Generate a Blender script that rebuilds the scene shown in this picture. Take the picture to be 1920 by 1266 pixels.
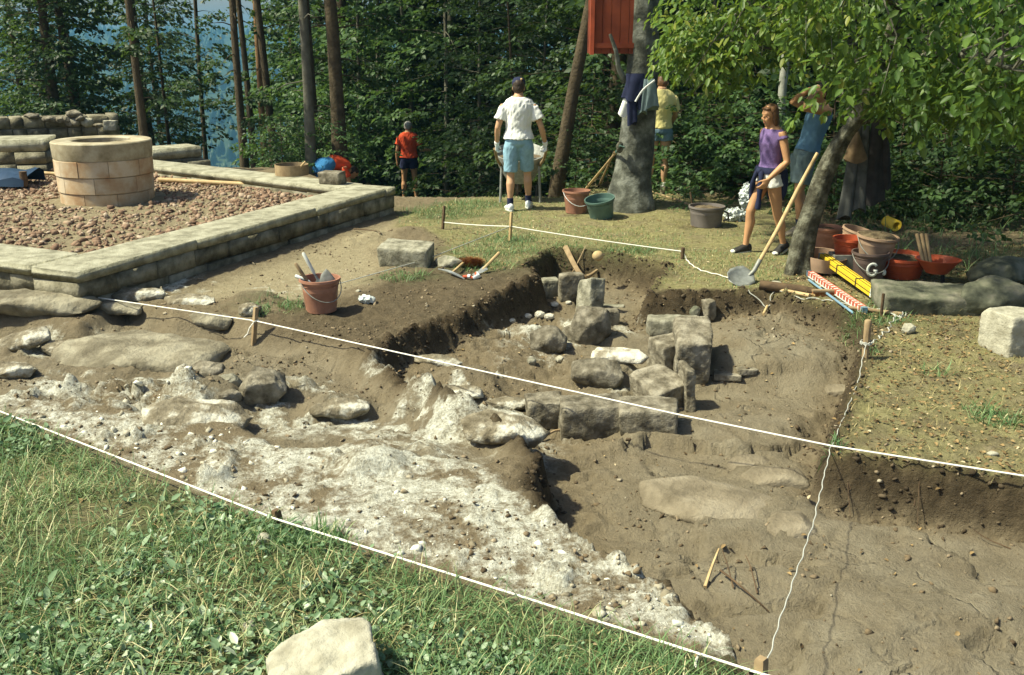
import bpy, bmesh, math, random
import numpy as np
from mathutils import Vector, Matrix, noise as mnoise

R = math.radians
rnd = random.Random(7)
nrg = np.random.default_rng(11)
scene = bpy.context.scene
col = scene.collection
for o in list(bpy.data.objects):
    bpy.data.objects.remove(o)

# ------------------------------------------------------------------ camera
CAM_H, PITCH, FPX = 2.27, R(17.0), 1867.0
cam_data = bpy.data.cameras.new("camera")
cam_data.sensor_width = 36.0
cam_data.lens = 36.0 * FPX / 1920.0
cam_data.clip_start, cam_data.clip_end = 0.05, 6000.0
cam = bpy.data.objects.new("camera", cam_data)
cam.location = (0, 0, CAM_H)
cam.rotation_euler = (math.pi / 2 - PITCH, 0, 0)
col.objects.link(cam)
scene.camera = cam

# ------------------------------------------------------------------ sky and sun
SUN = Vector((-0.97, -0.17, 0.0)).normalized() * math.cos(R(54)) + Vector((0, 0, math.sin(R(54))))
world = bpy.data.worlds.new("World")
scene.world = world
world.use_nodes = True
wn = world.node_tree
sky = wn.nodes.new("ShaderNodeTexSky")
sky.sky_type = 'NISHITA'
sky.sun_disc = False
sky.sun_elevation = R(54)
sky.sun_rotation = math.atan2(SUN.x, SUN.y)
sky.air_density, sky.dust_density, sky.ozone_density = 1.0, 2.5, 1.0
bg = wn.nodes["Background"]
bg.inputs[1].default_value = 0.09
wn.links.new(sky.outputs[0], bg.inputs[0])
ld = bpy.data.lights.new("sun", 'SUN')
ld.energy = 5.0
ld.angle = R(2.2)
ld.color = (1.0, 0.955, 0.72)
sun = bpy.data.objects.new("sun", ld)
sun.rotation_euler = SUN.to_track_quat('Z', 'Y').to_euler()
sun.location = (-20, -8, 40)
col.objects.link(sun)
scene.view_settings.view_transform = 'Standard'
scene.view_settings.look = 'None'
scene.view_settings.gamma = 1.0
scene.view_settings.exposure = 0.75
scene.cycles.use_denoising = True
scene.cycles.max_bounces = 6
scene.cycles.diffuse_bounces = 3
scene.cycles.glossy_bounces = 2
scene.cycles.transmission_bounces = 4
scene.cycles.transparent_max_bounces = 6
scene.cycles.volume_bounces = 1
scene.cycles.caustics_reflective = False
scene.cycles.caustics_refractive = False

# ------------------------------------------------------------------ where a line of sight of the photograph meets the place
def ray(u, v):
    xc, yc = (u - 960.0) / FPX, -(v - 633.0) / FPX
    return Vector((xc, math.cos(PITCH) + yc * math.sin(PITCH), -math.sin(PITCH) + yc * math.cos(PITCH)))
def at(u, v, z=0.0):
    d = ray(u, v)
    t = (z - CAM_H) / d.z
    return Vector((d.x * t, d.y * t, z))
def atY(u, v, Y):
    d = ray(u, v)
    t = Y / d.y
    return Vector((d.x * t, Y, CAM_H + d.z * t))
def ppm(p):
    return FPX / (p[1] * math.cos(PITCH) + (CAM_H - p[2]) * math.sin(PITCH))

# ------------------------------------------------------------------ objects
def link(name, data, mat=None, parent=None):
    o = bpy.data.objects.new(name, data)
    col.objects.link(o)
    if mat is not None and data is not None and len(data.materials) == 0:
        data.materials.append(mat)
    if parent is not None:
        o.parent = parent
    return o
def tag(o, label=None, cat=None, group=None, kind=None):
    if label: o['label'] = label
    if cat: o['category'] = cat
    if group: o['group'] = group
    if kind: o['kind'] = kind
    return o
def thing(name, label, cat, loc=(0, 0, 0), rotz=0.0, group=None):
    o = bpy.data.objects.new(name, None)
    o.empty_display_size = 0.1
    col.objects.link(o)
    o.location = loc
    o.rotation_euler = (0, 0, rotz)
    return tag(o, label, cat, group)
def copy_tree(o, parent=None):
    c = o.copy()
    col.objects.link(c)
    c.parent = parent
    for ch in list(o.children):
        copy_tree(ch, c)
    return c

def np_mesh(name, V, T, attrs=None, smooth=False, quads=False):
    """V (n,3), T (m,3 or 4) index array"""
    me = bpy.data.meshes.new(name)
    V = np.ascontiguousarray(V, dtype=np.float32)
    T = np.ascontiguousarray(T, dtype=np.int32)
    k = T.shape[1]
    me.vertices.add(len(V)); me.vertices.foreach_set("co", V.ravel())
    me.loops.add(T.size); me.loops.foreach_set("vertex_index", T.ravel())
    me.polygons.add(len(T))
    me.polygons.foreach_set("loop_start", np.arange(0, T.size, k, dtype=np.int32))
    me.polygons.foreach_set("loop_total", np.full(len(T), k, dtype=np.int32))
    if smooth:
        me.polygons.foreach_set("use_smooth", np.ones(len(T), dtype=bool))
    if attrs:
        for an, av in attrs.items():
            a = me.attributes.new(an, 'FLOAT', 'POINT')
            a.data.foreach_set("value", np.ascontiguousarray(av, dtype=np.float32))
    me.update(calc_edges=True)
    return me

class MB:
    """collects lofts, tubes, boxes and lathes and links them as one mesh"""
    def __init__(self):
        self.V, self.F = [], []
    def loft(self, secs, n=12, caps=True, closed=False):
        b = len(self.V)
        for c, A, B in secs:
            c, A, B = Vector(c), Vector(A), Vector(B)
            for i in range(n):
                a = 2 * math.pi * i / n
                self.V.append(c + A * math.cos(a) + B * math.sin(a))
        m = len(secs)
        for s in range(m - 1 if not closed else m):
            s2 = (s + 1) % m
            for i in range(n):
                j = (i + 1) % n
                self.F.append((b + s * n + i, b + s * n + j, b + s2 * n + j, b + s2 * n + i))
        if caps and not closed:
            self.F.append(tuple(b + i for i in reversed(range(n))))
            self.F.append(tuple(b + (m - 1) * n + i for i in range(n)))
        return self
    def tube(self, pts, rad, n=8, caps=True, up=None):
        pts = [Vector(p) for p in pts]
        if not hasattr(rad, '__len__'):
            rad = [rad] * len(pts)
        secs = []
        ref = None
        for i, p in enumerate(pts):
            t = (pts[min(i + 1, len(pts) - 1)] - pts[max(i - 1, 0)])
            t = t.normalized() if t.length > 1e-9 else Vector((0, 0, 1))
            if ref is None:
                ref = Vector(up) if up is not None else (Vector((1, 0, 0)) if abs(t.x) < 0.8 else Vector((0, 1, 0)))
            a = (ref - t * ref.dot(t)).normalized()
            bb = t.cross(a)
            ref = a
            secs.append((p, a * rad[i], bb * rad[i]))
        return self.loft(secs, n, caps)
    def box(self, c, s, rot=None):
        c = Vector(c)
        b = len(self.V)
        for x, y, z in ((-1,-1,-1),(1,-1,-1),(1,1,-1),(-1,1,-1),(-1,-1,1),(1,-1,1),(1,1,1),(-1,1,1)):
            p = Vector((x * s[0] / 2, y * s[1] / 2, z * s[2] / 2))
            if rot is not None: p = rot @ p
            self.V.append(c + p)
        for f in ((0,3,2,1),(4,5,6,7),(0,1,5,4),(1,2,6,5),(2,3,7,6),(3,0,4,7)):
            self.F.append(tuple(b + i for i in f))
        return self
    def lathe(self, prof, n=28, c=(0, 0, 0), closed=False):
        secs = [(Vector(c) + Vector((0, 0, z)), Vector((r, 0, 0)), Vector((0, r, 0))) for r, z in prof]
        return self.loft(secs, n, caps=not closed, closed=closed)
    def ell(self, c, r, rot=None, nu=14, nv=9):
        c = Vector(c)
        b = len(self.V)
        for j in range(1, nv):
            th = math.pi * j / nv
            for i in range(nu):
                a = 2 * math.pi * i / nu
                p = Vector((r[0] * math.sin(th) * math.cos(a), r[1] * math.sin(th) * math.sin(a), r[2] * math.cos(th)))
                if rot is not None: p = rot @ p
                self.V.append(c + p)
        top = len(self.V); p = Vector((0, 0, r[2])); self.V.append(c + (rot @ p if rot is not None else p))
        bot = len(self.V); p = Vector((0, 0, -r[2])); self.V.append(c + (rot @ p if rot is not None else p))
        for j in range(nv - 2):
            for i in range(nu):
                k = (i + 1) % nu
                self.F.append((b + j * nu + i, b + (j + 1) * nu + i, b + (j + 1) * nu + k, b + j * nu + k))
        for i in range(nu):
            k = (i + 1) % nu
            self.F.append((top, b + i, b + k))
            self.F.append((bot, b + (nv - 2) * nu + k, b + (nv - 2) * nu + i))
        return self
    def grid(self, rows, wrap=False):
        """a sheet through rows of points, sharing its corners"""
        b = len(self.V); n = len(rows[0])
        for r_ in rows: self.V += [Vector(p) for p in r_]
        for k in range(len(rows) - 1):
            for i in range(n if wrap else n - 1):
                j = (i + 1) % n
                self.F.append((b + k * n + i, b + k * n + j, b + (k + 1) * n + j, b + (k + 1) * n + i))
        return self
    def quad(self, a, b_, c, d):
        b = len(self.V)
        self.V += [Vector(a), Vector(b_), Vector(c), Vector(d)]
        self.F.append((b, b + 1, b + 2, b + 3))
        return self
    def mesh(self, name, smooth=True, fix=True):
        me = bpy.data.meshes.new(name)
        me.from_pydata([tuple(v) for v in self.V], [], self.F)
        if fix:
            bm = bmesh.new(); bm.from_mesh(me)
            bmesh.ops.recalc_face_normals(bm, faces=bm.faces)
            bm.to_mesh(me); bm.free()
        if smooth:
            me.polygons.foreach_set("use_smooth", [True] * len(me.polygons))
            try: me.set_sharp_from_angle(angle=R(42))
            except Exception: pass
        me.update()
        return me
    def build(self, name, mat, parent=None, smooth=True):
        return link(name, self.mesh(name, smooth), mat, parent)

def remeshed(mb, voxel, smooth_it=4, name="body", disp=0.0):
    me0 = mb.mesh("tmp", smooth=False)
    o = bpy.data.objects.new("tmp", me0)
    col.objects.link(o)
    m = o.modifiers.new("r", 'REMESH'); m.mode = 'VOXEL'; m.voxel_size = voxel; m.use_smooth_shade = True
    s = o.modifiers.new("s", 'SMOOTH'); s.factor = 0.5; s.iterations = smooth_it
    dg = bpy.context.evaluated_depsgraph_get()
    me = bpy.data.meshes.new_from_object(o.evaluated_get(dg))
    me.name = name
    bpy.data.objects.remove(o)
    bpy.data.meshes.remove(me0)
    if disp > 0:
        n = len(me.vertices)
        for v in me.vertices:
            q = v.co
            d = mnoise.noise(Vector((q.x * 11 + q.z * 5, q.y * 11, q.z * 5))) - .9 * abs(mnoise.noise(Vector((q.x * 17 - q.z * 9, q.y * 17, q.z * 9)))) + 0.4 * mnoise.noise(Vector((q.x * 34 + 5, q.y * 34, q.z * 18))) + .3
            v.co = v.co + v.normal * d * disp
    me.polygons.foreach_set("use_smooth", [True] * len(me.polygons))
    me.update()
    return me

# ------------------------------------------------------------------ materials
def new_mat(name):
    m = bpy.data.materials.new(name)
    m.use_nodes = True
    return m, m.node_tree, m.node_tree.nodes["Principled BSDF"]
def ramp(nt, fac, stops):
    r = nt.nodes.new("ShaderNodeValToRGB")
    e = r.color_ramp.elements
    while len(e) < len(stops): e.new(0.5)
    for i, (p, c) in enumerate(stops):
        e[i].position = p
        e[i].color = (c[0], c[1], c[2], 1)
    nt.links.new(fac, r.inputs[0])
    return r.outputs[0]
def nnoise(nt, vec, scale, detail=5.0, rough=0.6, dist=0.0):
    n = nt.nodes.new("ShaderNodeTexNoise")
    n.inputs["Scale"].default_value = scale
    n.inputs["Detail"].default_value = detail
    n.inputs["Roughness"].default_value = rough
    n.inputs["Distortion"].default_value = dist
    if vec is not None: nt.links.new(vec, n.inputs["Vector"])
    return n.outputs[0]
def nmath(nt, op, a, b=None, c=None, clamp=False):
    n = nt.nodes.new("ShaderNodeMath"); n.operation = op; n.use_clamp = clamp
    for i, x in enumerate((a, b, c)):
        if x is None: continue
        if isinstance(x, (int, float)): n.inputs[i].default_value = x
        else: nt.links.new(x, n.inputs[i])
    return n.outputs[0]
def nmix(nt, fac, a, b, mode='MIX'):
    n = nt.nodes.new("ShaderNodeMix"); n.data_type = 'RGBA'; n.blend_type = mode
    for s, x in ((n.inputs[0], fac), (n.inputs[6], a), (n.inputs[7], b)):
        if isinstance(x, (int, float)): s.default_value = x
        elif isinstance(x, (tuple, list)): s.default_value = (x[0], x[1], x[2], 1)
        else: nt.links.new(x, s)
    return n.outputs[2]
def nattr(nt, name):
    n = nt.nodes.new("ShaderNodeAttribute"); n.attribute_name = name
    return n.outputs["Fac"]
def nbump(nt, bsdf, height, strength, dist=0.02):
    b = nt.nodes.new("ShaderNodeBump")
    b.inputs["Strength"].default_value = strength
    b.inputs["Distance"].default_value = dist
    nt.links.new(height, b.inputs["Height"])
    nt.links.new(b.outputs[0], bsdf.inputs["Normal"])
def coords(nt, which="Object"):
    return nt.nodes.new("ShaderNodeTexCoord").outputs[which]

def stuff_mat(name, c1, c2, scale=6.0, rough=0.85, bump=0.3, bscale=None, bdist=0.02, detail=6.0, spec=0.3, third=None, randomize=0.0, world_space=False):
    m, nt, b = new_mat(name)
    co = nt.nodes.new("ShaderNodeNewGeometry").outputs["Position"] if world_space else coords(nt)
    f = nnoise(nt, co, scale, detail)
    stops = [(0.32, c1), (0.68, c2)] if third is None else [(0.36, c1), (0.5, c2), (0.62, third)]
    c = ramp(nt, f, stops)
    if randomize > 0:
        oi = nt.nodes.new("ShaderNodeObjectInfo").outputs["Random"]
        g = nmath(nt, 'MULTIPLY_ADD', oi, randomize, 1.0 - randomize / 2)
        hsv = nt.nodes.new("ShaderNodeHueSaturation")
        nt.links.new(g, hsv.inputs["Value"])
        nt.links.new(c, hsv.inputs["Color"])
        c = hsv.outputs[0]
    nt.links.new(c, b.inputs["Base Color"])
    b.inputs["Roughness"].default_value = rough
    b.inputs["Specular IOR Level"].default_value = spec
    if bump > 0:
        h = nnoise(nt, co, bscale or scale * 5, 6.0, 0.65)
        nbump(nt, b, h, bump, bdist)
    return m
def plain(name, c, rough=0.6, spec=0.4, metal=0.0, var=0.12, scale=9.0, bump=0.0):
    c1 = tuple(max(0, x * (1 - var)) for x in c); c2 = tuple(x * (1 + var) for x in c)
    m = stuff_mat(name, c1, c2, scale, rough, bump, spec=spec)
    m.node_tree.nodes["Principled BSDF"].inputs["Metallic"].default_value = metal
    return m
def leaf_mat(name, stops, rough=0.45, transl=0.35, tcol=(0.18, 0.3, 0.04), spec=0.35):
    m, nt, b = new_mat(name)
    f = nattr(nt, "rnd")
    c = ramp(nt, f, stops)
    nt.links.new(c, b.inputs["Base Color"])
    b.inputs["Roughness"].default_value = rough
    b.inputs["Specular IOR Level"].default_value = spec
    t = nt.nodes.new("ShaderNodeBsdfTranslucent")
    tc = nmix(nt, 0.5, c, tcol)
    nt.links.new(tc, t.inputs[0])
    mx = nt.nodes.new("ShaderNodeMixShader")
    mx.inputs[0].default_value = transl
    nt.links.new(b.outputs[0], mx.inputs[1]); nt.links.new(t.outputs[0], mx.inputs[2])
    nt.links.new(mx.outputs[0], nt.nodes["Material Output"].inputs["Surface"])
    return m

M = {}
M['stone'] = stuff_mat("sandstone_brown", (0.085, 0.073, 0.048), (0.185, 0.165, 0.118), 9, 0.92, 1.0, 30, 0.022, third=(0.29, 0.265, 0.2), randomize=0.3, detail=10)
M['stone_grey'] = stuff_mat("stone_grey", (0.12, 0.115, 0.08), (0.235, 0.225, 0.165), 9, 0.92, 0.9, 32, 0.02, third=(0.32, 0.31, 0.24), randomize=0.2, detail=10)
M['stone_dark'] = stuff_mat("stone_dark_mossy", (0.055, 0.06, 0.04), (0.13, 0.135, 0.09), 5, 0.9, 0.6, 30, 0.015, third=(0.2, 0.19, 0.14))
M['stone_pale'] = stuff_mat("stone_pale", (0.25, 0.235, 0.17), (0.50, 0.485, 0.38), 8, 0.92, 1.0, 36, 0.012)
M['slab'] = stuff_mat("natural_rock_slab", (0.12, 0.104, 0.068), (0.205, 0.183, 0.125), 4.5, 0.93, 1.0, 26, 0.025, third=(0.31, 0.285, 0.205), detail=11)
M['slab_floor'] = stuff_mat("trench_floor_rock", (0.125, 0.104, 0.067), (0.205, 0.174, 0.117), 3.5, 0.95, 1.0, 30, 0.02, third=(0.27, 0.235, 0.165), detail=11)
M['crust'] = stuff_mat("mortar_crusted_rock", (0.12, 0.10, 0.062), (0.24, 0.21, 0.145), 7, 0.95, 1.0, 34, 0.025, third=(0.60, 0.59, 0.49), detail=11)
M['mortar'] = stuff_mat("lime_mortar", (0.22, 0.19, 0.13), (0.55, 0.52, 0.42), 9, 0.95, 0.9, 40, 0.02, third=(0.72, 0.70, 0.58))
M['well_a'] = stuff_mat("well_sandstone", (0.36, 0.225, 0.12), (0.44, 0.33, 0.205), 4, 0.85, 0.35, 60, 0.006, third=(0.50, 0.42, 0.30), randomize=0.4)
M['well_rim'] = stuff_mat("well_rim_sandstone", (0.22, 0.185, 0.11), (0.34, 0.295, 0.195), 5, 0.88, 0.4, 60, 0.008, third=(0.43, 0.39, 0.275))
M['well_joint'] = plain("well_joint_mortar", (0.28, 0.25, 0.18), 0.95)
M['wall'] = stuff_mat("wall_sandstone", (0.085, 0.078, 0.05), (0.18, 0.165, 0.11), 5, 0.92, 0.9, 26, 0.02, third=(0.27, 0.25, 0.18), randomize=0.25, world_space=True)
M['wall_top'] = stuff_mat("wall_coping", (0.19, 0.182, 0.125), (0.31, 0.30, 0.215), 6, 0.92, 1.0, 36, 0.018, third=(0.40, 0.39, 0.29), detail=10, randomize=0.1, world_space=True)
M['wood'] = stuff_mat("wood_pale", (0.38, 0.26, 0.12), (0.55, 0.42, 0.22), 12, 0.7, 0.2, 60, 0.004)
M['wood_old'] = stuff_mat("wood_old", (0.22, 0.15, 0.08), (0.36, 0.27, 0.15), 10, 0.8, 0.3, 60, 0.004)
M['wood_dark'] = stuff_mat("wood_dark", (0.055, 0.035, 0.02), (0.13, 0.085, 0.045), 14, 0.85, 0.4, 60, 0.006)
M['string'] = plain("white_string", (0.80, 0.78, 0.68), 0.8, var=0.06)
M['twine'] = plain("grey_twine", (0.42, 0.43, 0.38), 0.8, var=0.1)
M['steel'] = plain("worn_steel", (0.34, 0.36, 0.34), 0.45, 0.5, 0.6, 0.25, 20)
M['steel_dull'] = plain("dull_steel", (0.26, 0.27, 0.24), 0.6, 0.5, 0.3, 0.3, 20)
M['bucket_red'] = plain("bucket_terracotta_plastic", (0.34, 0.165, 0.105), 0.55, 0.4, 0, 0.25, 7)
M['bucket_pale'] = plain("bucket_dusty_plastic", (0.33, 0.225, 0.15), 0.7, 0.3, 0, 0.25, 7)
M['bucket_green'] = plain("bucket_green_plastic", (0.085, 0.15, 0.125), 0.5, 0.4, 0, 0.2, 7)
M['tub_orange'] = plain("tub_orange_plastic", (0.42, 0.08, 0.03), 0.5, 0.4, 0, 0.2, 7)
M['tub_dark'] = plain("tub_brown_rubber", (0.10, 0.07, 0.06), 0.6, 0.4, 0, 0.2, 7)
M['tub_grey'] = plain("tub_grey_rubber", (0.17, 0.15, 0.135), 0.6, 0.4, 0, 0.2, 7)
M['soil_fill'] = stuff_mat("loose_soil", (0.08, 0.058, 0.034), (0.2, 0.155, 0.09), 14, 0.95, 0.9, 60, 0.02)
M['white_paint'] = plain("white_paint", (0.62, 0.64, 0.58), 0.6, var=0.08)
M['yellow'] = plain("yellow_paint", (0.72, 0.50, 0.035), 0.45, var=0.08)
M['red_paint'] = plain("red_paint", (0.45, 0.075, 0.03), 0.5, var=0.1)
M['red_board'] = stuff_mat("red_board_paint", (0.17, 0.036, 0.014), (0.25, 0.055, 0.022), 5, 0.75, 0.3, 50, 0.004)
M['blue_plastic'] = plain("blue_tarp", (0.02, 0.045, 0.085), 0.4, var=0.2)
M['blue_end'] = plain("blue_cap", (0.16, 0.27, 0.36), 0.5, var=0.2)
M['black'] = plain("black_rubber", (0.018, 0.017, 0.015), 0.6, var=0.2)
M['plastic_bag'] = plain("clear_plastic_bag", (0.58, 0.63, 0.60), 0.25, 0.6, var=0.15, scale=14)
M['bag_white'] = plain("white_plastic", (0.68, 0.74, 0.72), 0.35, 0.5, var=0.08)
M['skin'] = plain("skin_tanned", (0.47, 0.255, 0.125), 0.55, 0.35, var=0.1, scale=6)
M['skin_pale'] = plain("skin_fair", (0.52, 0.31, 0.175), 0.55, 0.35, var=0.1, scale=6)
M['cloth_white'] = plain("white_cotton", (0.80, 0.82, 0.77), 0.9, 0.1, var=0.03, bump=0.15)
M['cloth_red'] = plain("red_cotton", (0.62, 0.085, 0.035), 0.9, 0.1, var=0.08, bump=0.15)
M['cloth_yellow'] = plain("pale_yellow_cotton", (0.80, 0.72, 0.30), 0.9, 0.1, var=0.04, bump=0.15)
M['cloth_purple'] = plain("violet_knit", (0.17, 0.115, 0.265), 0.9, 0.1, var=0.15, scale=20, bump=0.3)
M['cloth_blue'] = plain("blue_cotton", (0.12, 0.235, 0.36), 0.9, 0.1, var=0.1, bump=0.15)
M['denim'] = plain("washed_denim", (0.25, 0.42, 0.52), 0.9, 0.1, var=0.15, scale=12, bump=0.2)
M['denim_mid'] = plain("mid_denim", (0.17, 0.27, 0.33), 0.9, 0.1, var=0.15, scale=12, bump=0.2)
M['denim_grey'] = plain("grey_denim", (0.16, 0.22, 0.23), 0.9, 0.1, var=0.15, scale=12, bump=0.2)
M['cloth_navy'] = plain("navy_cotton", (0.025, 0.03, 0.065), 0.9, 0.1, var=0.2, bump=0.2)
M['cloth_sky'] = plain("bright_blue_cotton", (0.055, 0.22, 0.46), 0.9, 0.1, var=0.1, bump=0.15)
M['cloth_drab'] = plain("drab_cloth", (0.10, 0.105, 0.10), 0.9, 0.1, var=0.3, scale=8, bump=0.2)
M['cloth_dark'] = plain("dark_cloth", (0.045, 0.042, 0.04), 0.9, 0.1, var=0.3, scale=8, bump=0.2)
M['canvas'] = plain("canvas_bag", (0.20, 0.14, 0.08), 0.9, 0.1, var=0.3, scale=8, bump=0.2)
M['hair_dark'] = plain("dark_hair", (0.035, 0.022, 0.012), 0.6, 0.4, var=0.4, scale=40)
M['hair_brown'] = plain("brown_hair", (0.12, 0.06, 0.025), 0.55, 0.4, var=0.4, scale=40)
M['hair_grey'] = plain("grey_hair", (0.33, 0.33, 0.31), 0.6, 0.4, var=0.3, scale=40)
M['lip'] = plain("lips", (0.36, 0.13, 0.09), 0.5)
M['eye'] = plain("eyes", (0.04, 0.03, 0.025), 0.3)
M['shoe_beige'] = plain("beige_shoe", (0.33, 0.28, 0.19), 0.8, var=0.1)
M['rust'] = stuff_mat("rusty_wire_brush", (0.2, 0.075, 0.02), (0.3, 0.13, 0.04), 20, 0.9, 0.8, 80)
M['bark_beech'] = stuff_mat("beech_bark", (0.04, 0.043, 0.032), (0.095, 0.10, 0.078), 5.5, 0.9, 0.8, 18, 0.025, third=(0.20, 0.21, 0.175), detail=9)
M['bark_brown'] = stuff_mat("bark_brown", (0.05, 0.038, 0.022), (0.11, 0.085, 0.05), 6.0, 0.95, 0.9, 22, 0.03)
M['bark_grey'] = stuff_mat("bark_grey", (0.09, 0.085, 0.06), (0.17, 0.165, 0.125), 5.0, 0.95, 0.8, 20, 0.02)
M['bark_orange'] = stuff_mat("bark_orange", (0.16, 0.09, 0.04), (0.27, 0.165, 0.08), 6.0, 0.95, 0.8, 22, 0.02)
M['bark_pale'] = stuff_mat("bark_pale", (0.26, 0.27, 0.22), (0.42, 0.43, 0.37), 6.0, 0.9, 0.5, 20, 0.01)
M['bark_mossy'] = stuff_mat("bark_mossy", (0.035, 0.032, 0.02), (0.085, 0.082, 0.056), 9.0, 0.95, 1.0, 24, 0.03, third=(0.19, 0.19, 0.14))
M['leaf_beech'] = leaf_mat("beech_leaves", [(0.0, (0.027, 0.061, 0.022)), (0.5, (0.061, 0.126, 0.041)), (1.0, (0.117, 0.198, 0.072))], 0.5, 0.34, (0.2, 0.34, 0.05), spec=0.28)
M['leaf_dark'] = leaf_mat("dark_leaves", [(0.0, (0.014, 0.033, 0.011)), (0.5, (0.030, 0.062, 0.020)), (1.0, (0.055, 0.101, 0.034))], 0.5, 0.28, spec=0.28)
M['leaf_light'] = leaf_mat("light_leaves", [(0.0, (0.045, 0.10, 0.022)), (0.5, (0.095, 0.18, 0.032)), (0.92, (0.16, 0.25, 0.05)), (1.0, (0.27, 0.30, 0.06))], 0.42, 0.45, (0.26, 0.36, 0.03))
M['leaf_clover'] = leaf_mat("clover_leaves", [(0.0, (0.059, 0.118, 0.050)), (0.4, (0.142, 0.242, 0.118)), (0.8, (0.254, 0.354, 0.201)), (1.0, (0.472, 0.543, 0.378))], 0.38, 0.25, (0.12, 0.25, 0.05))
M['grass'] = leaf_mat("grass_blades", [(0.0, (0.058, 0.130, 0.044)), (0.45, (0.130, 0.240, 0.088)), (0.75, (0.299, 0.364, 0.163)), (1.0, (0.728, 0.676, 0.390))], 0.55, 0.25, (0.2, 0.28, 0.06))
M['grass_dry'] = leaf_mat("dry_grass_blades", [(0.0, (0.10, 0.12, 0.04)), (0.4, (0.26, 0.22, 0.09)), (1.0, (0.48, 0.41, 0.2))], 0.7, 0.2, (0.3, 0.26, 0.1))
M['litter'] = leaf_mat("dead_leaves", [(0.0, (0.07, 0.045, 0.02)), (0.4, (0.18, 0.12, 0.05)), (0.8, (0.33, 0.23, 0.10)), (1.0, (0.48, 0.40, 0.25))], 0.8, 0.1, (0.3, 0.2, 0.08))

# ------------------------------------------------------------------ noise on arrays
def _h(ix, iy, seed):
    h = (ix * 374761393 + iy * 668265263 + seed * 1442695041) & 0xffffffff
    h = ((h ^ (h >> 13)) * 1274126177) & 0xffffffff
    return ((h ^ (h >> 16)) & 0xffff) / 65535.0
def vnoise(x, y, seed=0):
    xf, yf = np.floor(x), np.floor(y)
    ix, iy = xf.astype(np.int64), yf.astype(np.int64)
    fx, fy = x - xf, y - yf
    fx = fx * fx * fx * (fx * (fx * 6 - 15) + 10); fy = fy * fy * fy * (fy * (fy * 6 - 15) + 10)
    a, b, c, d = _h(ix, iy, seed), _h(ix + 1, iy, seed), _h(ix, iy + 1, seed), _h(ix + 1, iy + 1, seed)
    return (a * (1 - fx) * (1 - fy) + b * fx * (1 - fy) + c * (1 - fx) * fy + d * fx * fy) * 2 - 1
def fbm(x, y, scale, seed=0, octv=4, gain=0.5):
    s, amp, tot = 0.0, 1.0, 0.0
    c, sn = math.cos(0.6), math.sin(0.6)
    x, y = np.asarray(x, float) * scale, np.asarray(y, float) * scale
    for i in range(octv):
        s = s + amp * vnoise(x, y, seed + i * 17)
        tot += amp
        amp *= gain
        x, y = (x * c - y * sn) * 2.03 + 3.1, (x * sn + y * c) * 2.03 - 1.7
    return s / tot
def sstep(a, b, x):
    t = np.clip((x - a) / (b - a), 0, 1)
    return t * t * (3 - 2 * t)
def poly_sd(px, py, poly):
    """signed distance, positive inside"""
    d2 = np.full(px.shape, 1e18)
    ins = np.zeros(px.shape, dtype=bool)
    n = len(poly)
    for i in range(n):
        ax, ay = poly[i]; bx, by = poly[(i + 1) % n]
        ex, ey = bx - ax, by - ay
        L = ex * ex + ey * ey + 1e-12
        t = np.clip(((px - ax) * ex + (py - ay) * ey) / L, 0, 1)
        dx, dy = px - (ax + t * ex), py - (ay + t * ey)
        d2 = np.minimum(d2, dx * dx + dy * dy)
        cond = ((ay > py) != (by > py))
        xi = ax + (py - ay) * ex / (ey if abs(ey) > 1e-9 else 1e-9)
        ins ^= cond & (px < xi)
    d = np.sqrt(d2)
    return np.where(ins, d, -d)
def pxpoly(pts, z=0.0):
    return [(at(u, v, z).x, at(u, v, z).y) for u, v in pts]
# ================================================================== the ground: one sheet from the trench to the far hill
PIT = pxpoly([(700, 668), (744, 628), (807, 612), (873, 580), (940, 549), (1010, 519), (985, 500), (1030, 467), (1130, 473), (1258, 499),
              (1213, 550), (1320, 550), (1440, 545), (1560, 570), (1628, 612), (1600, 720), (1556, 858), (1700, 872), (1920, 905), (2400, 985),
              (2600, 1700), (1500, 1900), (1425, 1290), (1345, 1190), (1250, 1100), (1130, 1030), (1040, 965), (1000, 900), (1010, 860), (960, 800), (850, 760)])
SUNK = pxpoly([(-700, 600), (0, 590), (150, 604), (230, 562), (330, 592), (440, 588), (478, 606), (560, 622), (690, 662), (720, 690), (850, 760), (960, 800), (1000, 850),
               (900, 870), (700, 840), (520, 840), (440, 790), (300, 770), (0, 740), (-700, 700)])
RIDGE = pxpoly([(-700, 640), (0, 728), (200, 692), (330, 700), (440, 760), (450, 812), (640, 838), (780, 850), (900, 868), (985, 930), (1060, 965),
                (1150, 1030), (1260, 1100), (1345, 1180), (1420, 1262), (1300, 1222), (960, 1118), (760, 1053), (520, 983), (190, 848), (0, 773), (-700, 500)])
LAWN = pxpoly([(-700, 420), (0, 780), (190, 856), (520, 990), (760, 1062), (960, 1126), (1300, 1226), (1425, 1272), (1500, 1900), (-1500, 1900), (-2200, 900)])
BACKG = pxpoly([(745, 405), (850, 375), (1040, 342), (1300, 366), (1500, 395), (1560, 470), (1480, 535), (1400, 545), (1215, 545), (1258, 499), (1130, 472), (1030, 466),
                (985, 498), (900, 512), (835, 500), (830, 450), (740, 425)])
LITTER = pxpoly([(1440, 548), (1560, 572), (1630, 612), (1602, 720), (1558, 858), (1700, 872), (1920, 905), (2600, 1010), (3000, 560), (2200, 440), (1700, 470), (1480, 520)])
BAULK = pxpoly([(478, 598), (560, 572), (640, 560), (700, 540), (745, 520), (830, 502), (985, 500), (1012, 519), (940, 549), (873, 580), (807, 612), (744, 628), (700, 668), (600, 636), (490, 612)])
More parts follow.
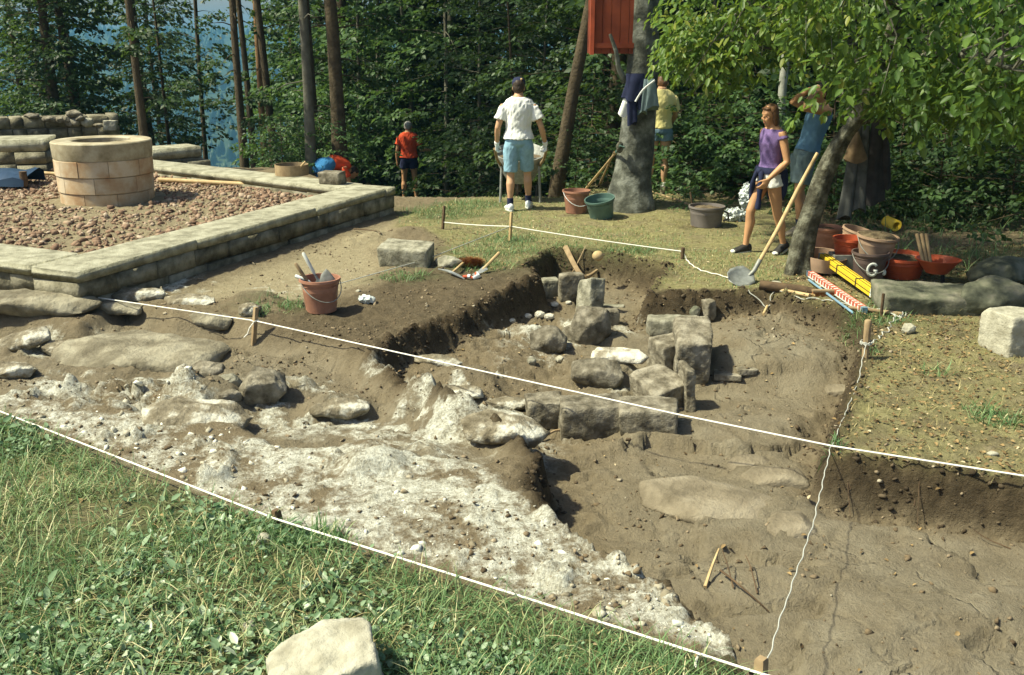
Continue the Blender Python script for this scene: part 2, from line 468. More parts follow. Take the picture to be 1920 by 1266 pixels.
PATH = pxpoly([(300, 560), (740, 412), (745, 440), (700, 470), (720, 500), (690, 530), (560, 560), (420, 560)])
GREENS = [(520, 575, .25), (880, 385, .5), (830, 400, .6), (760, 520, .25), (960, 450, .3), (900, 500, .35), (1180, 470, .3), (1640, 600, .3), (1060, 500, .2), (1690, 560, .3), (930, 470, .5)]

WT = 0.35      # top of the low wall
wA, wB, wC = at(145, 510, WT), at(742, 350, WT), at(-900, 405, WT)
wBk = at(300, 300, WT)
WALL_D1 = (wB - wA).normalized()                     # away from the viewer
WALL_D2 = (at(0, 490, WT) - wA).normalized()          # to the left
WALL_D3 = (wBk - wB).normalized()
WTH = 0.55
n1 = Vector((-WALL_D1.y, WALL_D1.x, 0))              # into the enclosure
n2 = Vector((WALL_D2.y, -WALL_D2.x, 0))
n3 = Vector((-WALL_D3.y, WALL_D3.x, 0))
if n1.x > 0: n1 = -n1
if n2.y < 0: n2 = -n2
if n3.y > 0: n3 = -n3
wCe = wA + WALL_D2 * 6.0
wBe = wB + WALL_D3 * 9.0
ENCL = [(p.x, p.y) for p in (wA + n1 * .2 + n2 * .2, wB + n1 * .2 + n3 * .2, wBe + n3 * .2, wBe + WALL_D3 * 4 + n3 * 6, wCe + n2 * .2)]
WELL = at(205, 388, 0.2)
WELL = WELL + Vector((WELL.x, WELL.y, 0)).normalized() * 0.6
WELL.z = 0.2

# grid lines: fine over the dig, coarser and coarser out to the far hill
xs = np.arange(-4.6, 4.6001, 0.022)
step, x = 0.03, 4.6
out = []
while x < 1500:
    x += step; out.append(x); step *= 1.06 if step < 0.2 else 1.13
xs = np.concatenate([-np.array(out[::-1]), xs, np.array(out)])
ys = [2.0]
while ys[-1] < 19: ys.append(ys[-1] + 0.0042 * ys[-1] + 0.004)
step = 0.12
while ys[-1] < 2150: ys.append(ys[-1] + step); step = min(step * 1.06, 26)
yb, step = [], 0.02
y = 2.0
while y > -55: y -= step; yb.append(y); step *= 1.25
ys = np.array(yb[::-1] + ys)
GX, GY = np.meshgrid(xs, ys)
fine = (GY > 1.0) & (GY < 24) & (np.abs(GX) < 12)
fx_, fy_ = GX[fine], GY[fine]
warpx = fx_ + 0.035 * fbm(fx_, fy_, 3.0, 5, 3) ; warpy = fy_ + 0.035 * fbm(fx_, fy_, 3.0, 9, 3)
def sdf(poly, w=True):
    s = np.full(GX.shape, -50.0)
    s[fine] = poly_sd(warpx if w else fx_, warpy if w else fy_, poly)
    return s
# hilltop, slope into the valley, far hill
edge = 13.8 + 4.5 * sstep(0.6, 2.2, GX) - 0.0 * GX
edge = np.where(GX < -1.0, np.maximum(edge, 13.8 + 3.4 * sstep(1.5, 4.5, -GX)), edge)
d = np.maximum(GY - edge, 0)
drop = 0.163 * np.minimum(d, 8) * sstep(0, 2.0, d) + np.maximum(d - 8, 0) * (0.30 - 0.13 * sstep(0.0, 6.0, GX)) * (1 + 0 * GX)
side = np.maximum(np.abs(GX) - 16, 0)
drop = drop + side * 0.25
valley = -105 + 12 * fbm(GX, GY, 0.004, 3, 3)
base = np.maximum(-drop, valley)
far = sstep(480, 1500, GY + 0.12 * np.abs(GX) + 90 * fbm(GX, GY, 0.0022, 21, 3))
crest = -9 + 13 * fbm(GX, GY, 0.0016, 8, 3) + 10 * sstep(-300, -900, GX)
base = base * (1 - far) + crest * far
Z = base + np.where(GY > 26, 1.6 * fbm(GX, GY, 0.08, 31, 4) * sstep(26, 60, GY), 0) + np.where(GY > 200, 5 * np.abs(fbm(GX, GY, 0.035, 71, 2)), 0)

s_pit, s_sunk, s_ridge, s_lawn = sdf(PIT), sdf(SUNK), sdf(RIDGE), sdf(LAWN, False)
s_back, s_lit, s_baulk, s_path = sdf(BACKG), sdf(LITTER), sdf(BAULK), sdf(PATH)
s_encl = sdf(ENCL, False)
nz1 = np.zeros(GX.shape); nz2 = nz1.copy(); nz3 = nz1.copy(); nz4 = nz1.copy(); nz5 = nz1.copy()
nz1[fine] = fbm(fx_, fy_, 0.9, 2, 4)          # broad swells
nz2[fine] = fbm(fx_, fy_, 5.0, 3, 4)          # lumps
nz3[fine] = fbm(fx_, fy_, 19.0, 4, 3, 0.6)    # clods
nz4[fine] = np.abs(fbm(fx_, fy_, 2.6, 6, 4))  # ridged
nz5[fine] = fbm(fx_ + 0.25 * nz2[fine], fy_ * 1.5 + 0.25 * nz1[fine], 2.2, 14, 3)
terr = nz5 * 4.2
tf = np.floor(terr); tr = terr - tf
terrace = (tf + sstep(0.80, 0.97, tr)) / 4.2    # ledges of split rock
def plates(x, y, scale, seed):
    """split rock: every plate its own height, with open joints between"""
    x, y = x * scale, y * scale
    ix, iy = np.floor(x).astype(np.int64), np.floor(y).astype(np.int64)
    d1 = np.full(x.shape, 9.0); d2 = d1.copy(); h1 = np.zeros(x.shape)
    for ox in (-1, 0, 1):
        for oy in (-1, 0, 1):
            jx, jy = ix + ox, iy + oy
            dd_ = np.hypot(jx + _h(jx, jy, seed) - x, jy + _h(jx, jy, seed + 5) - y)
            hh_ = _h(jx, jy, seed + 9)
            c1 = dd_ < d1
            d2 = np.where(c1, d1, np.minimum(d2, dd_)); h1 = np.where(c1, hh_, h1); d1 = np.where(c1, dd_, d1)
    return h1, d2 - d1
pl_h, pl_e, pm_h, pm_e = nz1 * 0, nz1 * 0 + 1, nz1 * 0, nz1 * 0 + 1
wx_, wy_ = fx_ + .16 * nz2[fine] + .05 * nz3[fine], fy_ + .16 * nz1[fine] + .06 * nz2[fine]
pl_h[fine], pl_e[fine] = plates(wx_, wy_ * 1.25, 1.35, 41)
pm_h[fine], pm_e[fine] = plates(wx_ + .05 * nz3[fine], wy_ * 1.5, 4.2, 47)
in_pit = sstep(-0.02, 0.13, s_pit)
in_sunk = sstep(-0.05, 0.16, s_sunk)
in_ridge = sstep(-0.03, 0.10, s_ridge)
in_lawn = sstep(-0.06, 0.10, s_lawn)
in_back = sstep(-0.10, 0.15, s_back)
in_lit = sstep(-0.03, 0.12, s_lit)
in_baulk = sstep(-0.06, 0.08, s_baulk)
in_path = sstep(-0.15, 0.2, s_path)
in_encl = sstep(-0.02, 0.05, s_encl)
pit_z = -0.34 + 0.15 * sstep(6.6, 8.6, GY) * sstep(1.2, 2.2, GX) + 0.10 * sstep(0.4, -0.4, GX) * sstep(5.6, 6.4, GY)
floor_rock = sstep(0.1, 0.4, s_pit) * sstep(0.2, 0.9, GX)
pit_z = pit_z + floor_rock * (0.02 * nz1 + 0.03 * terrace + 0.006 * nz2 + 0.085 * pl_h + .02 * pm_h * sstep(.2, .5, pl_h) - 0.035 * sstep(.06, .0, pl_e) * sstep(-.3, .2, nz1 + nz2)) + (1 - floor_rock) * (0.05 * terrace + 0.02 * nz2 + 0.05 * pm_h)
sunk_z = -0.17 + 0.035 * terrace + 0.012 * nz2 + 0.04 * nz1 + 0.03 * pl_h + .035 * pm_h * sstep(.35, .6, pl_h)
z = 0.02 * nz1
z = z + in_baulk * (0.03 * nz2) - 0.03 * in_path
z = z * (1 - in_sunk) + sunk_z * in_sunk
z = z * (1 - in_pit) + pit_z * in_pit
ridge_z = -0.08 + 0.045 * nz2 + 0.08 * (nz4 - 0.25) + 0.03 * terrace + 0.085 * pm_h * (.7 + .9 * nz2) - .045 * sstep(.12, .0, pm_e) * sstep(-.2, .3, nz1) + .02 * nz3 + .03 * np.maximum(nz2, 0) - 0.04 * sstep(-1.0, 1.2, GX)
z = z * (1 - in_ridge) + np.maximum(ridge_z, z) * in_ridge
z = z * (1 - in_lawn) + (0.02 + 0.03 * nz1 + 0.012 * nz2) * in_lawn
edge_rough = np.exp(-(s_pit / 0.10) ** 2)
z = z + 0.035 * nz2 * edge_rough + 0.045 * nz3 * edge_rough
def bump_px(u, v, r, h, z0=0.0, ex=1.0, rot=0.0, p=2.0):
    c = at(u, v, z0)
    dx, dy = GX - c.x, GY - c.y
    a, b = dx * math.cos(rot) + dy * math.sin(rot), -dx * math.sin(rot) + dy * math.cos(rot)
    q = (np.abs(a) / (r * ex)) ** p + (np.abs(b) / r) ** p
    return h * np.exp(-q * (1 + 0.8 * nz2))
# plates and humps of natural rock that stay part of the ground
rocks = np.zeros(GX.shape)
rk = .8
for u, v, r, h, ex, rot in ((480, 562, .10, .10, 2.0, -.1), (390, 770, .17, .20, 1.5, .1), (560, 735, .10, .08, 1.3, 0), (640, 770, .12, .10, 1.6, .3), (880, 800, .18, .16, 1.7, -.2),
                            (960, 820, .12, .12, 1.3, .3), (800, 775, .15, .10, 1.6, 0), (700, 925, .12, .09, 1.4, .4), (870, 700, .12, .09, 1.9, -.2), (1150, 672, .12, .13, 1.7, -.1),
                            (1000, 600, .16, .13, 1.3, .4), (740, 870, .2, .06, 1.6, .2)):
    rocks = np.maximum(rocks, bump_px(u, v, r, h, -0.15 if v > 590 else 0, ex, rot, 4.0))
for u, v, r, h, ex, rot in ((1450, 690, .42, .10, 1.6, -.3), (1570, 720, .14, .06, 1.2, 0), (1405, 870, .16, .07, 1.6, -.4), (1360, 960, .45, .05, 1.5, -.5), (1450, 900, .22, .07, 1.4, -.2),
                            (1480, 975, .16, .08, 1.2, .1), (1700, 1060, .42, .05, 1.6, -.3), (1760, 1200, .4, .07, 1.4, .1), (1560, 1130, .35, .05, 1.6, .2)):
    rocks = np.maximum(rocks, bump_px(u, v, r, h, -0.3, ex, rot, 4.0))
z = z + rocks
# loose edge where the path breaks off beside the plateau
z = z + bump_px(760, 440, .25, .09, 0, 2.0, .3) + bump_px(700, 448, .12, .06, 0, 2.0, .2)
z = z * (1 - in_encl) + 0.2 * in_encl * (1 + 0.08 * nz1) + 0.02 * nz2 * in_encl
soilish = 1 - np.maximum(in_lawn, np.maximum(in_back, in_path * .7))
z = z + (0.014 * nz3 + .006 * nz2 + .014 * pm_h) * soilish * (1 - .5 * floor_rock)
# root pit wall and bench round the base of the big beech
bz = at(1190, 385, 0)
z = z + 0.10 * np.exp(-(((GX - bz.x) / .6) ** 2 + ((GY - bz.y) / .6) ** 2))
Z = np.where(fine, z * sstep(24, 20, GY) + base, Z)

def _bil(A):
    def f(x, y):
        x = np.atleast_1d(np.asarray(x, float)); y = np.atleast_1d(np.asarray(y, float))
        i = np.clip(np.searchsorted(xs, x) - 1, 0, len(xs) - 2); j = np.clip(np.searchsorted(ys, y) - 1, 0, len(ys) - 2)
        tx = np.clip((x - xs[i]) / (xs[i + 1] - xs[i]), 0, 1); ty = np.clip((y - ys[j]) / (ys[j + 1] - ys[j]), 0, 1)
        return A[j, i] * (1 - tx) * (1 - ty) + A[j, i + 1] * tx * (1 - ty) + A[j + 1, i] * (1 - tx) * ty + A[j + 1, i + 1] * tx * ty
    return f
hzv = _bil(Z)
def hz(x, y): return float(hzv(x, y)[0])
def gnd(u, v, z0=0.0):
    """the ground point seen at a pixel of the photograph"""
    for _ in range(6):
        p = at(u, v, z0); z1 = hz(p.x, p.y)
        if abs(z1 - z0) < 1e-3: break
        z0 = 0.5 * (z0 + z1)
    p = at(u, v, z0); p.z = hz(p.x, p.y)
    return p

# what the surface is made of
crust = sstep(-0.12, 0.25, nz2 + 0.7 * nz1 + 0.25 * nz3 + 0.05)
m_mortar = in_ridge * (0.40 + 0.55 * crust) * (.82 + .18 * sstep(-2.6, -.8, GX))
for u, v, r, a in ((640, 745, .35, .7), (780, 700, .3, .55), (900, 690, .3, .8), (950, 730, .35, .75), (880, 790, .4, .8), (1170, 675, .2, 1.0), (1010, 600, .3, .9), (1070, 575, .25, .7), (330, 552, .3, .8),
                   (470, 560, .2, .8), (560, 555, .2, .5), (110, 640, .25, .7), (360, 720, .3, .7), (1130, 720, .3, .6), (830, 720, .4, .9), (900, 765, .4, 1.), (800, 805, .35, .95), (620, 740, .4, .8), (560, 775, .3, .7), (700, 790, .3, .8), (300, 745, .5, .8), (180, 715, .4, .7), (980, 640, .25, .6), (1230, 720, .3, .7), (1180, 580, .2, .5), (760, 660, .1, .2)):
    c = at(u, v, -0.1)
    m_mortar = np.maximum(m_mortar, 1.15 * a * np.exp(-((GX - c.x) ** 2 + (GY - c.y) ** 2) / r ** 2) * sstep(-0.25, 0.15, nz2 + 0.4 * nz3 + 0.4 * nz1) * (1 - 0.9 * in_baulk))
humus = np.maximum(in_baulk * 0.55, np.exp(-((s_pit + 0.01) / 0.09) ** 2) * (1 - in_ridge) * (1 - in_sunk))
humus = np.maximum(humus, 0.9 * sstep(0.10, -0.0, np.abs(s_pit - 0.05)) * sstep(0.55, 0.2, in_ridge) * (1 - in_sunk))
humus = np.maximum(humus, .45 * in_lit * sstep(-.3, .3, nz2))
green = in_lawn * sstep(-0.5, 0.1, nz1 + 0.3 * nz2 + 0.25)
gsp = np.zeros(GX.shape)
for u, v, r in GREENS:
    c = at(u, v, 0)
    gsp = np.maximum(gsp, np.exp(-(((GX - c.x) / (r * 1.3)) ** 2 + ((GY - c.y) / r) ** 2)) * sstep(-.3, .3, nz2 + .2))
green = np.maximum(green, gsp * (1 - in_pit))
dry = np.maximum(np.maximum(in_back, in_lit * 0.9), in_lawn * 0.8) * (1 - in_pit)
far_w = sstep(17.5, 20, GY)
rocky = np.clip(floor_rock * 0.8 + in_sunk * 0.7 * (1 - in_ridge) + rocks * 5, 0, 1)
rocky = np.clip(rocky * (.75 + .5 * nz2), 0, 1)
inside = in_encl
idx = np.arange(GX.size).reshape(GX.shape)
quads = np.stack([idx[:-1, :-1], idx[:-1, 1:], idx[1:, 1:], idx[1:, :-1]], -1).reshape(-1, 4)
me = np_mesh("ground", np.stack([GX.ravel(), GY.ravel(), Z.ravel()], 1), quads,
             {"mortar": m_mortar.ravel(), "humus": np.clip(humus, 0, 1).ravel(), "green": green.ravel(), "dry": dry.ravel(), "rocky": rocky.ravel(),
              "forest": far_w.ravel(), "pathy": np.maximum(in_path, inside * .6).ravel()}, smooth=True)

m, nt, b = new_mat("dug_ground")
co = coords(nt)
n_a, n_b, n_c, n_d = nnoise(nt, co, 3.5, 6), nnoise(nt, co, 16, 6, 0.7), nnoise(nt, co, 60, 5, 0.7), nnoise(nt, co, 0.9, 4)
soil = ramp(nt, n_b, [(0.28, (0.125, 0.100, 0.061)), (0.52, (0.21, 0.173, 0.109)), (0.75, (0.29, 0.245, 0.162))])
soil = nmix(nt, nmath(nt, 'MULTIPLY', n_a, 0.6), soil, (0.18, 0.138, 0.08))
pathc = ramp(nt, n_b, [(0.3, (0.25, 0.21, 0.125)), (0.7, (0.37, 0.322, 0.207))])
rockc = ramp(nt, nmath(nt, 'MULTIPLY_ADD', n_c, 0.35, nmath(nt, 'MULTIPLY', n_a, 0.65)), [(0.32, (0.15, 0.127, 0.083)), (0.5, (0.235, 0.205, 0.14)), (0.7, (0.33, 0.297, 0.213))])
hum = ramp(nt, n_b, [(0.3, (0.03, 0.022, 0.012)), (0.7, (0.085, 0.062, 0.035))])
dryc = ramp(nt, n_b, [(0.25, (0.125, 0.125, 0.055)), (0.5, (0.25, 0.235, 0.105)), (0.75, (0.38, 0.35, 0.18))])
grn = ramp(nt, n_b, [(0.3, (0.03, 0.05, 0.018)), (0.7, (0.08, 0.115, 0.04))])
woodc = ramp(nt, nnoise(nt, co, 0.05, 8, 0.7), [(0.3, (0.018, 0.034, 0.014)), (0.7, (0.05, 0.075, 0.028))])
mort = ramp(nt, nmath(nt, 'MULTIPLY_ADD', n_c, 0.5, nmath(nt, 'MULTIPLY', n_b, 0.5)), [(0.35, (0.24, 0.225, 0.16)), (0.45, (0.41, 0.395, 0.31)), (0.55, (0.63, 0.63, 0.53)), (0.65, (0.82, 0.84, 0.73))])
c = nmix(nt, nattr(nt, "pathy"), soil, pathc)
c = nmix(nt, nattr(nt, "rocky"), c, rockc)
vo = nt.nodes.new("ShaderNodeTexVoronoi"); vo.feature = 'DISTANCE_TO_EDGE'; vo.inputs["Scale"].default_value = 1.5
ds = nt.nodes.new("ShaderNodeTexNoise"); ds.inputs["Scale"].default_value = 3.0; ds.inputs["Detail"].default_value = 6
nt.links.new(co, ds.inputs["Vector"])
vm = nt.nodes.new("ShaderNodeVectorMath"); vm.operation = 'MULTIPLY_ADD'; vm.inputs[1].default_value = (.55, .55, .0)
nt.links.new(ds.outputs[1], vm.inputs[0]); nt.links.new(co, vm.inputs[2]); nt.links.new(vm.outputs[0], vo.inputs["Vector"])
crk = nmath(nt, 'MULTIPLY', nmath(nt, 'MULTIPLY_ADD', vo.outputs["Distance"], -38.0, 1.0, clamp=True), nmath(nt, 'MULTIPLY', nattr(nt, "rocky"), nmath(nt, 'MULTIPLY_ADD', n_a, 5.0, -2.0, clamp=True)))
c = nmix(nt, nmath(nt, 'MULTIPLY', crk, .3), c, (0.075, 0.057, 0.034))
c = nmix(nt, nattr(nt, "humus"), c, hum)
dm = nmath(nt, 'MULTIPLY', nattr(nt, "dry"), nmath(nt, 'MULTIPLY_ADD', n_a, 3.0, -0.75, clamp=True))
c = nmix(nt, dm, c, dryc)
gm = nmath(nt, 'MULTIPLY', nattr(nt, "green"), nmath(nt, 'MULTIPLY_ADD', n_b, 3.0, -0.8, clamp=True))
c = nmix(nt, gm, c, grn)
mm = nmath(nt, 'MULTIPLY_ADD', nattr(nt, "mortar"), 1.15, nmath(nt, 'ADD', nmath(nt, 'MULTIPLY_ADD', n_b, 1.7, -.98), nmath(nt, 'ADD', nmath(nt, 'MULTIPLY_ADD', nnoise(nt, co, 2.6, 8, .72, .4), 5.6, -2.85), nmath(nt, 'MULTIPLY_ADD', n_c, .8, -.4))))
mm = nmath(nt, 'MULTIPLY', nmath(nt, 'MULTIPLY_ADD', mm, 1.15, 0.0, clamp=True), nmath(nt, 'MULTIPLY', nattr(nt, "mortar"), 3.0, clamp=True))
c = nmix(nt, mm, c, mort)
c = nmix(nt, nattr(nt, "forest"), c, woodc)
nt.links.new(c, b.inputs["Base Color"])
b.inputs["Roughness"].default_value = 0.95
b.inputs["Specular IOR Level"].default_value = 0.15
h = nmath(nt, 'ADD', nmath(nt, 'MULTIPLY_ADD', n_c, 0.55, nmath(nt, 'MULTIPLY', n_b, 0.8)), nmath(nt, 'MULTIPLY', nnoise(nt, co, 170, 4, .7), .32))
h = nmath(nt, 'MULTIPLY_ADD', crk, -.7, h)
nbump(nt, b, h, 1.0, 0.035)
M['ground'] = m
tag(link("ground", me, m), "bare dug earth, rock floor, lime mortar ridge and hilltop around the trench", None, None, "structure")

# ------------------------------------------------------------------ far-off wood on the slope across the valley
def cone_field(n, seed):
    g = np.random.default_rng(seed)
    yy = 260 + 1220 * g.random(n) ** 1.3
    xx = yy * (-0.75 + 1.1 * g.random(n))
    zz = hzv(xx, yy) - 0.5
    hh = (9 + 10 * g.random(n)); rr = hh * (0.16 + 0.1 * g.random(n))
    k = 6
    V, T, rv = [], [], []
    a = np.arange(k) * 2 * math.pi / k
    for f_, (q, zq) in enumerate(((0.5, 0.1), (1.0, 0.3), (0.55, 0.65))):
        ring = np.stack([xx[:, None] + rr[:, None] * q * np.cos(a + f_)[None] * (0.8 + 0.4 * g.random((n, k))), yy[:, None] + rr[:, None] * q * np.sin(a + f_)[None], np.repeat((zz + hh * zq)[:, None], k, 1) + hh[:, None] * .05 * g.random((n, k))], -1)
        V.append(ring)
    tip = np.stack([xx, yy, zz + hh], -1)[:, None]
    V = np.concatenate(V + [tip], 1)
    m_ = V.shape[1]
    tri = []
    for s_ in range(2):
        for i in range(k):
            j = (i + 1) % k
            tri += [(s_ * k + i, s_ * k + j, s_ * k + k + j), (s_ * k + i, s_ * k + k + j, s_ * k + k + i)]
    for i in range(k): tri.append((2 * k + i, 2 * k + (i + 1) % k, 3 * k))
    T = (np.arange(n) * m_)[:, None, None] + np.array(tri)[None]
    return V.reshape(-1, 3), T.reshape(-1, 3), np.repeat(g.random(n), m_)
V, T, rv = cone_field(6000, 5)
tag(link("far_forest", np_mesh("far_forest", V, T, {"rnd": rv}), M['leaf_dark']), "hazy blue wood covering the hillside across the valley", None, None, "stuff")
# ================================================================== stones
def rock_mesh(name, dims, seed, p=5.0, cuts=7, depth=(0.72, 0.98), rough=0.05, res=7):
    """a broken stone: hull of jittered corners, worn at the edges, pitted all over"""
    g = random.Random(seed)
    pts = []
    if p >= 4.5:
        j = .22 if depth[0] < .8 else .15
        for sx in (-1, 1):
            for sy in (-1, 1):
                for sz in (-1, 1):
                    c = Vector((sx * (1 - g.random() * j), sy * (1 - g.random() * j), sz * (1 - g.random() * j * .8)))
                    if g.random() < (.55 if cuts < 9 else .9):
                        k = g.uniform(.12, .5 if cuts < 9 else .75)
                        pts += [c - Vector((sx * k, 0, 0)), c - Vector((0, sy * k * g.uniform(.6, 1.2), 0)), c - Vector((0, 0, sz * k * g.uniform(.5, 1.0)))]
                    else: pts.append(c)
    else:
        n = 17 if p > 3 else 24
        for i in range(n):
            zz = 1 - 2 * (i + .5) / n; a_ = i * 2.39996 + g.uniform(-.5, .5); r_ = math.sqrt(1 - zz * zz)
            d_ = Vector((r_ * math.cos(a_), r_ * math.sin(a_), zz))
            q = (abs(d_.x) ** p + abs(d_.y) ** p + abs(d_.z) ** p) ** (1.0 / p)
            pts.append(d_ / q * g.uniform(.86, 1.04))
    hd = Vector(dims) / 2
    bm = bmesh.new()
    for q in pts: bm.verts.new((q.x * hd.x, q.y * hd.y, q.z * hd.z))
    bmesh.ops.convex_hull(bm, input=bm.verts[:])
    bmesh.ops.delete(bm, geom=[v for v in bm.verts if not v.link_faces], context='VERTS')
    me0 = bpy.data.meshes.new("tmp"); bm.to_mesh(me0); bm.free()
    o = bpy.data.objects.new("tmp", me0); col.objects.link(o)
    m_ = o.modifiers.new("r", 'REMESH'); m_.mode = 'VOXEL'; m_.voxel_size = max(dims) / (12 + 2.6 * res) * (1 if min(dims) > .3 * max(dims) else .7)
    s_ = o.modifiers.new("s", 'SMOOTH'); s_.factor = .5; s_.iterations = 3 if p >= 4.5 else 5
    me = bpy.data.meshes.new_from_object(o.evaluated_get(bpy.context.evaluated_depsgraph_get()))
    me.name = name
    bpy.data.objects.remove(o); bpy.data.meshes.remove(me0)
    off = Vector((g.uniform(0, 50), g.uniform(0, 50), g.uniform(0, 50)))
    s = max(dims)
    for v in me.vertices:
        w = v.co
        f = mnoise.noise(w * (2.6 / s) + off) * .9 + mnoise.noise(w * (6.5 / s) + off) * .55
        r_ = mnoise.noise(w * (13 / s) + off)
        f += -.55 * max(0, r_) + mnoise.noise(w * (26 / s) + off) * .22 - .55 * abs(mnoise.noise(Vector((w.x * 6 / s, w.y * 6 / s, w.z * 16 / s)) + off * 1.3))
        v.co = w + v.normal * f * rough * s * .42
    me.polygons.foreach_set("use_smooth", [True] * len(me.polygons))
    me.update()
    return me
_rs = [100]
def stone(u, v, dims, label, mat='stone', rot=0.0, tilt=(0, 0), sink=0.04, p=5.0, cuts=7, rough=0.05, z0=-0.25, name="stone_block", cat="stone", group=None, lift=0.0, depth=(0.72, 0.98), front=True, res=7):
    _rs[0] += 1
    g = gnd(u, v, z0)
    dv = Vector((g.x, g.y, 0)).normalized() if front else Vector((0, 0, 0))
    rr = abs(math.cos(rot)) * dims[1] / 2 + abs(math.sin(rot)) * dims[0] / 2
    c = Vector((g.x, g.y, 0)) + dv * rr * 0.85
    zz = min(hz(c.x, c.y), g.z + 0.06) if front else g.z
    o = link(name, rock_mesh(name, dims, _rs[0], p, cuts, depth, rough, res), M[mat])
    o.location = (c.x, c.y, zz + dims[2] / 2 - sink + lift)
    o.rotation_euler = (tilt[0], tilt[1], rot)
    return tag(o, label, cat, group)
WALLG = "stones of the excavated foundation"
# front row of the excavated foundation
stone(1019, 812, (.27, .26, .22), "smallest dark block at left end of the front row of foundation stones", rot=.1, z0=-.34, rough=.06, group=WALLG)
stone(1107, 824, (.455, .32, .25), "wide brown block in middle of the front row of foundation stones", rot=.05, z0=-.34, rough=.06, depth=(.8, 1.0), group=WALLG)
stone(1214, 827, (.42, .32, .21), "flat topped pale brown block at right end of the front row, under the white string", rot=-.12, z0=-.34, rough=.05, depth=(.82, 1.0), group=WALLG)
# right row, going away
stone(1234, 779, (.33, .42, .27), "large brown block just behind the front row, tilted towards the trench floor", rot=.42, tilt=(.12, -.10), z0=-.3, rough=.05, depth=(.82, 1.0), group=WALLG)
stone(1252, 706, (.27, .34, .30), "squarish brown block wedged between tilted block and tall upright block", rot=.35, tilt=(.05, -.05), z0=-.3, rough=.055, group=WALLG)
stone(1294, 724, (.32, .56, .40), "tallest upright block with deep dark right side in the right row of stones", rot=-.12, tilt=(.14, .03), z0=-.28, rough=.07, depth=(.7, 1.0), group=WALLG)
stone(1284, 775, (.075, .26, .36), "thin upright slab leaning against the right side of the stone row", rot=.12, tilt=(0, -.05), z0=-.3, rough=.055, group=WALLG)
stone(1326, 600, (.10, .2, .2), "small dark stone sticking out behind the tall upright block", rot=.3, z0=-.25, rough=.05)
# back group
stone(1029, 560, (.20, .18, .26), "small grey block at the back corner against the dark soil bank", rot=.25, z0=-.2, rough=.055, group=WALLG, mat='stone_grey')
stone(1070, 566, (.26, .16, .30), "upright flat faced slab next to the small grey corner block", rot=.12, z0=-.2, rough=.025, depth=(.85, 1.0), group=WALLG)
stone(1106, 592, (.20, .26, .38), "narrow leaning stone with pale lit edge behind the largest boulder group", rot=.5, tilt=(-.25, .22), z0=-.25, rough=.05, mat='stone_grey', group=WALLG)
stone(1108, 652, (.40, .36, .40), "big pointed boulder with broken dark face in the back stone group", rot=.5, tilt=(-.15, .1), z0=-.3, rough=.07, p=3.6, group=WALLG)
stone(1075, 640, (.18, .16, .12), "small brown stone tucked against the pointed boulder", rot=.8, z0=-.3, rough=.06)
stone(1147, 612, (.14, .16, .18), "dark angular stone on the right flank of the pointed boulder", rot=.2, z0=-.3, rough=.06)
stone(1029, 668, (.37, .30, .27), "rounded brown boulder standing alone in the pit, shaded on its right", rot=-.25, tilt=(.1, .1), z0=-.33, rough=.05, p=3.2)
stone(1119, 738, (.46, .32, .24), "flat topped boulder with dark undercut front between rounded boulder and stone row", rot=-.28, tilt=(.16, .08), z0=-.33, rough=.05, p=3.4)
stone(997, 686, (.085, .08, .07), "fist sized bluish grey pebble at foot of the rounded boulder", mat='stone_grey', z0=-.33, p=2.4, cuts=2, sink=.015, name="pebble", cat="pebble", res=4)
stone(1050, 684, (.075, .07, .06), "pale yellowish pebble just right of the bluish grey one", mat='stone_pale', z0=-.33, p=2.6, cuts=3, sink=.015, name="pebble", cat="pebble", res=4)
stone(1262, 596, (.48, .22, .19), "long grey slab lying at the back edge of the trench", rot=-.08, z0=-.12, mat='stone_grey', rough=.045, depth=(.82, 1.0))
stone(1300, 592, (.12, .16, .15), "dark rounded stone at right end of the long grey slab", rot=.3, z0=-.12, mat='stone_dark', p=3)
stone(1150, 578, (.24, .1, .06), "thin pale slab lying flat behind the narrow leaning stone", rot=-.1, z0=-.2, mat='stone_grey', rough=.03)
stone(1362, 722, (.24, .16, .06), "flat thin stone in shade beside the tall upright block", rot=-.2, z0=-.22, rough=.04)
stone(1400, 700, (.16, .1, .05), "small flat stone lying alone on the trench floor", rot=.1, z0=-.2, rough=.05)
# left side
stone(498, 772, (.38, .34, .27), "big tilted block with pale top edge left of the soil bank corner", rot=.55, tilt=(.18, .2), z0=-.18, rough=.05, p=4.2)
stone(430, 740, (.20, .17, .15), "small stone with white cap just left of the big tilted block", rot=.2, z0=-.18, rough=.07, p=3, mat='stone_grey')
stone(388, 714, (.30, .22, .13), "low brown stone with dark right end behind the white capped stone", rot=-.15, z0=-.18, rough=.05, p=4)
stone(432, 772, (.18, .14, .10), "little dark stone in front of the white capped stone", rot=.6, z0=-.16, rough=.08, p=3)
stone(372, 806, (.72, .50, .19), "broad mortar crusted hump with dark undercut front edge", rot=-.12, tilt=(.08, .12), z0=-.1, rough=.06, p=3.4, mat='crust', sink=.08)
stone(940, 853, (.62, .34, .17), "mortar crusted ledge stone hanging over the trench floor", rot=-.3, tilt=(.05, .1), z0=-.2, rough=.06, p=3.5, mat='crust', sink=.07)
stone(262, 566, (.52, .30, .15), "rounded pale crusted rock at the corner of the low wall", rot=.15, z0=-.02, rough=.06, p=3.2, mat='crust', sink=.07)
stone(355, 574, (.60, .26, .13), "long crusted rock ledge with dark underside left of the bucket", rot=-.2, z0=-.02, rough=.08, p=3.2, mat='crust', sink=.06)
stone(470, 596, (.2, .14, .13), "small pale rock propped at the foot of the wooden peg with string", rot=.2, z0=-.08, rough=.08, p=3, mat='crust', sink=.03)
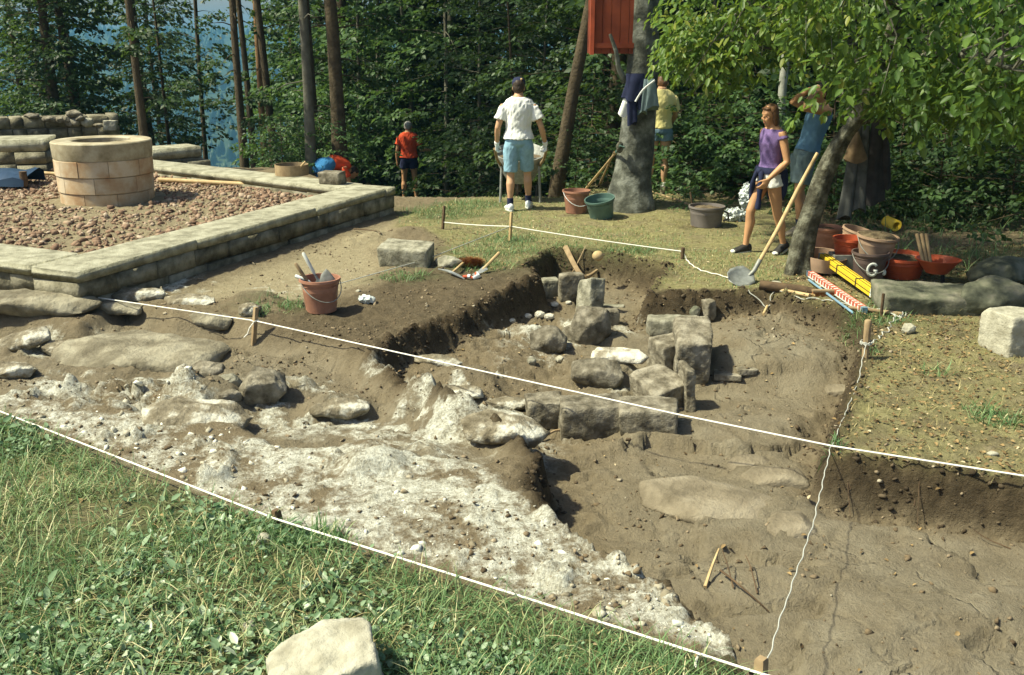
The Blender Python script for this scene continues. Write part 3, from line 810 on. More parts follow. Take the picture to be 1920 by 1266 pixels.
# natural slabs of the hilltop, laid bare on the left
SG_ = "flat natural rock slabs on the left"
stone(70, 606, (1.25, .62, .20), "wide flat natural slab at the left edge below the low wall corner", rot=.06, tilt=(.03, .02), z0=-.1, mat='slab', p=3.6, rough=.05, sink=.03, res=10, group=SG_, name="flat_rock", cat="rock")
stone(262, 700, (1.45, .98, .20), "broadest smooth natural slab, left of the tilted block", rot=-.10, tilt=(.05, .02), z0=-.16, mat='slab', p=3.4, rough=.045, sink=.09, res=10, group=SG_, name="flat_rock", cat="rock")
stone(52, 668, (.46, .30, .14), "crusted slab with pale edge at far left, propped on the rock floor", rot=.35, tilt=(.08, -.16), z0=-.16, mat='crust', p=3.4, rough=.06, sink=.04, group=SG_, name="flat_rock", cat="rock")
stone(118, 668, (.34, .22, .13), "broken pale crusted slab right of the propped one at far left", rot=-.2, tilt=(.05, .1), z0=-.16, mat='crust', p=3.4, rough=.08, sink=.04, group=SG_, name="flat_rock", cat="rock")
stone(205, 600, (.80, .28, .13), "long low natural slab directly under the left string", rot=-.08, tilt=(.06, .02), z0=-.1, mat='slab', p=3.6, rough=.05, sink=.05, group=SG_, name="flat_rock", cat="rock")
stone(395, 618, (.42, .24, .14), "natural slab with dark gap under it left of the flat peg", rot=-.1, tilt=(.06, .06), z0=-.1, mat='slab', p=3.6, rough=.06, sink=.05, group=SG_, name="flat_rock", cat="rock")
stone(25, 715, (.40, .22, .12), "low pale crusted rock at the left edge above the white ridge", rot=.1, z0=-.15, mat='crust', p=3.2, rough=.07, sink=.05, group=SG_, name="flat_rock", cat="rock")
stone(640, 800, (.42, .30, .13), "pale crusted rock lump in middle of the hollow before the soil bank", rot=.2, z0=-.18, mat='crust', p=3.2, rough=.08, sink=.06)
stone(850, 745, (.50, .22, .10), "thin crusted rock plate under the long white string", rot=-.15, tilt=(.08, .03), z0=-.25, mat='crust', p=3.4, rough=.07, sink=.04)
stone(820, 690, (.42, .20, .10), "crusted rock plate at the foot of the dark soil bank", rot=-.2, tilt=(.08, .03), z0=-.25, mat='crust', p=3.4, rough=.07, sink=.04)
stone(950, 768, (.40, .18, .09), "narrow crusted plate just left of the smallest front block", rot=-.1, z0=-.25, mat='crust', p=3.4, rough=.07, sink=.03)
stone(1160, 695, (.50, .26, .10), "white crusted plate behind the flat topped boulder", rot=-.12, tilt=(.06, .05), z0=-.3, mat='mortar', p=3.4, rough=.06, sink=.03)
# plates of the trench floor
for u, v, dx, dy, r_, lab in ((1450, 735, .85, .5, -.25, "widest smooth rock plate in the floor right of the tall block"), (1572, 745, .32, .26, .1, "small rounded rock plate in the floor beside the twine"),
                            (1410, 880, .36, .26, -.3, "rock plate with dark undercut edge below the long string"), (1450, 915, .46, .28, -.1, "pale rock plate next to the undercut one"),
                            (1478, 1005, .34, .30, .1, "squarish rock plate left of the knot in the twine"), (1330, 1010, .9, .6, -.5, "broad curved rock plate in the middle of the trench floor")):
    stone(u, v, (dx, dy, .16), lab, rot=r_, tilt=(.02, .02), z0=-.25, mat='slab_floor', p=3.3, rough=.022, sink=.125, res=9, name="flat_rock", cat="rock", group="rock plates in the trench floor", depth=(.9, 1))
# on the path and plateau
stone(763, 502, (.56, .36, .25), "large squared block resting at the edge of the dirt path", rot=-.22, tilt=(.12, .03), z0=0, rough=.025, depth=(.85, 1.0), mat='stone_grey', sink=.05)
stone(842, 503, (.30, .24, .14), "low rounded stone beside the hatchet, half sunk in the turf", rot=.1, z0=0, rough=.04, p=3.2, mat='stone_grey', sink=.04)
stone(1893, 668, (.42, .36, .34), "big pale squared block at the right edge of the photo", rot=.28, tilt=(0, .05), z0=0, rough=.05, depth=(.85, 1.0), mat='stone_pale', sink=.04)
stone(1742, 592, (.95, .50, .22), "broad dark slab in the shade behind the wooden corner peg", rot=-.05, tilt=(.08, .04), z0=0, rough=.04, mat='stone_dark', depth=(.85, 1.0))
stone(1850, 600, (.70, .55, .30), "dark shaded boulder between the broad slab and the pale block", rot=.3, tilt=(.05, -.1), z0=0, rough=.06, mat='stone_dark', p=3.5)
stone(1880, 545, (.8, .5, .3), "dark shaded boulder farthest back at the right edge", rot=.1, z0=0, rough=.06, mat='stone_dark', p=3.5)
stone(1452, 553, (.13, .1, .09), "small white stone in front of the leaning tree", z0=0, mat='stone_pale', p=3, sink=.02, res=5)
stone(1688, 588, (.12, .08, .06), "flat little pale stone on the twine heap", rot=.2, z0=0, mat='stone_pale', p=3, sink=.015, res=5)
stone(1702, 630, (.13, .10, .09), "little white stone right of the wooden corner peg", rot=.5, z0=0, mat='stone_pale', p=3.4, sink=.015, res=5)
stone(1860, 855, (.07, .05, .03), "bright flat white pebble on the leaf litter above the string", z0=0, mat='stone_pale', p=3, sink=.01, res=4, name="pebble", cat="pebble")
stone(672, 548, (.05, .04, .03), "tiny white pebble in front of the tool filled bucket", z0=0, mat='stone_pale', p=3, sink=.01, res=4, name="pebble", cat="pebble")
fs = stone(612, 1352, (.42, .36, .25), "big pale lit stone in the foreground grass", rot=.35, tilt=(.12, -.2), z0=0, rough=.09, p=5, cuts=9, mat='stone_pale', depth=(.7, .92), sink=.08, res=10)
stone(468, 1188, (.06, .05, .05), "small white stone in the grass left of the big pale stone", z0=0, mat='stone_pale', p=3, sink=.01, res=4, name="pebble", cat="pebble")
stone(495, 1022, (.07, .06, .06), "small cream pebble in the grass below the dark peg", z0=0, mat='stone_pale', p=3, sink=.01, res=4, name="pebble", cat="pebble")
for u, v, s, lab in ((1040, 578, .1, "pale rubble lump directly below the upright flat faced slab"), (1085, 592, .09, "pale rubble lump touching the left foot of the narrow leaning stone"),
                     (1012, 597, .12, "largest pale rubble lump, against the foot of the soil bank"), (960, 607, .08, "leftmost small rubble lump below the dark soil face"),
                     (1030, 600, .11, "broad pale rubble lump left of the pointed boulder"), (1066, 575, .07, "smallest pale rubble lump, between flat faced slab and narrow leaning stone"),
                     (990, 588, .09, "pale rubble lump high at the foot of the soil face, left of the corner block")):
    stone(u, v, (s, s * .8, s * .6), lab, z0=-.25, mat='mortar', p=2.8, rough=.08, sink=.02, res=4, name="rubble_lump", cat="stone", group="rubble lumps at foot of the soil bank")

# thousands of crumbs of stone and clods on the dug floor
def pebble_cloud(name, label, pts, sizes, mat, seed, kind="stuff", parent=None):
    g = np.random.default_rng(seed)
    ico = [(-.53, 0, .85), (.53, 0, .85), (-.53, 0, -.85), (.53, 0, -.85), (0, .85, .53), (0, .85, -.53), (0, -.85, .53), (0, -.85, -.53), (.85, .53, 0), (-.85, .53, 0), (.85, -.53, 0), (-.85, -.53, 0)]
    tri = [(1,4,0),(4,9,0),(4,5,9),(8,5,4),(1,8,4),(1,10,8),(10,3,8),(8,3,5),(3,2,5),(3,7,2),(3,10,7),(10,6,7),(6,11,7),(6,0,11),(6,1,0),(10,1,6),(11,0,9),(2,11,9),(5,2,9),(11,2,7)]
    B = np.array(ico); n = len(pts)
    V = B[None] * (1 + 0.42 * g.standard_normal((n, 12, 1)).clip(-1.6, 1.4)) * np.stack([1 + .3 * g.standard_normal(n).clip(-1.5, 1.5), 1 + .3 * g.standard_normal(n).clip(-1.5, 1.5), .62 + .15 * g.random(n)], -1)[:, None]
    a = g.random(n) * 6.283; ca, sa = np.cos(a), np.sin(a)
    tl = .5 * g.standard_normal(n); ct, st = np.cos(tl), np.sin(tl)
    x, y, zz = V[..., 0], V[..., 1], V[..., 2]
    y, zz = y * ct[:, None] - zz * st[:, None], y * st[:, None] + zz * ct[:, None]
    x, y = x * ca[:, None] - y * sa[:, None], x * sa[:, None] + y * ca[:, None]
    V = np.stack([x, y, zz], -1) * sizes[:, None, None] * .5 + pts[:, None]
    T = (np.arange(n) * 12)[:, None, None] + np.array(tri)[None]
    me = np_mesh(name, V.reshape(-1, 3), T.reshape(-1, 3), {"rnd": np.repeat(g.random(n), 12)})
    return tag(link(name, me, mat, parent), label if parent is None else None, None, None, kind)
def rnd_mat(name, stops, rough=0.9, bump=0.5):
    m, nt, b = new_mat(name)
    co = coords(nt)
    c = ramp(nt, nmath(nt, 'MULTIPLY_ADD', nnoise(nt, co, 40, 4), 0.3, nmath(nt, 'MULTIPLY', nattr(nt, "rnd"), 0.75)), stops)
    nt.links.new(c, b.inputs["Base Color"]); b.inputs["Roughness"].default_value = rough; b.inputs["Specular IOR Level"].default_value = 0.2
    nbump(nt, b, nnoise(nt, co, 70, 5, .7), bump, .01)
    return m
M['rubble'] = rnd_mat("reddish_rubble", [(0.1, (0.115, 0.070, 0.046)), (0.45, (0.235, 0.152, 0.10)), (0.75, (0.32, 0.232, 0.16)), (0.95, (0.41, 0.345, 0.26))])
M['crumbs'] = rnd_mat("soil_crumbs", [(0.1, (0.07, 0.05, 0.03)), (0.5, (0.16, 0.12, 0.07)), (0.85, (0.25, 0.2, 0.13)), (0.97, (0.5, 0.47, 0.36))])
# dark clods along the cut edges of the trench
px_ = -3 + 8 * nrg.random(60000); py_ = 2.6 + 8.5 * nrg.random(60000)
sd_ = poly_sd(px_, py_, PIT)
k_ = (sd_ > -.06) & (sd_ < .16) & (poly_sd(px_, py_, RIDGE) < -.05) & (poly_sd(px_, py_, SUNK) < -.1)
px_, py_ = px_[k_][:5200], py_[k_][:5200]
sz = .008 + .034 * nrg.random(len(px_)) ** 3
M['clods'] = rnd_mat("dark_clods", [(0.1, (0.025, 0.018, 0.01)), (0.5, (0.06, 0.044, 0.026)), (0.9, (0.11, 0.085, 0.052))])
pebble_cloud("soil_clods", "dark soil clods along the cut edges of the trench", np.stack([px_, py_, hzv(px_, py_)], -1), sz, M['clods'], 8)
# lumps of mortar and rubble in the white ridge
px_ = -4.6 + 6.2 * nrg.random(9000); py_ = 3.2 + 4.2 * nrg.random(9000)
k_ = (poly_sd(px_, py_, RIDGE) > .04) & (nrg.random(9000) < .25 + .75 * sstep(-.1, .4, fbm(px_, py_, 1.6, 91, 3)))
px_, py_ = px_[k_][:450], py_[k_][:450]
sz = .010 + .045 * nrg.random(len(px_)) ** 4
M['mortar_bits'] = rnd_mat("mortar_lumps", [(0.1, (0.16, 0.135, 0.088)), (0.4, (0.34, 0.31, 0.225)), (0.65, (0.62, 0.61, 0.5)), (0.95, (0.76, 0.76, 0.66))])
pebble_cloud("mortar_lumps", "lumps of old lime mortar and rubble stuck in the white ridge", np.stack([px_, py_, hzv(px_, py_) - sz * .08], -1), sz, M['mortar_bits'], 6)
# rubble bed round the well
px_ = -12 + 11 * nrg.random(80000); py_ = 8 + 9.5 * nrg.random(80000)
sdv = poly_sd(px_, py_, ENCL)
dens = 0.35 + 0.65 * sstep(-.5, .3, fbm(px_, py_, .7, 77, 3))
rw = np.hypot(px_ - WELL.x, py_ - WELL.y)
k_ = (sdv > .12) & (nrg.random(len(px_)) < dens) & (rw > .72)
px_, py_ = px_[k_][:24000], py_[k_][:24000]
sz = .02 + .062 * nrg.random(len(px_)) ** 3
pebble_cloud("rubble", "reddish broken stone rubble filling the walled yard round the well", np.stack([px_, py_, hzv(px_, py_) + sz * .12], -1), sz, M['rubble'], 3)
# crumbs and clods on the dug earth
cx = -4.8 + 10 * nrg.random(60000); cy = 2.6 + 9.2 * nrg.random(60000)
inl = poly_sd(cx, cy, LAWN) > -.02
inb = poly_sd(cx, cy, BACKG) > .1
ine = poly_sd(cx, cy, ENCL) > -.3
cl = sstep(-.1, .5, fbm(cx, cy, 1.4, 44, 3))
k_ = (~inl) & (~ine) & (~inb) & (nrg.random(len(cx)) < .12 + .6 * cl ** 2)
cx, cy = cx[k_], cy[k_]
sz = .006 + .026 * nrg.random(len(cx)) ** 4
pebble_cloud("soil_crumbs", "crumbs of soil and chips of stone scattered over the dug earth", np.stack([cx, cy, hzv(cx, cy) + sz * .15], -1), sz, M['crumbs'], 4)

# ------------------------------------------------------------------ walls of dressed stone
_blocks = []
def block_mesh():
    """a few shared unit blocks: bevelled, a little uneven, 44 faces"""
    if _blocks: return rnd.choice(_blocks)
    for k in range(8):
        bm = bmesh.new(); bmesh.ops.create_cube(bm, size=1.0)
        for v in bm.verts: v.co += Vector((rnd.uniform(-.008, .008), rnd.uniform(-.02, .012), rnd.uniform(-.018, .012)))
        bmesh.ops.bevel(bm, geom=bm.edges[:], offset=0.022, segments=1, affect='EDGES', profile=.6)
        for v in bm.verts: v.co += Vector((rnd.uniform(-.006, .006), rnd.uniform(-.012, .012), rnd.uniform(-.008, .008)))
        me = bpy.data.meshes.new("block"); bm.to_mesh(me); bm.free()
        me.polygons.foreach_set("use_smooth", [True] * len(me.polygons))
        _blocks.append(me)
    return _blocks[0]
block_mesh()
def block(parent, c, s, ang, mat, name="stone_block"):
    o = bpy.data.objects.new(name, rnd.choice(_blocks))
    col.objects.link(o)
    o.parent = parent
    o.location, o.scale, o.rotation_euler = c, s, (rnd.uniform(-.008, .008), rnd.uniform(-.008, .008), ang)
    if not o.data.materials: o.data.materials.append(None)
    o.material_slots[0].link = 'OBJECT'; o.material_slots[0].material = mat
    return o
def course_wall(label, P, Q, z0, heights, thick, length, mat, topmat=None, name="stone_wall", inward=None, cap_over=0.0, uneven=0.0, gap=.012):
    """blocks in courses from P to Q; the face line is P-Q and the wall grows to the side `inward`"""
    d = (Q - P); L = d.length; d = d / L
    n = inward
    ang = math.atan2(d.y, d.x)
    t = thing(name, label, "wall", (P.x, P.y, z0), 0)
    t['kind'] = 'thing'
    zc = 0.0
    for ci, h in enumerate(heights):
        last = ci == len(heights) - 1
        x = 0.0 if ci % 2 == 0 else -length * .45
        while x < L - .02:
            l = length * rnd.uniform(.65, 1.35) * (3.6 if ci == len(heights) - 1 and topmat else 1)
            a, e = max(x, 0), min(x + l, L)
            if L - e < .15: e = L
            x = e if e == L else x + l
            if e - a < .05: continue
            dep = thick * rnd.uniform(.94, 1.0)
            c = d * (a + e) / 2 + n * (thick - dep / 2) + Vector((0, 0, zc + h / 2 + rnd.uniform(-uneven, uneven)))
            block(t, c, (e - a - gap, dep, h - gap), ang, topmat if (last and topmat) else mat, "coping_stone" if (last and topmat) else "stone_block")
        zc += h
    mb = MB()
    a, bq = n * (thick * .2), d * L + n * (thick * .2)
    rotm = Matrix.Rotation(ang, 3, 'Z')
    mb.box(d * L / 2 + n * thick / 2 + Vector((0, 0, zc / 2 - .02)), (L - .1, thick * .72, zc - .06), rotm)
    mb.build("mortar_core", M['well_joint'], t, False)
    return t
ZB = -0.16
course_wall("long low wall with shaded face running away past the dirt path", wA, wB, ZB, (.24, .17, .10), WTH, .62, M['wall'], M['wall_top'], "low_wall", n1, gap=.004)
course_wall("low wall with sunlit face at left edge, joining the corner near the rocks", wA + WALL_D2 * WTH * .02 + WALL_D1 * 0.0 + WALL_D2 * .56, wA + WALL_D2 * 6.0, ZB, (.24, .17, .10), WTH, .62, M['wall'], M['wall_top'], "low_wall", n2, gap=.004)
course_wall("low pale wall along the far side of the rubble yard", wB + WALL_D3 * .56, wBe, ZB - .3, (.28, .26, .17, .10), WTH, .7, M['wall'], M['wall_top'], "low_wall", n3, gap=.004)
def px_line(u0, v0, u1, v1, Y0, Y1):
    return atY(u0, v0, Y0), atY(u1, v1, Y1)
# ruin walls behind the well
def ruin(label, u0, v0, Y0, u1, v1, Y1, nc, h, thick, length, top=True, extra=0.3):
    p, q = atY(u0, v0, Y0), atY(u1, v1, Y1)
    zt = (p.z + q.z) / 2
    d = (q - p); d.z = 0; d.normalize(); n = Vector((-d.y, d.x, 0))
    if n.y < 0: n = -n
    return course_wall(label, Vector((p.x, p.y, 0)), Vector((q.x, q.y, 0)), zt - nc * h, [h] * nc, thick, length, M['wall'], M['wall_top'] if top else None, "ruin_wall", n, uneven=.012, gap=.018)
ruin("grey ruin wall of squared blocks behind the well, rubble piled on it", -260, 205, 17.6, 225, 237, 19.6, 5, .21, .5, .34, False)
ruin("dark shaded ruin wall at left edge with pale flat top", -200, 262, 15.2, 82, 262, 15.6, 5, .2, .8, .36)
ruin("lower step of the ruin wall between dark wall and well", 84, 283, 15.7, 150, 280, 16.0, 4, .18, .7, .4)
ruin("short dark ruin wall with pale top right of the well", 285, 278, 16.6, 380, 274, 17.2, 4, .2, .55, .5)
ruin("low stub of ruin wall ending right of the short dark wall", 352, 302, 16.9, 396, 301, 17.2, 3, .16, .3, .3, False)
# loose stones on the ruin wall
def loose(u, v, Y, dims, label, mat='stone', rot=0.0, p=3.4, name="stone", group=None, rough=.06):
    _rs[0] += 1
    q = atY(u, v, Y)
    o = link(name, rock_mesh(name, dims, _rs[0], p, 6, (.72, .98), rough, 5), M[mat])
    o.location = (q.x, q.y, q.z + dims[2] * .45); o.rotation_euler = (0, .05, rot)
    return tag(o, label, "stone", group)
RW = "rubble heaped on the ruin wall"
q = 0
for (u, v, sx, szz, lab) in ((95, 224, .3, .14, "angular reddish stone at left end of the rubble on the ruin wall"), (118, 226, .26, .16, "blocky stone second from left in the rubble on the ruin wall"),
                      (140, 215, .36, .16, "dark flat slab on top of the rubble heap"), (128, 226, .22, .16, "brown stone in middle of the rubble heap"), (150, 222, .2, .14, "pointed pale stone at right end of the rubble heap"),
                      (138, 232, .3, .18, "large brown stone at the foot of the rubble heap"), (60, 216, .3, .1, "low stone near the left bush on the ruin wall")):
    loose(u, v + 6, 18.9, (sx, .26, szz), lab, 'stone', rnd.uniform(-.5, .5), 3.6, group=RW)
loose(164, 239, 19.0, (.26, .24, .20), "pale rounded stone right of the rubble heap on the ruin wall", 'stone_pale', .2, 2.6)
loose(186, 239, 19.2, (.22, .18, .09), "flat reddish stone between the pale rounded stone and the squared one", 'stone', .2, 3)
loose(208, 244, 19.3, (.27, .24, .20), "squared tan stone on the right end of the ruin wall", 'stone_pale', .25, 6)
# block lying on the far wall
_p = at(621, 346, WT)
o = link("stone_block", rock_mesh("stone_block", (.33, .24, .17), 77, 9, 3, (.9, 1.0), .02, 6), M['stone'])
o.location = (_p.x, _p.y + .12, WT + .085 - .01); o.rotation_euler = (0, 0, -.35)
tag(o, "small rectangular block lying on the low wall beside the bent person", "stone")

# ------------------------------------------------------------------ the well
w = thing("well", "round sandstone well with smooth rim in the rubble yard", "well", WELL)
RO, RI = .615, .37
H_RIM, HC = .215, .205
def arc_block(r0, r1, z0, z1, a0, a1, seg=6, bev=.006):
    mb = MB()
    pts = []
    for i in range(seg + 1):
        a = a0 + (a1 - a0) * i / seg
        pts.append((math.cos(a), math.sin(a)))
    secs = []
    for r, zz in ((r0, z0), (r1 - bev, z0), (r1, z0 + bev), (r1, z1 - bev), (r1 - bev, z1), (r0, z1)):
        secs.append([Vector((c_ * r, s_ * r, zz)) for c_, s_ in pts])
    b0 = len(mb.V)
    for s_ in secs: mb.V += s_
    n = seg + 1
    for k in range(len(secs)):
        k2 = (k + 1) % len(secs)
        for i in range(seg):
            mb.F.append((b0 + k * n + i, b0 + k * n + i + 1, b0 + k2 * n + i + 1, b0 + k2 * n + i))
    mb.F.append(tuple(b0 + k * n for k in range(len(secs))))
    mb.F.append(tuple(b0 + k * n + seg for k in reversed(range(len(secs)))))
    return mb
z = -0.06
for ci in range(3):
    a = -2.6 + ci * 0.43
    a_end = a + 2 * math.pi
    rr = RO - .02 - (2 - ci) * .012
    while a < a_end - .01:
        da = rnd.uniform(.62, .95)
        if a_end - a - da < .35: da = a_end - a
        o = arc_block(RI, rr + rnd.uniform(-.003, .003), z + .003, z + HC - .003, a + .005, a + da - .005, 8).build("stone_block", M['well_a'], w)
        a += da
    z += HC
mb = MB(); mb.lathe([(RI + .02, -.06), (RO - .058, -.06), (RO - .052, z), (RI + .02, z)], 40, closed=True); mb.build("mortar_core", M['well_joint'], w)
mb = MB(); zt = z + H_RIM
mb.lathe([(RI - .005, z), (RO - .022, z), (RO - .014, z + .03), (RO - .006, zt - .012), (RO - .018, zt), (RI + .01, zt + .004), (RI - .008, zt - .01)], 48, closed=True)
mb.build("rim", M['well_rim'], w)
mb = MB(); mb.lathe([(RI + .03, -.05), (RI + .012, -.05), (RI + .012, z), (RI + .03, z)], 32, closed=True); mb.build("shaft_lining", M['stone_dark'], w)
mb = MB(); mb.lathe([(0.001, 0.10), (RI, 0.10)], 24); mb.build("shaft_fill", M['soil_fill'], w)
WELL_TOP = WELL.z + zt

# poles, sieve and tarp in the rubble yard
def pole(label, a, b_, r, mat, name="pole", cat="pole", sag=.0, r2=None):
    mid = (a + b_) / 2 - Vector((0, 0, sag))
    mb = MB(); mb.tube([a, a.lerp(mid, .5) - Vector((0, 0, sag * .2)), mid, mid.lerp(b_, .5) - Vector((0, 0, sag * .2)), b_], [r, r, r, r, r2 or r], 10)
    return tag(mb.build(name, mat), label, cat)
pole("pale wooden pole lying on the rubble right of the well", at(298, 337, .27), at(487, 347, .24), .032, M['wood'])
pole("thinner wooden pole lying on the rubble left of the well", at(-40, 318, .34), at(122, 327, .32), .026, M['wood'])
t = thing("sieve", "round wooden sieve left on the far low wall", "sieve", at(542, 331, WT) + Vector((0, .2, 0)))
mb = MB(); mb.lathe([(.225, 0), (.235, 0), (.235, .145), (.225, .145)], 32, closed=True); mb.build("hoop", M['wood_old'], t)
mb = MB(); mb.lathe([(.001, .02), (.224, .02)], 24); mb.build("mesh", M['steel_dull'], t)
pole("short wooden handle sticking out of the round sieve", at(548, 328, WT + .04) + Vector((0, .15, 0)), at(563, 309, WT + .2) + Vector((0, .35, .0)), .014, M['wood'], "handle", "handle")
tb = thing("tarpaulin", "dark blue tarpaulin over a stack at the left edge", "tarpaulin", at(8, 345, .25))
mb = MB(); secs = []
for k, (y_, zz) in enumerate(((-.28, 0), (-.26, .10), (-.1, .16), (.25, .17), (.4, .15), (.42, 0))):
    secs.append([Vector((-1.2 + 1.6 * i / 12, y_ + .02 * math.sin(i * 2.1 + k), max(0, zz + .03 * math.sin(i * 1.7 + k * 2) * (zz > 0)))) for i in range(13)])
mb.grid(secs)
mb.build("sheet", M['blue_plastic'], tb)
mb = MB(); mb.tube([(.38, -.2, 0), (.38, -.2, .2)], .05, 10); mb.build("post", M['wood_dark'], tb)

# ------------------------------------------------------------------ pegs and strings
def peg(label, base, top, r, mat, flat=False, name="wooden_peg", group="pegs marking the trench"):
    mb = MB()
    base = Vector(base); top = Vector(top); ax = (top - base).normalized()
    lo = base - ax * .10
    pts = [lo, base, base.lerp(top, .5), top - ax * .008, top]
    mb.tube(pts, [r * .8, r, r * 1.02, r, r * .8], 4 if flat else 8)
    return tag(mb.build(name, mat), label, "peg", group)
def peg_px(label, ub, vb, ut, vt, r, mat, flat=False, z0=0.0):
    b_ = gnd(ub, vb, z0); tp = atY(ut, vt, b_.y)
    peg(label, b_, tp, r, mat, flat)
    return b_, tp
b1, t1 = peg_px("flat pale peg with knotted white string at the corner of the soil bank", 475, 640, 480, 576, .022, M['wood_old'], True, -.1)
b2, t2 = peg_px("thin dark peg at the near edge of the plateau by the far wall end", 830, 430, 833, 386, .018, M['wood_dark'], True)
b3, t3 = peg_px("pale upright peg on the plateau below the man in the white shirt", 956, 451, 959, 398, .019, M['wood'], True)
b4, t4 = peg_px("short dark peg at the right end of the plateau string", 1279, 486, 1281, 464, .02, M['wood_dark'])
b5, t5 = peg_px("round sawn peg wrapped in string at the trench corner", 1622, 672, 1628, 600, .026, M['wood_old'])
b6, t6 = peg_px("dark square peg on the string beside the white ridge", 524, 990, 517, 956, .024, M['wood_dark'], True)
b7 = at(1428, 1282, .0); t7 = atY(1428, 1234, b7.y); peg("grey peg at the bottom edge where two strings meet", b7 - Vector((0, 0, .25)), t7, .026, M['wood_old'], True)
def string(label, pts, r=.0045, mat='string', n=6, twist=0.0, group=None, sag=0.0):
    pts = [Vector(p) for p in pts]
    fine_ = []
    for i in range(len(pts) - 1):
        L = (pts[i + 1] - pts[i]).length
        m_ = max(4, int(L / (.022 if twist > 0 else .15)))
        for k in range(m_):
            f_ = k / m_
            q_ = pts[i].lerp(pts[i + 1], f_) - Vector((0, 0, sag * 4 * f_ * (1 - f_)))
            fine_.append(q_)
    fine_.append(pts[-1])
    if twist > 0:
        g = random.Random(len(pts) * 31 + int(pts[0].x * 100))
        ph = [g.uniform(0, 6) for _ in range(4)]
        fine_ = [q_ + Vector((math.sin(i * .9 + ph[0]) + .6 * math.sin(i * .37 + ph[1]), .5 * math.sin(i * .7 + ph[2]), .6 * math.cos(i * .9 + ph[3]))) * twist for i, q_ in enumerate(fine_)]
    mb = MB(); mb.tube(fine_, r, n)
    return tag(mb.build("string_line", M[mat]), label, "string", group)
k6 = t6.lerp(b6, .35) + Vector((0, -.03, 0)); k7 = t7.lerp(b7, .45) + Vector((0, -.03, 0))
string("taut white string in the foreground between grass and white ridge", [at(-60, 748, .06), k6, at(960, 1113, .05), k7, at(1640, 1320, .05)], .0052)
k1 = t1.lerp(b1, .38)
string("taut white string from the left wall corner to the peg on the soil bank", [at(68, 545, .07), at(120, 549, .075), k1], .0052)
string("long white string from the soil bank peg across the stones to the right edge", [k1, at(1265, 776, .06), at(1558, 836, .055), at(1930, 894, .05), at(2400, 972, .05)], .0052)
mb = MB(); mb.tube([k1 + Vector((0, -.02, 0)), k1 + Vector((-.04, -.03, -.05)), k1 + Vector((-.06, -.03, -.1)), k1 + Vector((-.09, -.03, -.13))], .005, 6); mb.tube([k1 + Vector((.03, 0, .006)), k1 + Vector((0, -.03, 0)), k1 + Vector((-.03, 0, .004)), k1 + Vector((0, .03, 0)), k1 + Vector((.03, 0, -.004))], .006, 6)
tag(mb.build("string_knot", M['string']), "knot and loose tail of white string on the soil bank peg", "string")
k5 = b5.lerp(t5, .45)
string("grey twisted twine from the round peg down the right side of the trench", [k5, at(1608, 720, .03), at(1557, 842, .03), at(1524, 985, .03), at(1470, 1140, .04), at(1440, 1234, .05), k7], .0029, 'twine', 6, .003)
mb = MB()
mb.tube([k5 + Vector((.042 * math.cos(a * .7), .042 * math.sin(a * .7), .012 * math.sin(a * 2.3) - .01)) for a in range(30)], .0045, 6)
tag(mb.build("string_knot", M['twine']), "grey twine wound round the sawn peg at the trench corner", "string")
k3 = t3.lerp(b3, .5); k2 = t2.lerp(b2, .7); k4 = t4.lerp(b4, .35)
string("white string between the dark peg and the pale peg on the plateau", [k2, k3], .0055, sag=.01)
string("white string from the pale peg to the right end of the plateau", [k3, k4], .0055, sag=.01)
string("greyish string from the pale peg slanting down towards the bucket", [k3, at(800, 486, .08), gnd(628, 540) + Vector((0, 0, .03))], .0045, 'twine')
string("loose white string trailing from the short dark peg over the dry grass", [k4] + [gnd(u, v) + Vector((0, 0, .012)) for u, v in ((1285, 487), (1300, 502), (1316, 510), (1352, 519), (1372, 526))], .0045, 'string', 6, .006)
string("tangled grey twine lying along the shaded trench edge", [gnd(u, v) + Vector((0, 0, .014)) for u, v in ((1402, 545), (1440, 558), (1452, 566), (1500, 566), (1530, 562), (1560, 572), (1590, 574), (1610, 578), (1640, 582), (1672, 588), (1676, 600), (1664, 622), (1640, 642), (1626, 652))], .0045, 'twine', 6, .012)
string("coil of grey twine dropped among leaves by the thin stake", [gnd(u, v) + Vector((0, 0, .014)) for u, v in ((1640, 575), (1680, 578), (1700, 590), (1690, 600), (1672, 590), (1680, 576), (1698, 584), (1680, 605))], .0045, 'twine', 6, .01)
string("loop of white string hanging from the front string near the bottom edge", [at(1310, 1226, .05), at(1305, 1240, .03), at(1304, 1256, .02), at(1314, 1280, .015)], .005)
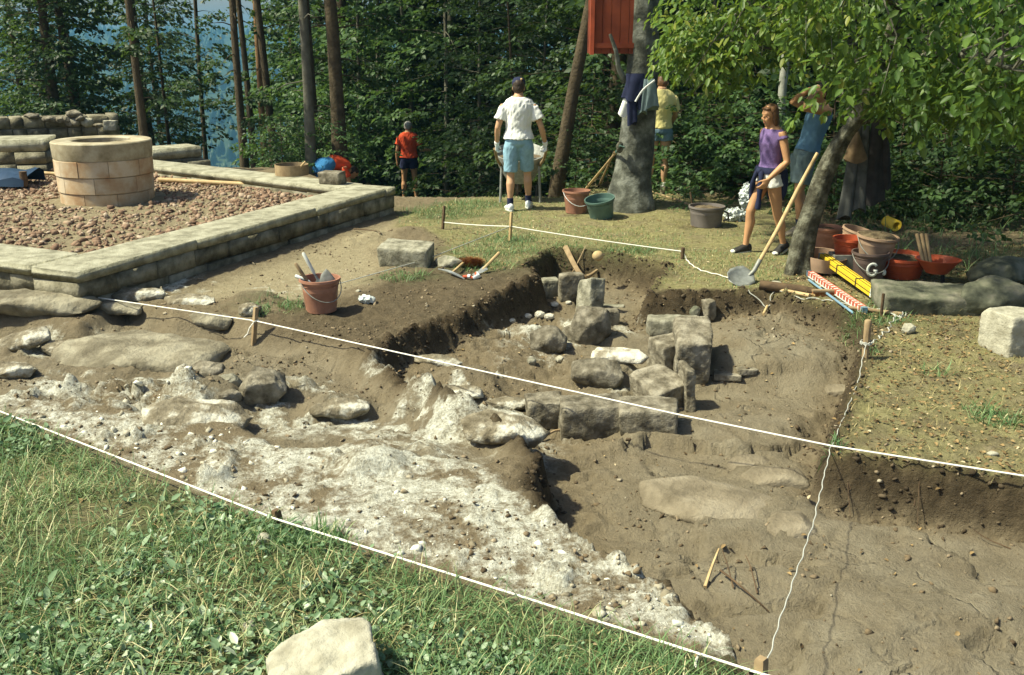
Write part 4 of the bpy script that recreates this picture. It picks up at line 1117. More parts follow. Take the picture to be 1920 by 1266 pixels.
# ================================================================== leaves, trees, grass
def norm_(a): return a / np.maximum(np.linalg.norm(a, axis=-1, keepdims=True), 1e-9)
def leaves_np(P, D, N, L, W, shape="diamond", fold=0.12):
    """leaf blades at P growing along D, facing N"""
    D = norm_(D); S = norm_(np.cross(D, N)); N = np.cross(S, D)
    L = np.asarray(L)[:, None]; W = np.asarray(W)[:, None]
    n = len(P)
    if shape == "diamond":
        V = np.stack([P, P + D * L * .45 + S * W * .5 + N * W * fold, P + D * L, P + D * L * .45 - S * W * .5 + N * W * fold], 1)
        tri = np.array([(0, 1, 2), (0, 2, 3)])
    elif shape == "oval":
        V = np.stack([P, P + D * L * .30 + S * W * .46 + N * W * fold, P + D * L * .68 + S * W * .40 + N * W * fold - N * L * .03, P + D * L - N * L * .10,
                      P + D * L * .68 - S * W * .40 + N * W * fold - N * L * .03, P + D * L * .30 - S * W * .46 + N * W * fold], 1)
        tri = np.array([(0, 1, 3), (1, 2, 3), (0, 3, 5), (3, 4, 5)])
    else:   # blade of grass: three bends
        B = shape
        V = np.stack([P - S * W * .5, P + S * W * .5, P + D * L * .4 - S * W * .42 + N * L * B * .10, P + D * L * .4 + S * W * .42 + N * L * B * .10,
                      P + D * L * .75 - S * W * .28 + N * L * B * .32, P + D * L * .75 + S * W * .28 + N * L * B * .32, P + D * L * .97 + N * L * B * .62], 1)
        tri = np.array([(0, 1, 3), (0, 3, 2), (2, 3, 5), (2, 5, 4), (4, 5, 6)])
    m_ = V.shape[1]
    T = (np.arange(n) * m_)[:, None, None] + tri[None]
    return V.reshape(-1, 3), T.reshape(-1, 3), m_
def leaf_obj_mesh(name, P, D, N, L, W, rv, shape="diamond", fold=0.12):
    V, T, m_ = leaves_np(P, D, N, L, W, shape, fold)
    return np_mesh(name, V, T, {"rnd": np.repeat(rv, m_)})
def spray(g, L, n, ll, droop=.25, spread=.42, flat=.6):
    """leaves of one spray along +x in its own frame; returns positions, directions, normals, lengths"""
    k = max(3, int(n / 9))
    P, D = [], []
    for b in range(k + 1):
        f0 = b / k * .75
        side = (1 if b % 2 else -1) * (0 if b == k else 1)
        bl = L * (1 - f0) * (.75 if side else .45)
        bd = np.array([math.cos(side * .75), math.sin(side * .75), 0.0])
        m_ = max(3, n // (k + 1))
        for j in range(m_):
            f = (j + .6) / m_
            s2 = 1 if j % 2 else -1
            p = np.array([L * f0, 0, 0]) + bd * bl * f
            ang = math.atan2(bd[1], bd[0]) + s2 * (.75 + .25 * g.standard_normal())
            P.append(p + g.standard_normal(3) * .012); D.append([math.cos(ang), math.sin(ang), -.2 - .6 * g.random()])
    P, D = np.array(P), np.array(D)
    P[:, 2] -= droop * (P[:, 0] ** 2) / L + 0.0
    N = np.array([0, 0, 1.0]) + flat * g.standard_normal((len(P), 3))
    return P, D, N, ll * (.5 + .8 * g.random(len(P)))
def frame(d, up=(0, 0, 1), roll=0.0):
    d = Vector(d).normalized(); u = Vector(up)
    y = u.cross(d)
    y = y.normalized() if y.length > 1e-4 else Vector((0, 1, 0))
    zz = d.cross(y)
    if roll: 
        q = Matrix.Rotation(roll, 3, d); y, zz = q @ y, q @ zz
    return np.array([[d.x, y.x, zz.x], [d.y, y.y, zz.y], [d.z, y.z, zz.z]])
class Crown:
    def __init__(self, seed, ll, wl, nleaf, L, droop=.32, flat=.62):
        self.g = np.random.default_rng(seed)
        self.t = [spray(self.g, L, nleaf, ll, droop, flat=flat) for _ in range(7)]
        self.wl = wl
        self.P, self.D, self.N, self.L, self.R = [], [], [], [], []
    def add(self, pos, direc, scale=1.0, tone=0.5, roll=None):
        P, D, N, L = self.t[self.g.integers(len(self.t))]
        Fm = frame(direc, roll=self.g.normal(0, .25) if roll is None else roll)
        self.P.append(np.array(pos)[None] + (P * scale) @ Fm.T); self.D.append(D @ Fm.T); self.N.append(N @ Fm.T)
        self.L.append(L * (.8 + .4 * scale * .5)); self.R.append(np.clip(tone + .22 * self.g.standard_normal(len(P)), 0, 1))
    def mesh(self, name, shape="diamond"):
        L = np.concatenate(self.L)
        return leaf_obj_mesh(name, np.concatenate(self.P), np.concatenate(self.D), np.concatenate(self.N), L, L * self.wl, np.concatenate(self.R), shape)

def make_tree_meshes(seed, H, r0, h0, hmax, spread, nb, ll=.10, nleaf=26, sl=.75, bare=False, lean=.02, dens=1.0, stubs=0):
    """trunk mesh (with limbs) and crown mesh of one tree standing at the origin"""
    g = random.Random(seed)
    mb = MB()
    pts = [Vector((lean * z_ * 2 + .05 * math.sin(z_ * .7 + seed), .05 * math.cos(z_ * .6 + seed * 2), z_)) for z_ in np.linspace(-.6, H, 12)]
    rad = [r0 * (1.28 if i == 0 else (1.12 if i == 1 else 1)) * (1 - .75 * i / 11) for i in range(12)]
    mb.tube(pts, rad, 9)
    cr = Crown(seed, ll, .62, nleaf, sl)
    for b in range(nb):
        f = (b + g.random()) / nb
        h = h0 + (hmax - h0) * f
        i = min(10, max(0, int((h + .6) / (H + .6) * 11)))
        p0 = pts[i].lerp(pts[i + 1], ((h + .6) / (H + .6) * 11) - i)
        az = b * 2.39996 + g.uniform(-.5, .5)
        Lb = spread * (1 - .55 * f) * g.uniform(.6, 1.15)
        d = Vector((math.cos(az), math.sin(az), g.uniform(-.15, .45)))
        bend = g.uniform(-.22, -.05)
        bp = [p0 + d * Lb * s + Vector((0, 0, bend * Lb * s * s)) for s in (0, .35, .7, 1)]
        rb = max(.007, r0 * .16 * (1 - .5 * f))
        mb.tube(bp, [rb, rb * .6, rb * .35, rb * .15], 5)
        if bare: continue
        ns = max(2, int(Lb / .26 * dens))
        tone = min(1, max(0, .5 + g.gauss(0, .16)))
        for s in range(ns):
            t_ = .22 + .78 * (s + g.random()) / ns
            q_ = p0 + d * Lb * t_ + Vector((0, 0, bend * Lb * t_ * t_))
            side = (1 if s % 2 else -1) * g.uniform(.25, 1.2) * (0.4 if t_ > .85 else 1)
            dd = Vector((math.cos(az + side), math.sin(az + side), d.z * .3 + g.uniform(-.25, .12)))
            cr.add(q_ + Vector((g.gauss(0, .05), g.gauss(0, .05), g.gauss(0, .07))), dd, g.uniform(.6, 1.15) * (1.1 - .35 * t_), tone)
    for b in range(stubs):      # dead and half dead side branches on a bare pole
        h = 1.0 + (h0 - 1.0) * (b + g.random()) / stubs
        i = min(10, int((h + .6) / (H + .6) * 11)); p0 = pts[i].lerp(pts[i + 1], ((h + .6) / (H + .6) * 11) - i)
        az = g.uniform(0, 6.28); Lb = g.uniform(.4, 1.5)
        d = Vector((math.cos(az), math.sin(az), g.uniform(-.3, .25)))
        mb.tube([p0, p0 + d * Lb * .5, p0 + d * Lb + Vector((0, 0, -.12 * Lb))], [.016, .011, .004], 5)
        if g.random() < .7:
            for q in range(5): cr.add(p0 + d * Lb * g.uniform(.45, 1.05), (math.cos(az + g.gauss(0, .7)), math.sin(az + g.gauss(0, .7)), -.15), g.uniform(.4, .75), .5)
    return mb.mesh("trunk"), (None if bare else cr.mesh("crown"))

KINDS = {
    'tall': [make_tree_meshes(s, 13, .16, 2.6, 12.5, 2.5, 46, .14, 26, .85, dens=1.25) for s in (1, 2, 3)],
    'leafy': [make_tree_meshes(s, 11, .14, .5, 10.5, 2.4, 66, .135, 26, .8, dens=1.25) for s in (4, 5, 6)],
    'pole': [make_tree_meshes(s, 12, .15, 7.4, 11.5, 1.4, 20, .12, 24, .75, stubs=15) for s in (21, 22, 23)],
    'edge': [make_tree_meshes(s, 7.2, .14, .4, 7.0, 1.45, 62, .13, 26, .8, dens=1.5) for s in (24, 25, 26)],
    'thin': [make_tree_meshes(s, 13, .09, 2.5, 12, 1.4, 26, .13, 22, .8) for s in (7, 8)],
    'sapling': [make_tree_meshes(s, 4.8, .05, .15, 4.7, 1.75, 44, .10, 28, .62, dens=1.1) for s in (9, 10, 11)],
    'shrub': [make_tree_meshes(s, 1.1, .018, .05, 1.1, .95, 26, .08, 26, .45, dens=1.2) for s in (12, 13, 14)],
    'bare': [make_tree_meshes(s, 13, .12, 5.5, 12, 1.2, 9, bare=True) for s in (15, 16)],
}
def tree(kind, x, y, s, label, bark, leaf='leaf_dark', rot=None, group=None, name=None, cat=None, var=None, rs=1.0, zoff=0.0, lean=(0, 0)):
    tm, cm = KINDS[kind][rnd.randrange(len(KINDS[kind])) if var is None else var]
    nm = name or {'sapling': 'beech_sapling', 'shrub': 'shrub'}.get(kind, 'forest_tree')
    t = thing(nm, label, cat or ('shrub' if kind == 'shrub' else 'tree'), (x, y, hz(x, y) + zoff), rnd.uniform(0, 6.28) if rot is None else rot, group)
    t.scale = (s, s, s)
    t.rotation_euler = (lean[0], lean[1], t.rotation_euler.z)
    for nm_, me_, mt in (("trunk", tm, M[bark]), ("crown", cm, M[leaf])):
        if me_ is None: continue
        o = link(nm_, me_, None, t)
        if not o.data.materials: o.data.materials.append(mt)
        o.material_slots[0].link = 'OBJECT'; o.material_slots[0].material = mt
        if nm_ == "trunk" and rs != 1.0: o.scale = (rs, rs, 1)
    return t
def tpx(kind, u, Y, s, label, bark, leaf='leaf_dark', v=230, **k):
    p = atY(u, v, Y)
    return tree(kind, p.x, Y, s, label, bark, leaf, **k)
# left edge of the wood, with the valley behind; each trunk seen in the photograph
tpx('edge', 42, 24, .92, "leafy dark tree at the far left edge of the wood above the ruin wall", 'bark_brown', rs=.8)
tpx('edge', 112, 22, 1.0, "dark thick trunk, left one of the pair behind the rubble heap on the ruin wall", 'bark_brown', rs=1.05)
tpx('edge', 150, 22.5, 1.0, "dark trunk, right one of the pair behind the rubble heap on the ruin wall", 'bark_brown', rs=.95)
tpx('pole', 266, 17.8, 1.0, "thin straight brown trunk rising directly behind the well", 'bark_brown', 'leaf_dark', var=0, rs=.5)
tpx('edge', 285, 26.5, 1.05, "full dark leafy tree just right of the thin trunk behind the well", 'bark_brown', var=1)
tpx('sapling', 318, 25.0, 1.2, "bushy dark young tree hiding the slope right of the well", 'bark_brown', var=0)
tpx('thin', 377, 29, 1.1, "lone slender tree standing free against the blue valley", 'bark_brown', var=1, rs=.75)
tpx('edge', 545, 31, 1.25, "full leafy tree far behind the row of poles", 'bark_brown', 'leaf_beech', rs=.8)
tpx('edge', 620, 30, 1.3, "full leafy tree far behind the bent person", 'bark_brown', 'leaf_beech', rs=.8)
tpx('pole', 450, 20, .95, "straight brown trunk, leftmost of the row of poles right of the valley gap", 'bark_brown', rs=.6, var=0)
tpx('pole', 470, 21.5, .95, "straight dark trunk second in the row right of the valley gap", 'bark_brown', rs=.52, var=1)
tpx('bare', 489, 22.5, 1.0, "bare orange lit pine trunk in the row right of the valley gap", 'bark_orange', rs=.62, var=0)
tpx('pole', 507, 21, .95, "dark thick trunk at right end of the row by the valley gap", 'bark_brown', rs=.62, var=2)
tpx('pole', 577, 18.5, .9, "smooth grey beech trunk with leafy crown behind the round sieve", 'bark_grey', 'leaf_beech', rs=.75, var=2)
tpx('pole', 592, 20, .95, "dark trunk right behind the smooth grey beech", 'bark_brown', rs=.7, var=0)
tpx('pole', 640, 19.0, .95, "very dark tall trunk behind the bent person", 'bark_brown', rs=1.05, var=0)
tpx('thin', 838, 25.5, 1.2, "grey slim trunk showing through leaves left of the white shirted man", 'bark_grey', 'leaf_beech', var=0, rs=.95)
p0 = atY(1043, 335, 15.2)
tree('bare', p0.x, 15.2, .9, "dark slanting trunk leaning to the right between the wheelbarrow man and the big beech", 'bark_brown', rs=1.0, var=1, rot=0.0, lean=(0, .13))
tpx('bare', 1464, 14.6, .8, "pale birch like trunk behind the woman in the violet top", 'bark_pale', rs=.72, var=0)
# the lit young beeches in the middle
SG = "lit young beeches on the slope behind the red shirted man"
tpx('sapling', 712, 25.6, 1.5, "sunlit young beech above the red shirted man's head, reaching up out of the photo", 'bark_grey', 'leaf_beech', var=0, group=SG)
tpx('sapling', 835, 23.6, 1.5, "sunlit young beech between the red shirted and the white shirted man", 'bark_grey', 'leaf_beech', var=1, group=SG)
tpx('sapling', 775, 25.5, 1.6, "taller young beech farther down the slope behind the red shirted man", 'bark_grey', 'leaf_beech', var=2, group=SG)
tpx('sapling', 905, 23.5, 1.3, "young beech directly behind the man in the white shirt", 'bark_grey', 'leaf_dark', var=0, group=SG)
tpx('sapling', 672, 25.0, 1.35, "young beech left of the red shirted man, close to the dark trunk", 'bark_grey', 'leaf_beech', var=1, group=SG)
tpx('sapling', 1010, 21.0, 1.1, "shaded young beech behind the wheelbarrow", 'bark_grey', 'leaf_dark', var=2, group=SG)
# shrubs in front of the dark wood
for i, (u, Y, s, leaf, lab) in enumerate((
        (560, 20.2, 1.0, 'leaf_beech', "low bright shrub behind the round sieve"), (612, 20.0, 1.1, 'leaf_beech', "leafy shrub behind the bent person's back"),
        (525, 19.6, .9, 'leaf_beech', "small shrub at the end of the far wall below the pine trunk"), (700, 27.4, 1.5, 'leaf_beech', "leafy shrub left of the red shirted man's legs"),
        (680, 26.5, 1.9, 'leaf_beech', "tall leafy shrub above the end of the low wall"), (860, 25.5, 1.5, 'leaf_beech', "leafy shrub below the plateau edge right of the red shirted man"),
        (895, 22.5, 1.6, 'leaf_dark', "dark shrub left of the wheelbarrow man's knees"), (1075, 16.6, 1.2, 'leaf_dark', "dark shrub behind the crest by the slanting trunk"),
        (1110, 17.4, 1.6, 'leaf_dark', "tall dark shrub between slanting trunk and big beech"), (1285, 16.4, 1.2, 'leaf_dark', "shrub right of the yellow shirted person's legs"),
        (1330, 16.0, 1.3, 'leaf_beech', "rounded leafy shrub behind the grey rubber tub"), (1390, 15.4, 1.3, 'leaf_beech', "green shrub left of the woman's hips"),
        (1350, 17.5, 1.9, 'leaf_dark', "tall dim shrub behind the rounded leafy one"), (1450, 15.0, 1.2, 'leaf_beech', "green shrub between the woman and the man in the blue vest"),
        (1560, 13.6, .95, 'leaf_beech', "glossy green shrub just right of the leaning trunk"), (1620, 13.2, .9, 'leaf_dark', "shrub beneath the hanging clothes"),
        (1690, 14.0, 1.3, 'leaf_beech', "broad shrub right of the hanging clothes"), (1760, 13.2, 1.1, 'leaf_dark', "dim shrub above the yellow tube"),
        (1830, 13.8, 1.4, 'leaf_dark', "dark shrub second from the right edge under the branches"), (1900, 13.0, 1.2, 'leaf_dark', "dark shrub at the right edge behind the boulders"),
        (1980, 12.2, 1.5, 'leaf_dark', "dark shrub just beyond the right edge of the photo"), (1720, 15.5, 2.0, 'leaf_dark', "tall dark shrub deep under the branches at right"),
        (1880, 15.8, 2.2, 'leaf_dark', "tallest dark shrub deep under the branches at far right"), (1560, 16.0, 2.0, 'leaf_dark', "tall dim shrub behind the man in the blue vest"))):
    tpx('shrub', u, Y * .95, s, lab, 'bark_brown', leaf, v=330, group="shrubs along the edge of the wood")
tpx('shrub', 20, 18.3, .5, "small yellowish bush behind the ruin wall at far left", 'bark_brown', 'leaf_light', v=215)
# the dark wood behind
gg = random.Random(23)
cnt = 0
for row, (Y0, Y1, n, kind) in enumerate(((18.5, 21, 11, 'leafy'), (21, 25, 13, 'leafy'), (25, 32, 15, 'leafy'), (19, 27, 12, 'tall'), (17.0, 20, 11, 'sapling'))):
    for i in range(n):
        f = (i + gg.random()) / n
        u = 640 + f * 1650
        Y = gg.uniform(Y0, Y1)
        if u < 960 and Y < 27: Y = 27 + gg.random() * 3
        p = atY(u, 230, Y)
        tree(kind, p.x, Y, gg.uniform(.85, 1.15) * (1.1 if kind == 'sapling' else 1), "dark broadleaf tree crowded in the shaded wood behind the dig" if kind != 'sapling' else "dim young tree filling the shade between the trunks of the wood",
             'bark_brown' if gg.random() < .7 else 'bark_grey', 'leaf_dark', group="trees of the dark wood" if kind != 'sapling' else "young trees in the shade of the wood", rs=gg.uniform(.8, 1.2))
for i in range(14):   # more of the wood beyond the left trees, lower down the slope
    u = -350 + 1000 * (i + gg.random()) / 14
    if 320 < u < 490 or u < 80 or 180 < u < 240: continue
    Y = gg.uniform(27, 36)
    p = atY(u, 230, Y)
    tree('leafy', p.x, Y, gg.uniform(.7, .95), "dark tree lower down the slope beyond the ruins", 'bark_brown', 'leaf_dark', group="trees down the slope beyond the ruins")

# ------------------------------------------------------------------ the big beech
B0 = gnd(1179, 386)
bt = thing("beech_tree", "big grey beech trunk with jackets hung on it, flared roots, sunlit left side", "tree", B0)
def big_trunk(path, rads, lobes, seed, n=40, rough=.02):
    mb = MB()
    secs = []
    for (p, r) in zip(path, rads):
        ring = []
        for i in range(n):
            a = 2 * math.pi * i / n
            q_ = Vector((math.cos(a), math.sin(a), 0))
            hgt = p.z
            fl = sum(am * max(0, math.cos(a - aa)) ** 6 for aa, am in lobes) * math.exp(-max(hgt, 0) / .35)
            rr = r * (1 + fl) + rough * mnoise.noise(Vector((q_.x * 1.3, q_.y * 1.3, hgt * .8 + seed))) * 2 + rough * .6 * mnoise.noise(Vector((q_.x * 4, q_.y * 4, hgt * 3 + seed)))
            ring.append(p + q_ * rr)
        secs.append(ring)
    b0 = 0
    for s_ in secs: mb.V += s_
    for k in range(len(secs) - 1):
        for i in range(n):
            j = (i + 1) % n
            mb.F.append((k * n + i, k * n + j, (k + 1) * n + j, (k + 1) * n + i))
    return mb
zs = np.concatenate([np.linspace(-.3, 1.0, 16), np.linspace(1.15, 9, 24)])
path = [Vector((.055 * z_ + .02 * math.sin(z_ * 1.7), .03 * math.sin(z_), z_)) for z_ in zs]
rads = [.225 + .06 * math.exp(-max(z_, 0) / .25) - .012 * max(z_, 0) for z_ in zs]
mb = big_trunk(path, rads, ((3.4, .5), (4.6, .3), (5.6, .4), (.5, .4), (2.2, .4), (1.3, .3)), 3.3)
mb.tube([(-.12, -.1, 1.62), (-.22, -.22, 1.80), (-.26, -.26, 2.0), (-.34, -.26, 2.2)], [.045, .035, .028, .02], 7)
mb.build("trunk", M['bark_beech'], bt)
mb = MB(); mb.ell((-.17, -.24, .80), (.055, .03, .075), Matrix.Rotation(.5, 3, 'Z')); mb.build("knot", M['bark_mossy'], bt)
cr = Crown(51, .11, .62, 26, .85)
for i in range(260):
    a, h = gg.uniform(0, 6.28), gg.uniform(3.6, 9)
    r = gg.uniform(.5, 3.4)
    cr.add((math.cos(a) * r, math.sin(a) * r + .8, h), (math.cos(a), math.sin(a), gg.uniform(-.3, .2)), gg.uniform(.7, 1.2), gg.uniform(.2, .7))
link("crown", cr.mesh("crown"), M['leaf_beech'], bt)

# ------------------------------------------------------------------ the leaning tree on the right with its overhanging branches
T0 = gnd(1492, 512)
lt = thing("leaning_tree", "leaning mossy trunk at right with bright leaves hanging over the diggers", "tree", T0)
def loc(u, v, Y): return atY(u, v, Y) - T0
pth = [Vector((-.02, .02, -.25)), Vector((0, 0, .02)), loc(1507, 440, T0.y), loc(1528, 380, T0.y), loc(1548, 320, T0.y - .02), loc(1578, 262, T0.y - .05), loc(1612, 215, T0.y - .1), loc(1655, 120, T0.y - .2), loc(1690, 20, T0.y - .3), loc(1715, -90, T0.y - .4), loc(1730, -260, T0.y - .5)]
def spline(pts, k=6):
    o_ = []
    n = len(pts)
    for i in range(n - 1):
        a, b_, c, d_ = pts[max(i - 1, 0)], pts[i], pts[i + 1], pts[min(i + 2, n - 1)]
        for j in range(k):
            t = j / k
            o_.append(.5 * ((2 * b_) + (c - a) * t + (2 * a - 5 * b_ + 4 * c - d_) * t * t + (3 * b_ - a - 3 * c + d_) * t ** 3))
    o_.append(pts[-1]); return o_
sp = spline(pth)
mb = big_trunk(sp, [.108 * (1 - .4 * i / (len(sp) - 1)) + .05 * math.exp(-i / 4) for i in range(len(sp))], ((4.0, .4), (5.5, .5), (1.0, .3)), 9.1, 22, .014)
limbs = []
def limb(a, b_, c, r):
    pts = spline([Vector(a), Vector(b_), Vector(c)], 5)
    mb.tube(pts, [r * (1 - .75 * i / (len(pts) - 1)) for i in range(len(pts))], 6)
    limbs.append(pts)
Y0 = T0.y
limb(loc(1600, 232, Y0 - .1), loc(1540, 120, Y0 + .9), loc(1330, 70, Y0 + 1.8), .03)
limb(loc(1640, 150, Y0 - .2), loc(1500, 40, Y0 + .7), loc(1290, -30, Y0 + 1.6), .03)
limb(loc(1640, 150, Y0 - .2), loc(1760, 100, Y0 - 1.0), loc(1900, 130, Y0 - 2.2), .05)
limb(loc(1660, 110, Y0 - .2), loc(1800, 60, Y0 - .2), loc(2050, 60, Y0 - .2), .05)
limb(loc(1600, 232, Y0 - .1), loc(1650, 225, Y0 + .5), loc(1760, 215, Y0 + 1.2), .035)
limb(loc(1690, 20, Y0 - .3), loc(1600, -60, Y0 - 1.4), loc(1450, -80, Y0 - 2.6), .045)
mb.build("trunk", M['bark_mossy'], lt)
low = [(1225, 150), (1290, 160), (1340, 185), (1385, 215), (1420, 140), (1480, 125), (1520, 130), (1560, 140), (1620, 190), (1680, 232), (1760, 235), (1850, 215), (1930, 225), (2200, 235)]
lu, lv = [a for a, _ in low], [b_ for _, b_ in low]
cr = Crown(61, .092, .50, 26, .62, droop=.5, flat=.5)
tip_spots = []
gl = random.Random(5)
N_SPRAY = 640
for i in range(N_SPRAY):
    u = 1272 + (gl.random() ** .9) * 808
    vmax = float(np.interp(u, lu, lv)) + gl.gauss(0, 12)
    v = vmax - abs(gl.gauss(0, 1)) * 110 - 26
    if v < -260: v = gl.uniform(-200, 60)
    near = max(0, (u - 1560) / 500)
    Y = Y0 + gl.uniform(-1.3, 1.6) - near * gl.uniform(.2, 2.4)
    if u < 1500: Y = Y0 + gl.uniform(1.0, 2.7)
    if 1290 < u < 1570: v -= 40
    if u < 1330 and v > 100 and gl.random() < .35: continue
    p = atY(u, v, Y) - T0
    p.z += .12
    d = Vector((gl.gauss(-.35 if u < 1620 else .2, .7), gl.gauss(-.35, .6), gl.uniform(-.9, -.05)))
    lightness = .64 if u < 1640 else .40  # darker leaf tone on the right: the crown's shade put into the colour
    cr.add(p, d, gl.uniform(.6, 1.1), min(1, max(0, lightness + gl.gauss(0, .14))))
    if gl.random() < .42: tip_spots.append((p, d, lightness))
for i in range(40):      # leaves in front of the big beech's right edge and the yellow shirt
    u, v = gl.uniform(1268, 1345), gl.uniform(10, 100)
    cr.add(atY(u, v, Y0 + gl.uniform(1.2, 2.6)) - T0, Vector((gl.gauss(-.4, .5), gl.gauss(-.3, .4), gl.uniform(-.8, -.1))), gl.uniform(.55, .9), min(1, .66 + gl.gauss(0, .12)))
for i in range(190):     # upper crown tiers, unseen, added to shade the ground at right
    cr.add(Vector((gl.uniform(1.6, 4.6), gl.uniform(7.0, 11.0), gl.uniform(2.75, 4.6))) - T0, Vector((gl.gauss(0, .7), gl.gauss(0, .7), gl.uniform(-.6, .0))), gl.uniform(.8, 1.3), min(1, max(0, .45 + gl.gauss(0, .14))))
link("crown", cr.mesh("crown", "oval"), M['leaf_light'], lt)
# twigs, and the nearest leaves one by one
mb = MB()
for i, (p, d, l_) in enumerate(tip_spots[:130]):
    best = min((q_ for L_ in limbs for q_ in L_), key=lambda q_: (q_ - p).length)
    if (best - p).length < 1.6:
        mid = best.lerp(p, .55) + Vector((0, 0, .07))
        mb.tube([best, mid, p, p + d.normalized() * .45 - Vector((0, 0, .08))], [.011, .008, .006, .002], 5)
mb.build("twig", M['bark_grey'], lt)
lms = []
for k in range(8):
    g_ = np.random.default_rng(700 + k)
    me_ = leaf_obj_mesh("leaf", np.zeros((1, 3)), np.array([[1.0, 0, -.1]]), np.array([[0, .15 * k / 8, 1.0]]), np.array([.10 + .035 * g_.random()]), np.array([.058 + .012 * g_.random()]), np.array([.35 + .6 * g_.random()]), "oval", .16)
    me_.materials.append(M['leaf_light']); lms.append(me_)
tip_spots.sort(key=lambda s: s[0].y)
for i in range(290):
    p, d, l_ = tip_spots[i % max(1, min(len(tip_spots), 150))]
    o = bpy.data.objects.new("leaf", gl.choice(lms)); col.objects.link(o); o.parent = lt
    dn = d.normalized(); f_ = gl.uniform(.1, .7)
    o.location = p + dn * f_ * .6 + Vector((gl.gauss(0, .05), gl.gauss(0, .05), -.3 * f_ * f_ + gl.gauss(0, .03)))
    o.rotation_euler = (gl.gauss(0, .5), gl.uniform(.2, 1.2), gl.uniform(0, 6.28)); o.scale = (1, 1, 1)

# ------------------------------------------------------------------ grass, herbs and litter
def scatter(n, poly, x0, x1, y0, y1, seed, margin=0.0, dens=None, nearbias=0.0):
    g = np.random.default_rng(seed)
    x = x0 + (x1 - x0) * g.random(n * 3)
    y = y0 + (y1 - y0) * g.random(n * 3) ** (1 + nearbias)
    k = poly_sd(x, y, poly) > margin
    if dens is not None: k &= g.random(len(x)) < dens(x, y)
    return x[k][:n], y[k][:n], g
def blades(name, label, x, y, g, hlo, hhi, w, mat, tone, lean=.6, z=None):
    n = len(x)
    P = np.stack([x, y, (hzv(x, y) if z is None else z) - .004], -1)
    a = g.random(n) * 6.283; ln = np.abs(g.standard_normal(n)) * lean
    D = np.stack([np.cos(a) * ln, np.sin(a) * ln, np.ones(n)], -1)
    N = np.stack([np.cos(a), np.sin(a), np.zeros(n)], -1) + 1e-3
    L = hlo + (hhi - hlo) * g.random(n) ** 2
    V, T, m_ = leaves_np(P, D, N, L, w * (.6 + .8 * g.random(n)), .9)
    me_ = np_mesh(name, V, T, {"rnd": np.repeat(np.clip(tone + .27 * g.standard_normal(n), 0, 1), m_)})
    return tag(link(name, me_, M[mat]), label, None, None, "stuff")
dry_d = lambda x, y: sstep(-.5, .3, fbm(x, y, .9, 221, 3)) * .8 + .2
lawn_d = lambda x, y: sstep(-.55, .2, fbm(x, y, 1.1, 201, 3)) * .8 + .2
x, y, g = scatter(30000, LAWN, -4.2, 1.6, 2.3, 6.4, 301, .05, lawn_d, .25)
blades("grass", "mixed green and dry grass in the foreground", x, y, g, .045, .19, .0048, 'grass', .44 + .25 * fbm(x, y, .9, 205, 2), .8)
def herbs(name, label, poly, box, n, seed, mat, size, hgt, dens, tone=.5, shape="oval", wl=.8):
    x, y, g = scatter(n // 5, poly, *box, seed, .05, dens, .2)
    k = 5
    m_ = len(x)
    a = g.random((m_, k)) * 6.283
    r = .02 + .05 * g.random((m_, k))
    X, Yv = (x[:, None] + r * np.cos(a)).ravel(), (y[:, None] + r * np.sin(a)).ravel()
    a = a.ravel()
    P = np.stack([X, Yv, hzv(X, Yv) + hgt * (.15 + .85 * g.random(m_ * k))], -1)
    D = np.stack([np.cos(a), np.sin(a), .25 + .5 * g.standard_normal(m_ * k)], -1)
    N = np.stack([.5 * g.standard_normal(m_ * k), .5 * g.standard_normal(m_ * k), np.ones(m_ * k)], -1)
    L = size * (.5 + .9 * g.random(m_ * k))
    rv = np.clip(np.repeat(tone + .15 * g.standard_normal(m_), k) + .16 * g.standard_normal(m_ * k), 0, 1)
    V, T, q_ = leaves_np(P, D, N, L, L * wl, shape, .1)
    return tag(link(name, np_mesh(name, V, T, {"rnd": np.repeat(rv, q_)}), M[mat]), label, None, None, "stuff")
herb_d = lambda x, y: sstep(-.25, .35, fbm(x, y, 1.3, 211, 3) - .22 * sstep(-1.2, .3, x) * sstep(5.2, 4.0, y) - .10)
herbs("ground_cover", "broad leaved weeds and clover growing through the foreground grass", LAWN, (-4.2, 1.6, 2.3, 6.4), 15000, 302, 'leaf_clover', .028, .055, herb_d, .5, wl=.68)
herbs("broad_weeds", "larger plantain leaves in the left part of the foreground grass", LAWN, (-4.2, -.6, 2.3, 5.6), 1500, 322, 'leaf_clover', .05, .07, herb_d, .6, wl=.5)
x, y, g = scatter(20000, BACKG, -3, 5.5, 8, 16, 303, .02, dry_d)
x2, y2, g2 = scatter(24000, BACKG, -3, 5.5, 8, 16, 313, .02, lambda x, y: sstep(-.3, .4, fbm(x, y, .8, 231, 3)))
blades("grass", "short green grass on the plateau", x2, y2, g2, .015, .06, .006, 'grass', .42, 1.0)
blades("dry_grass", "short dry grass on the trampled plateau", x, y, g, .015, .055, .006, 'grass_dry', .5 + .2 * fbm(x, y, 1.0, 225, 2), 1.3)
x, y, g = scatter(5200, LAWN, -4.2, 1.6, 2.3, 6.4, 323, .06, dry_d, .25)
blades("straw", "dry straw lying in the foreground grass", x, y, g, .05, .17, .0042, 'grass_dry', .75, 2.6)
x, y, g = scatter(14000, LITTER, .8, 6.5, 4, 11, 304, .02, dry_d)
blades("straw_litter", "straw and dry stems on the ground right of the trench", x, y, g, .02, .09, .004, 'grass_dry', .55 + .2 * fbm(x, y, 1.2, 226, 2), 3.2)
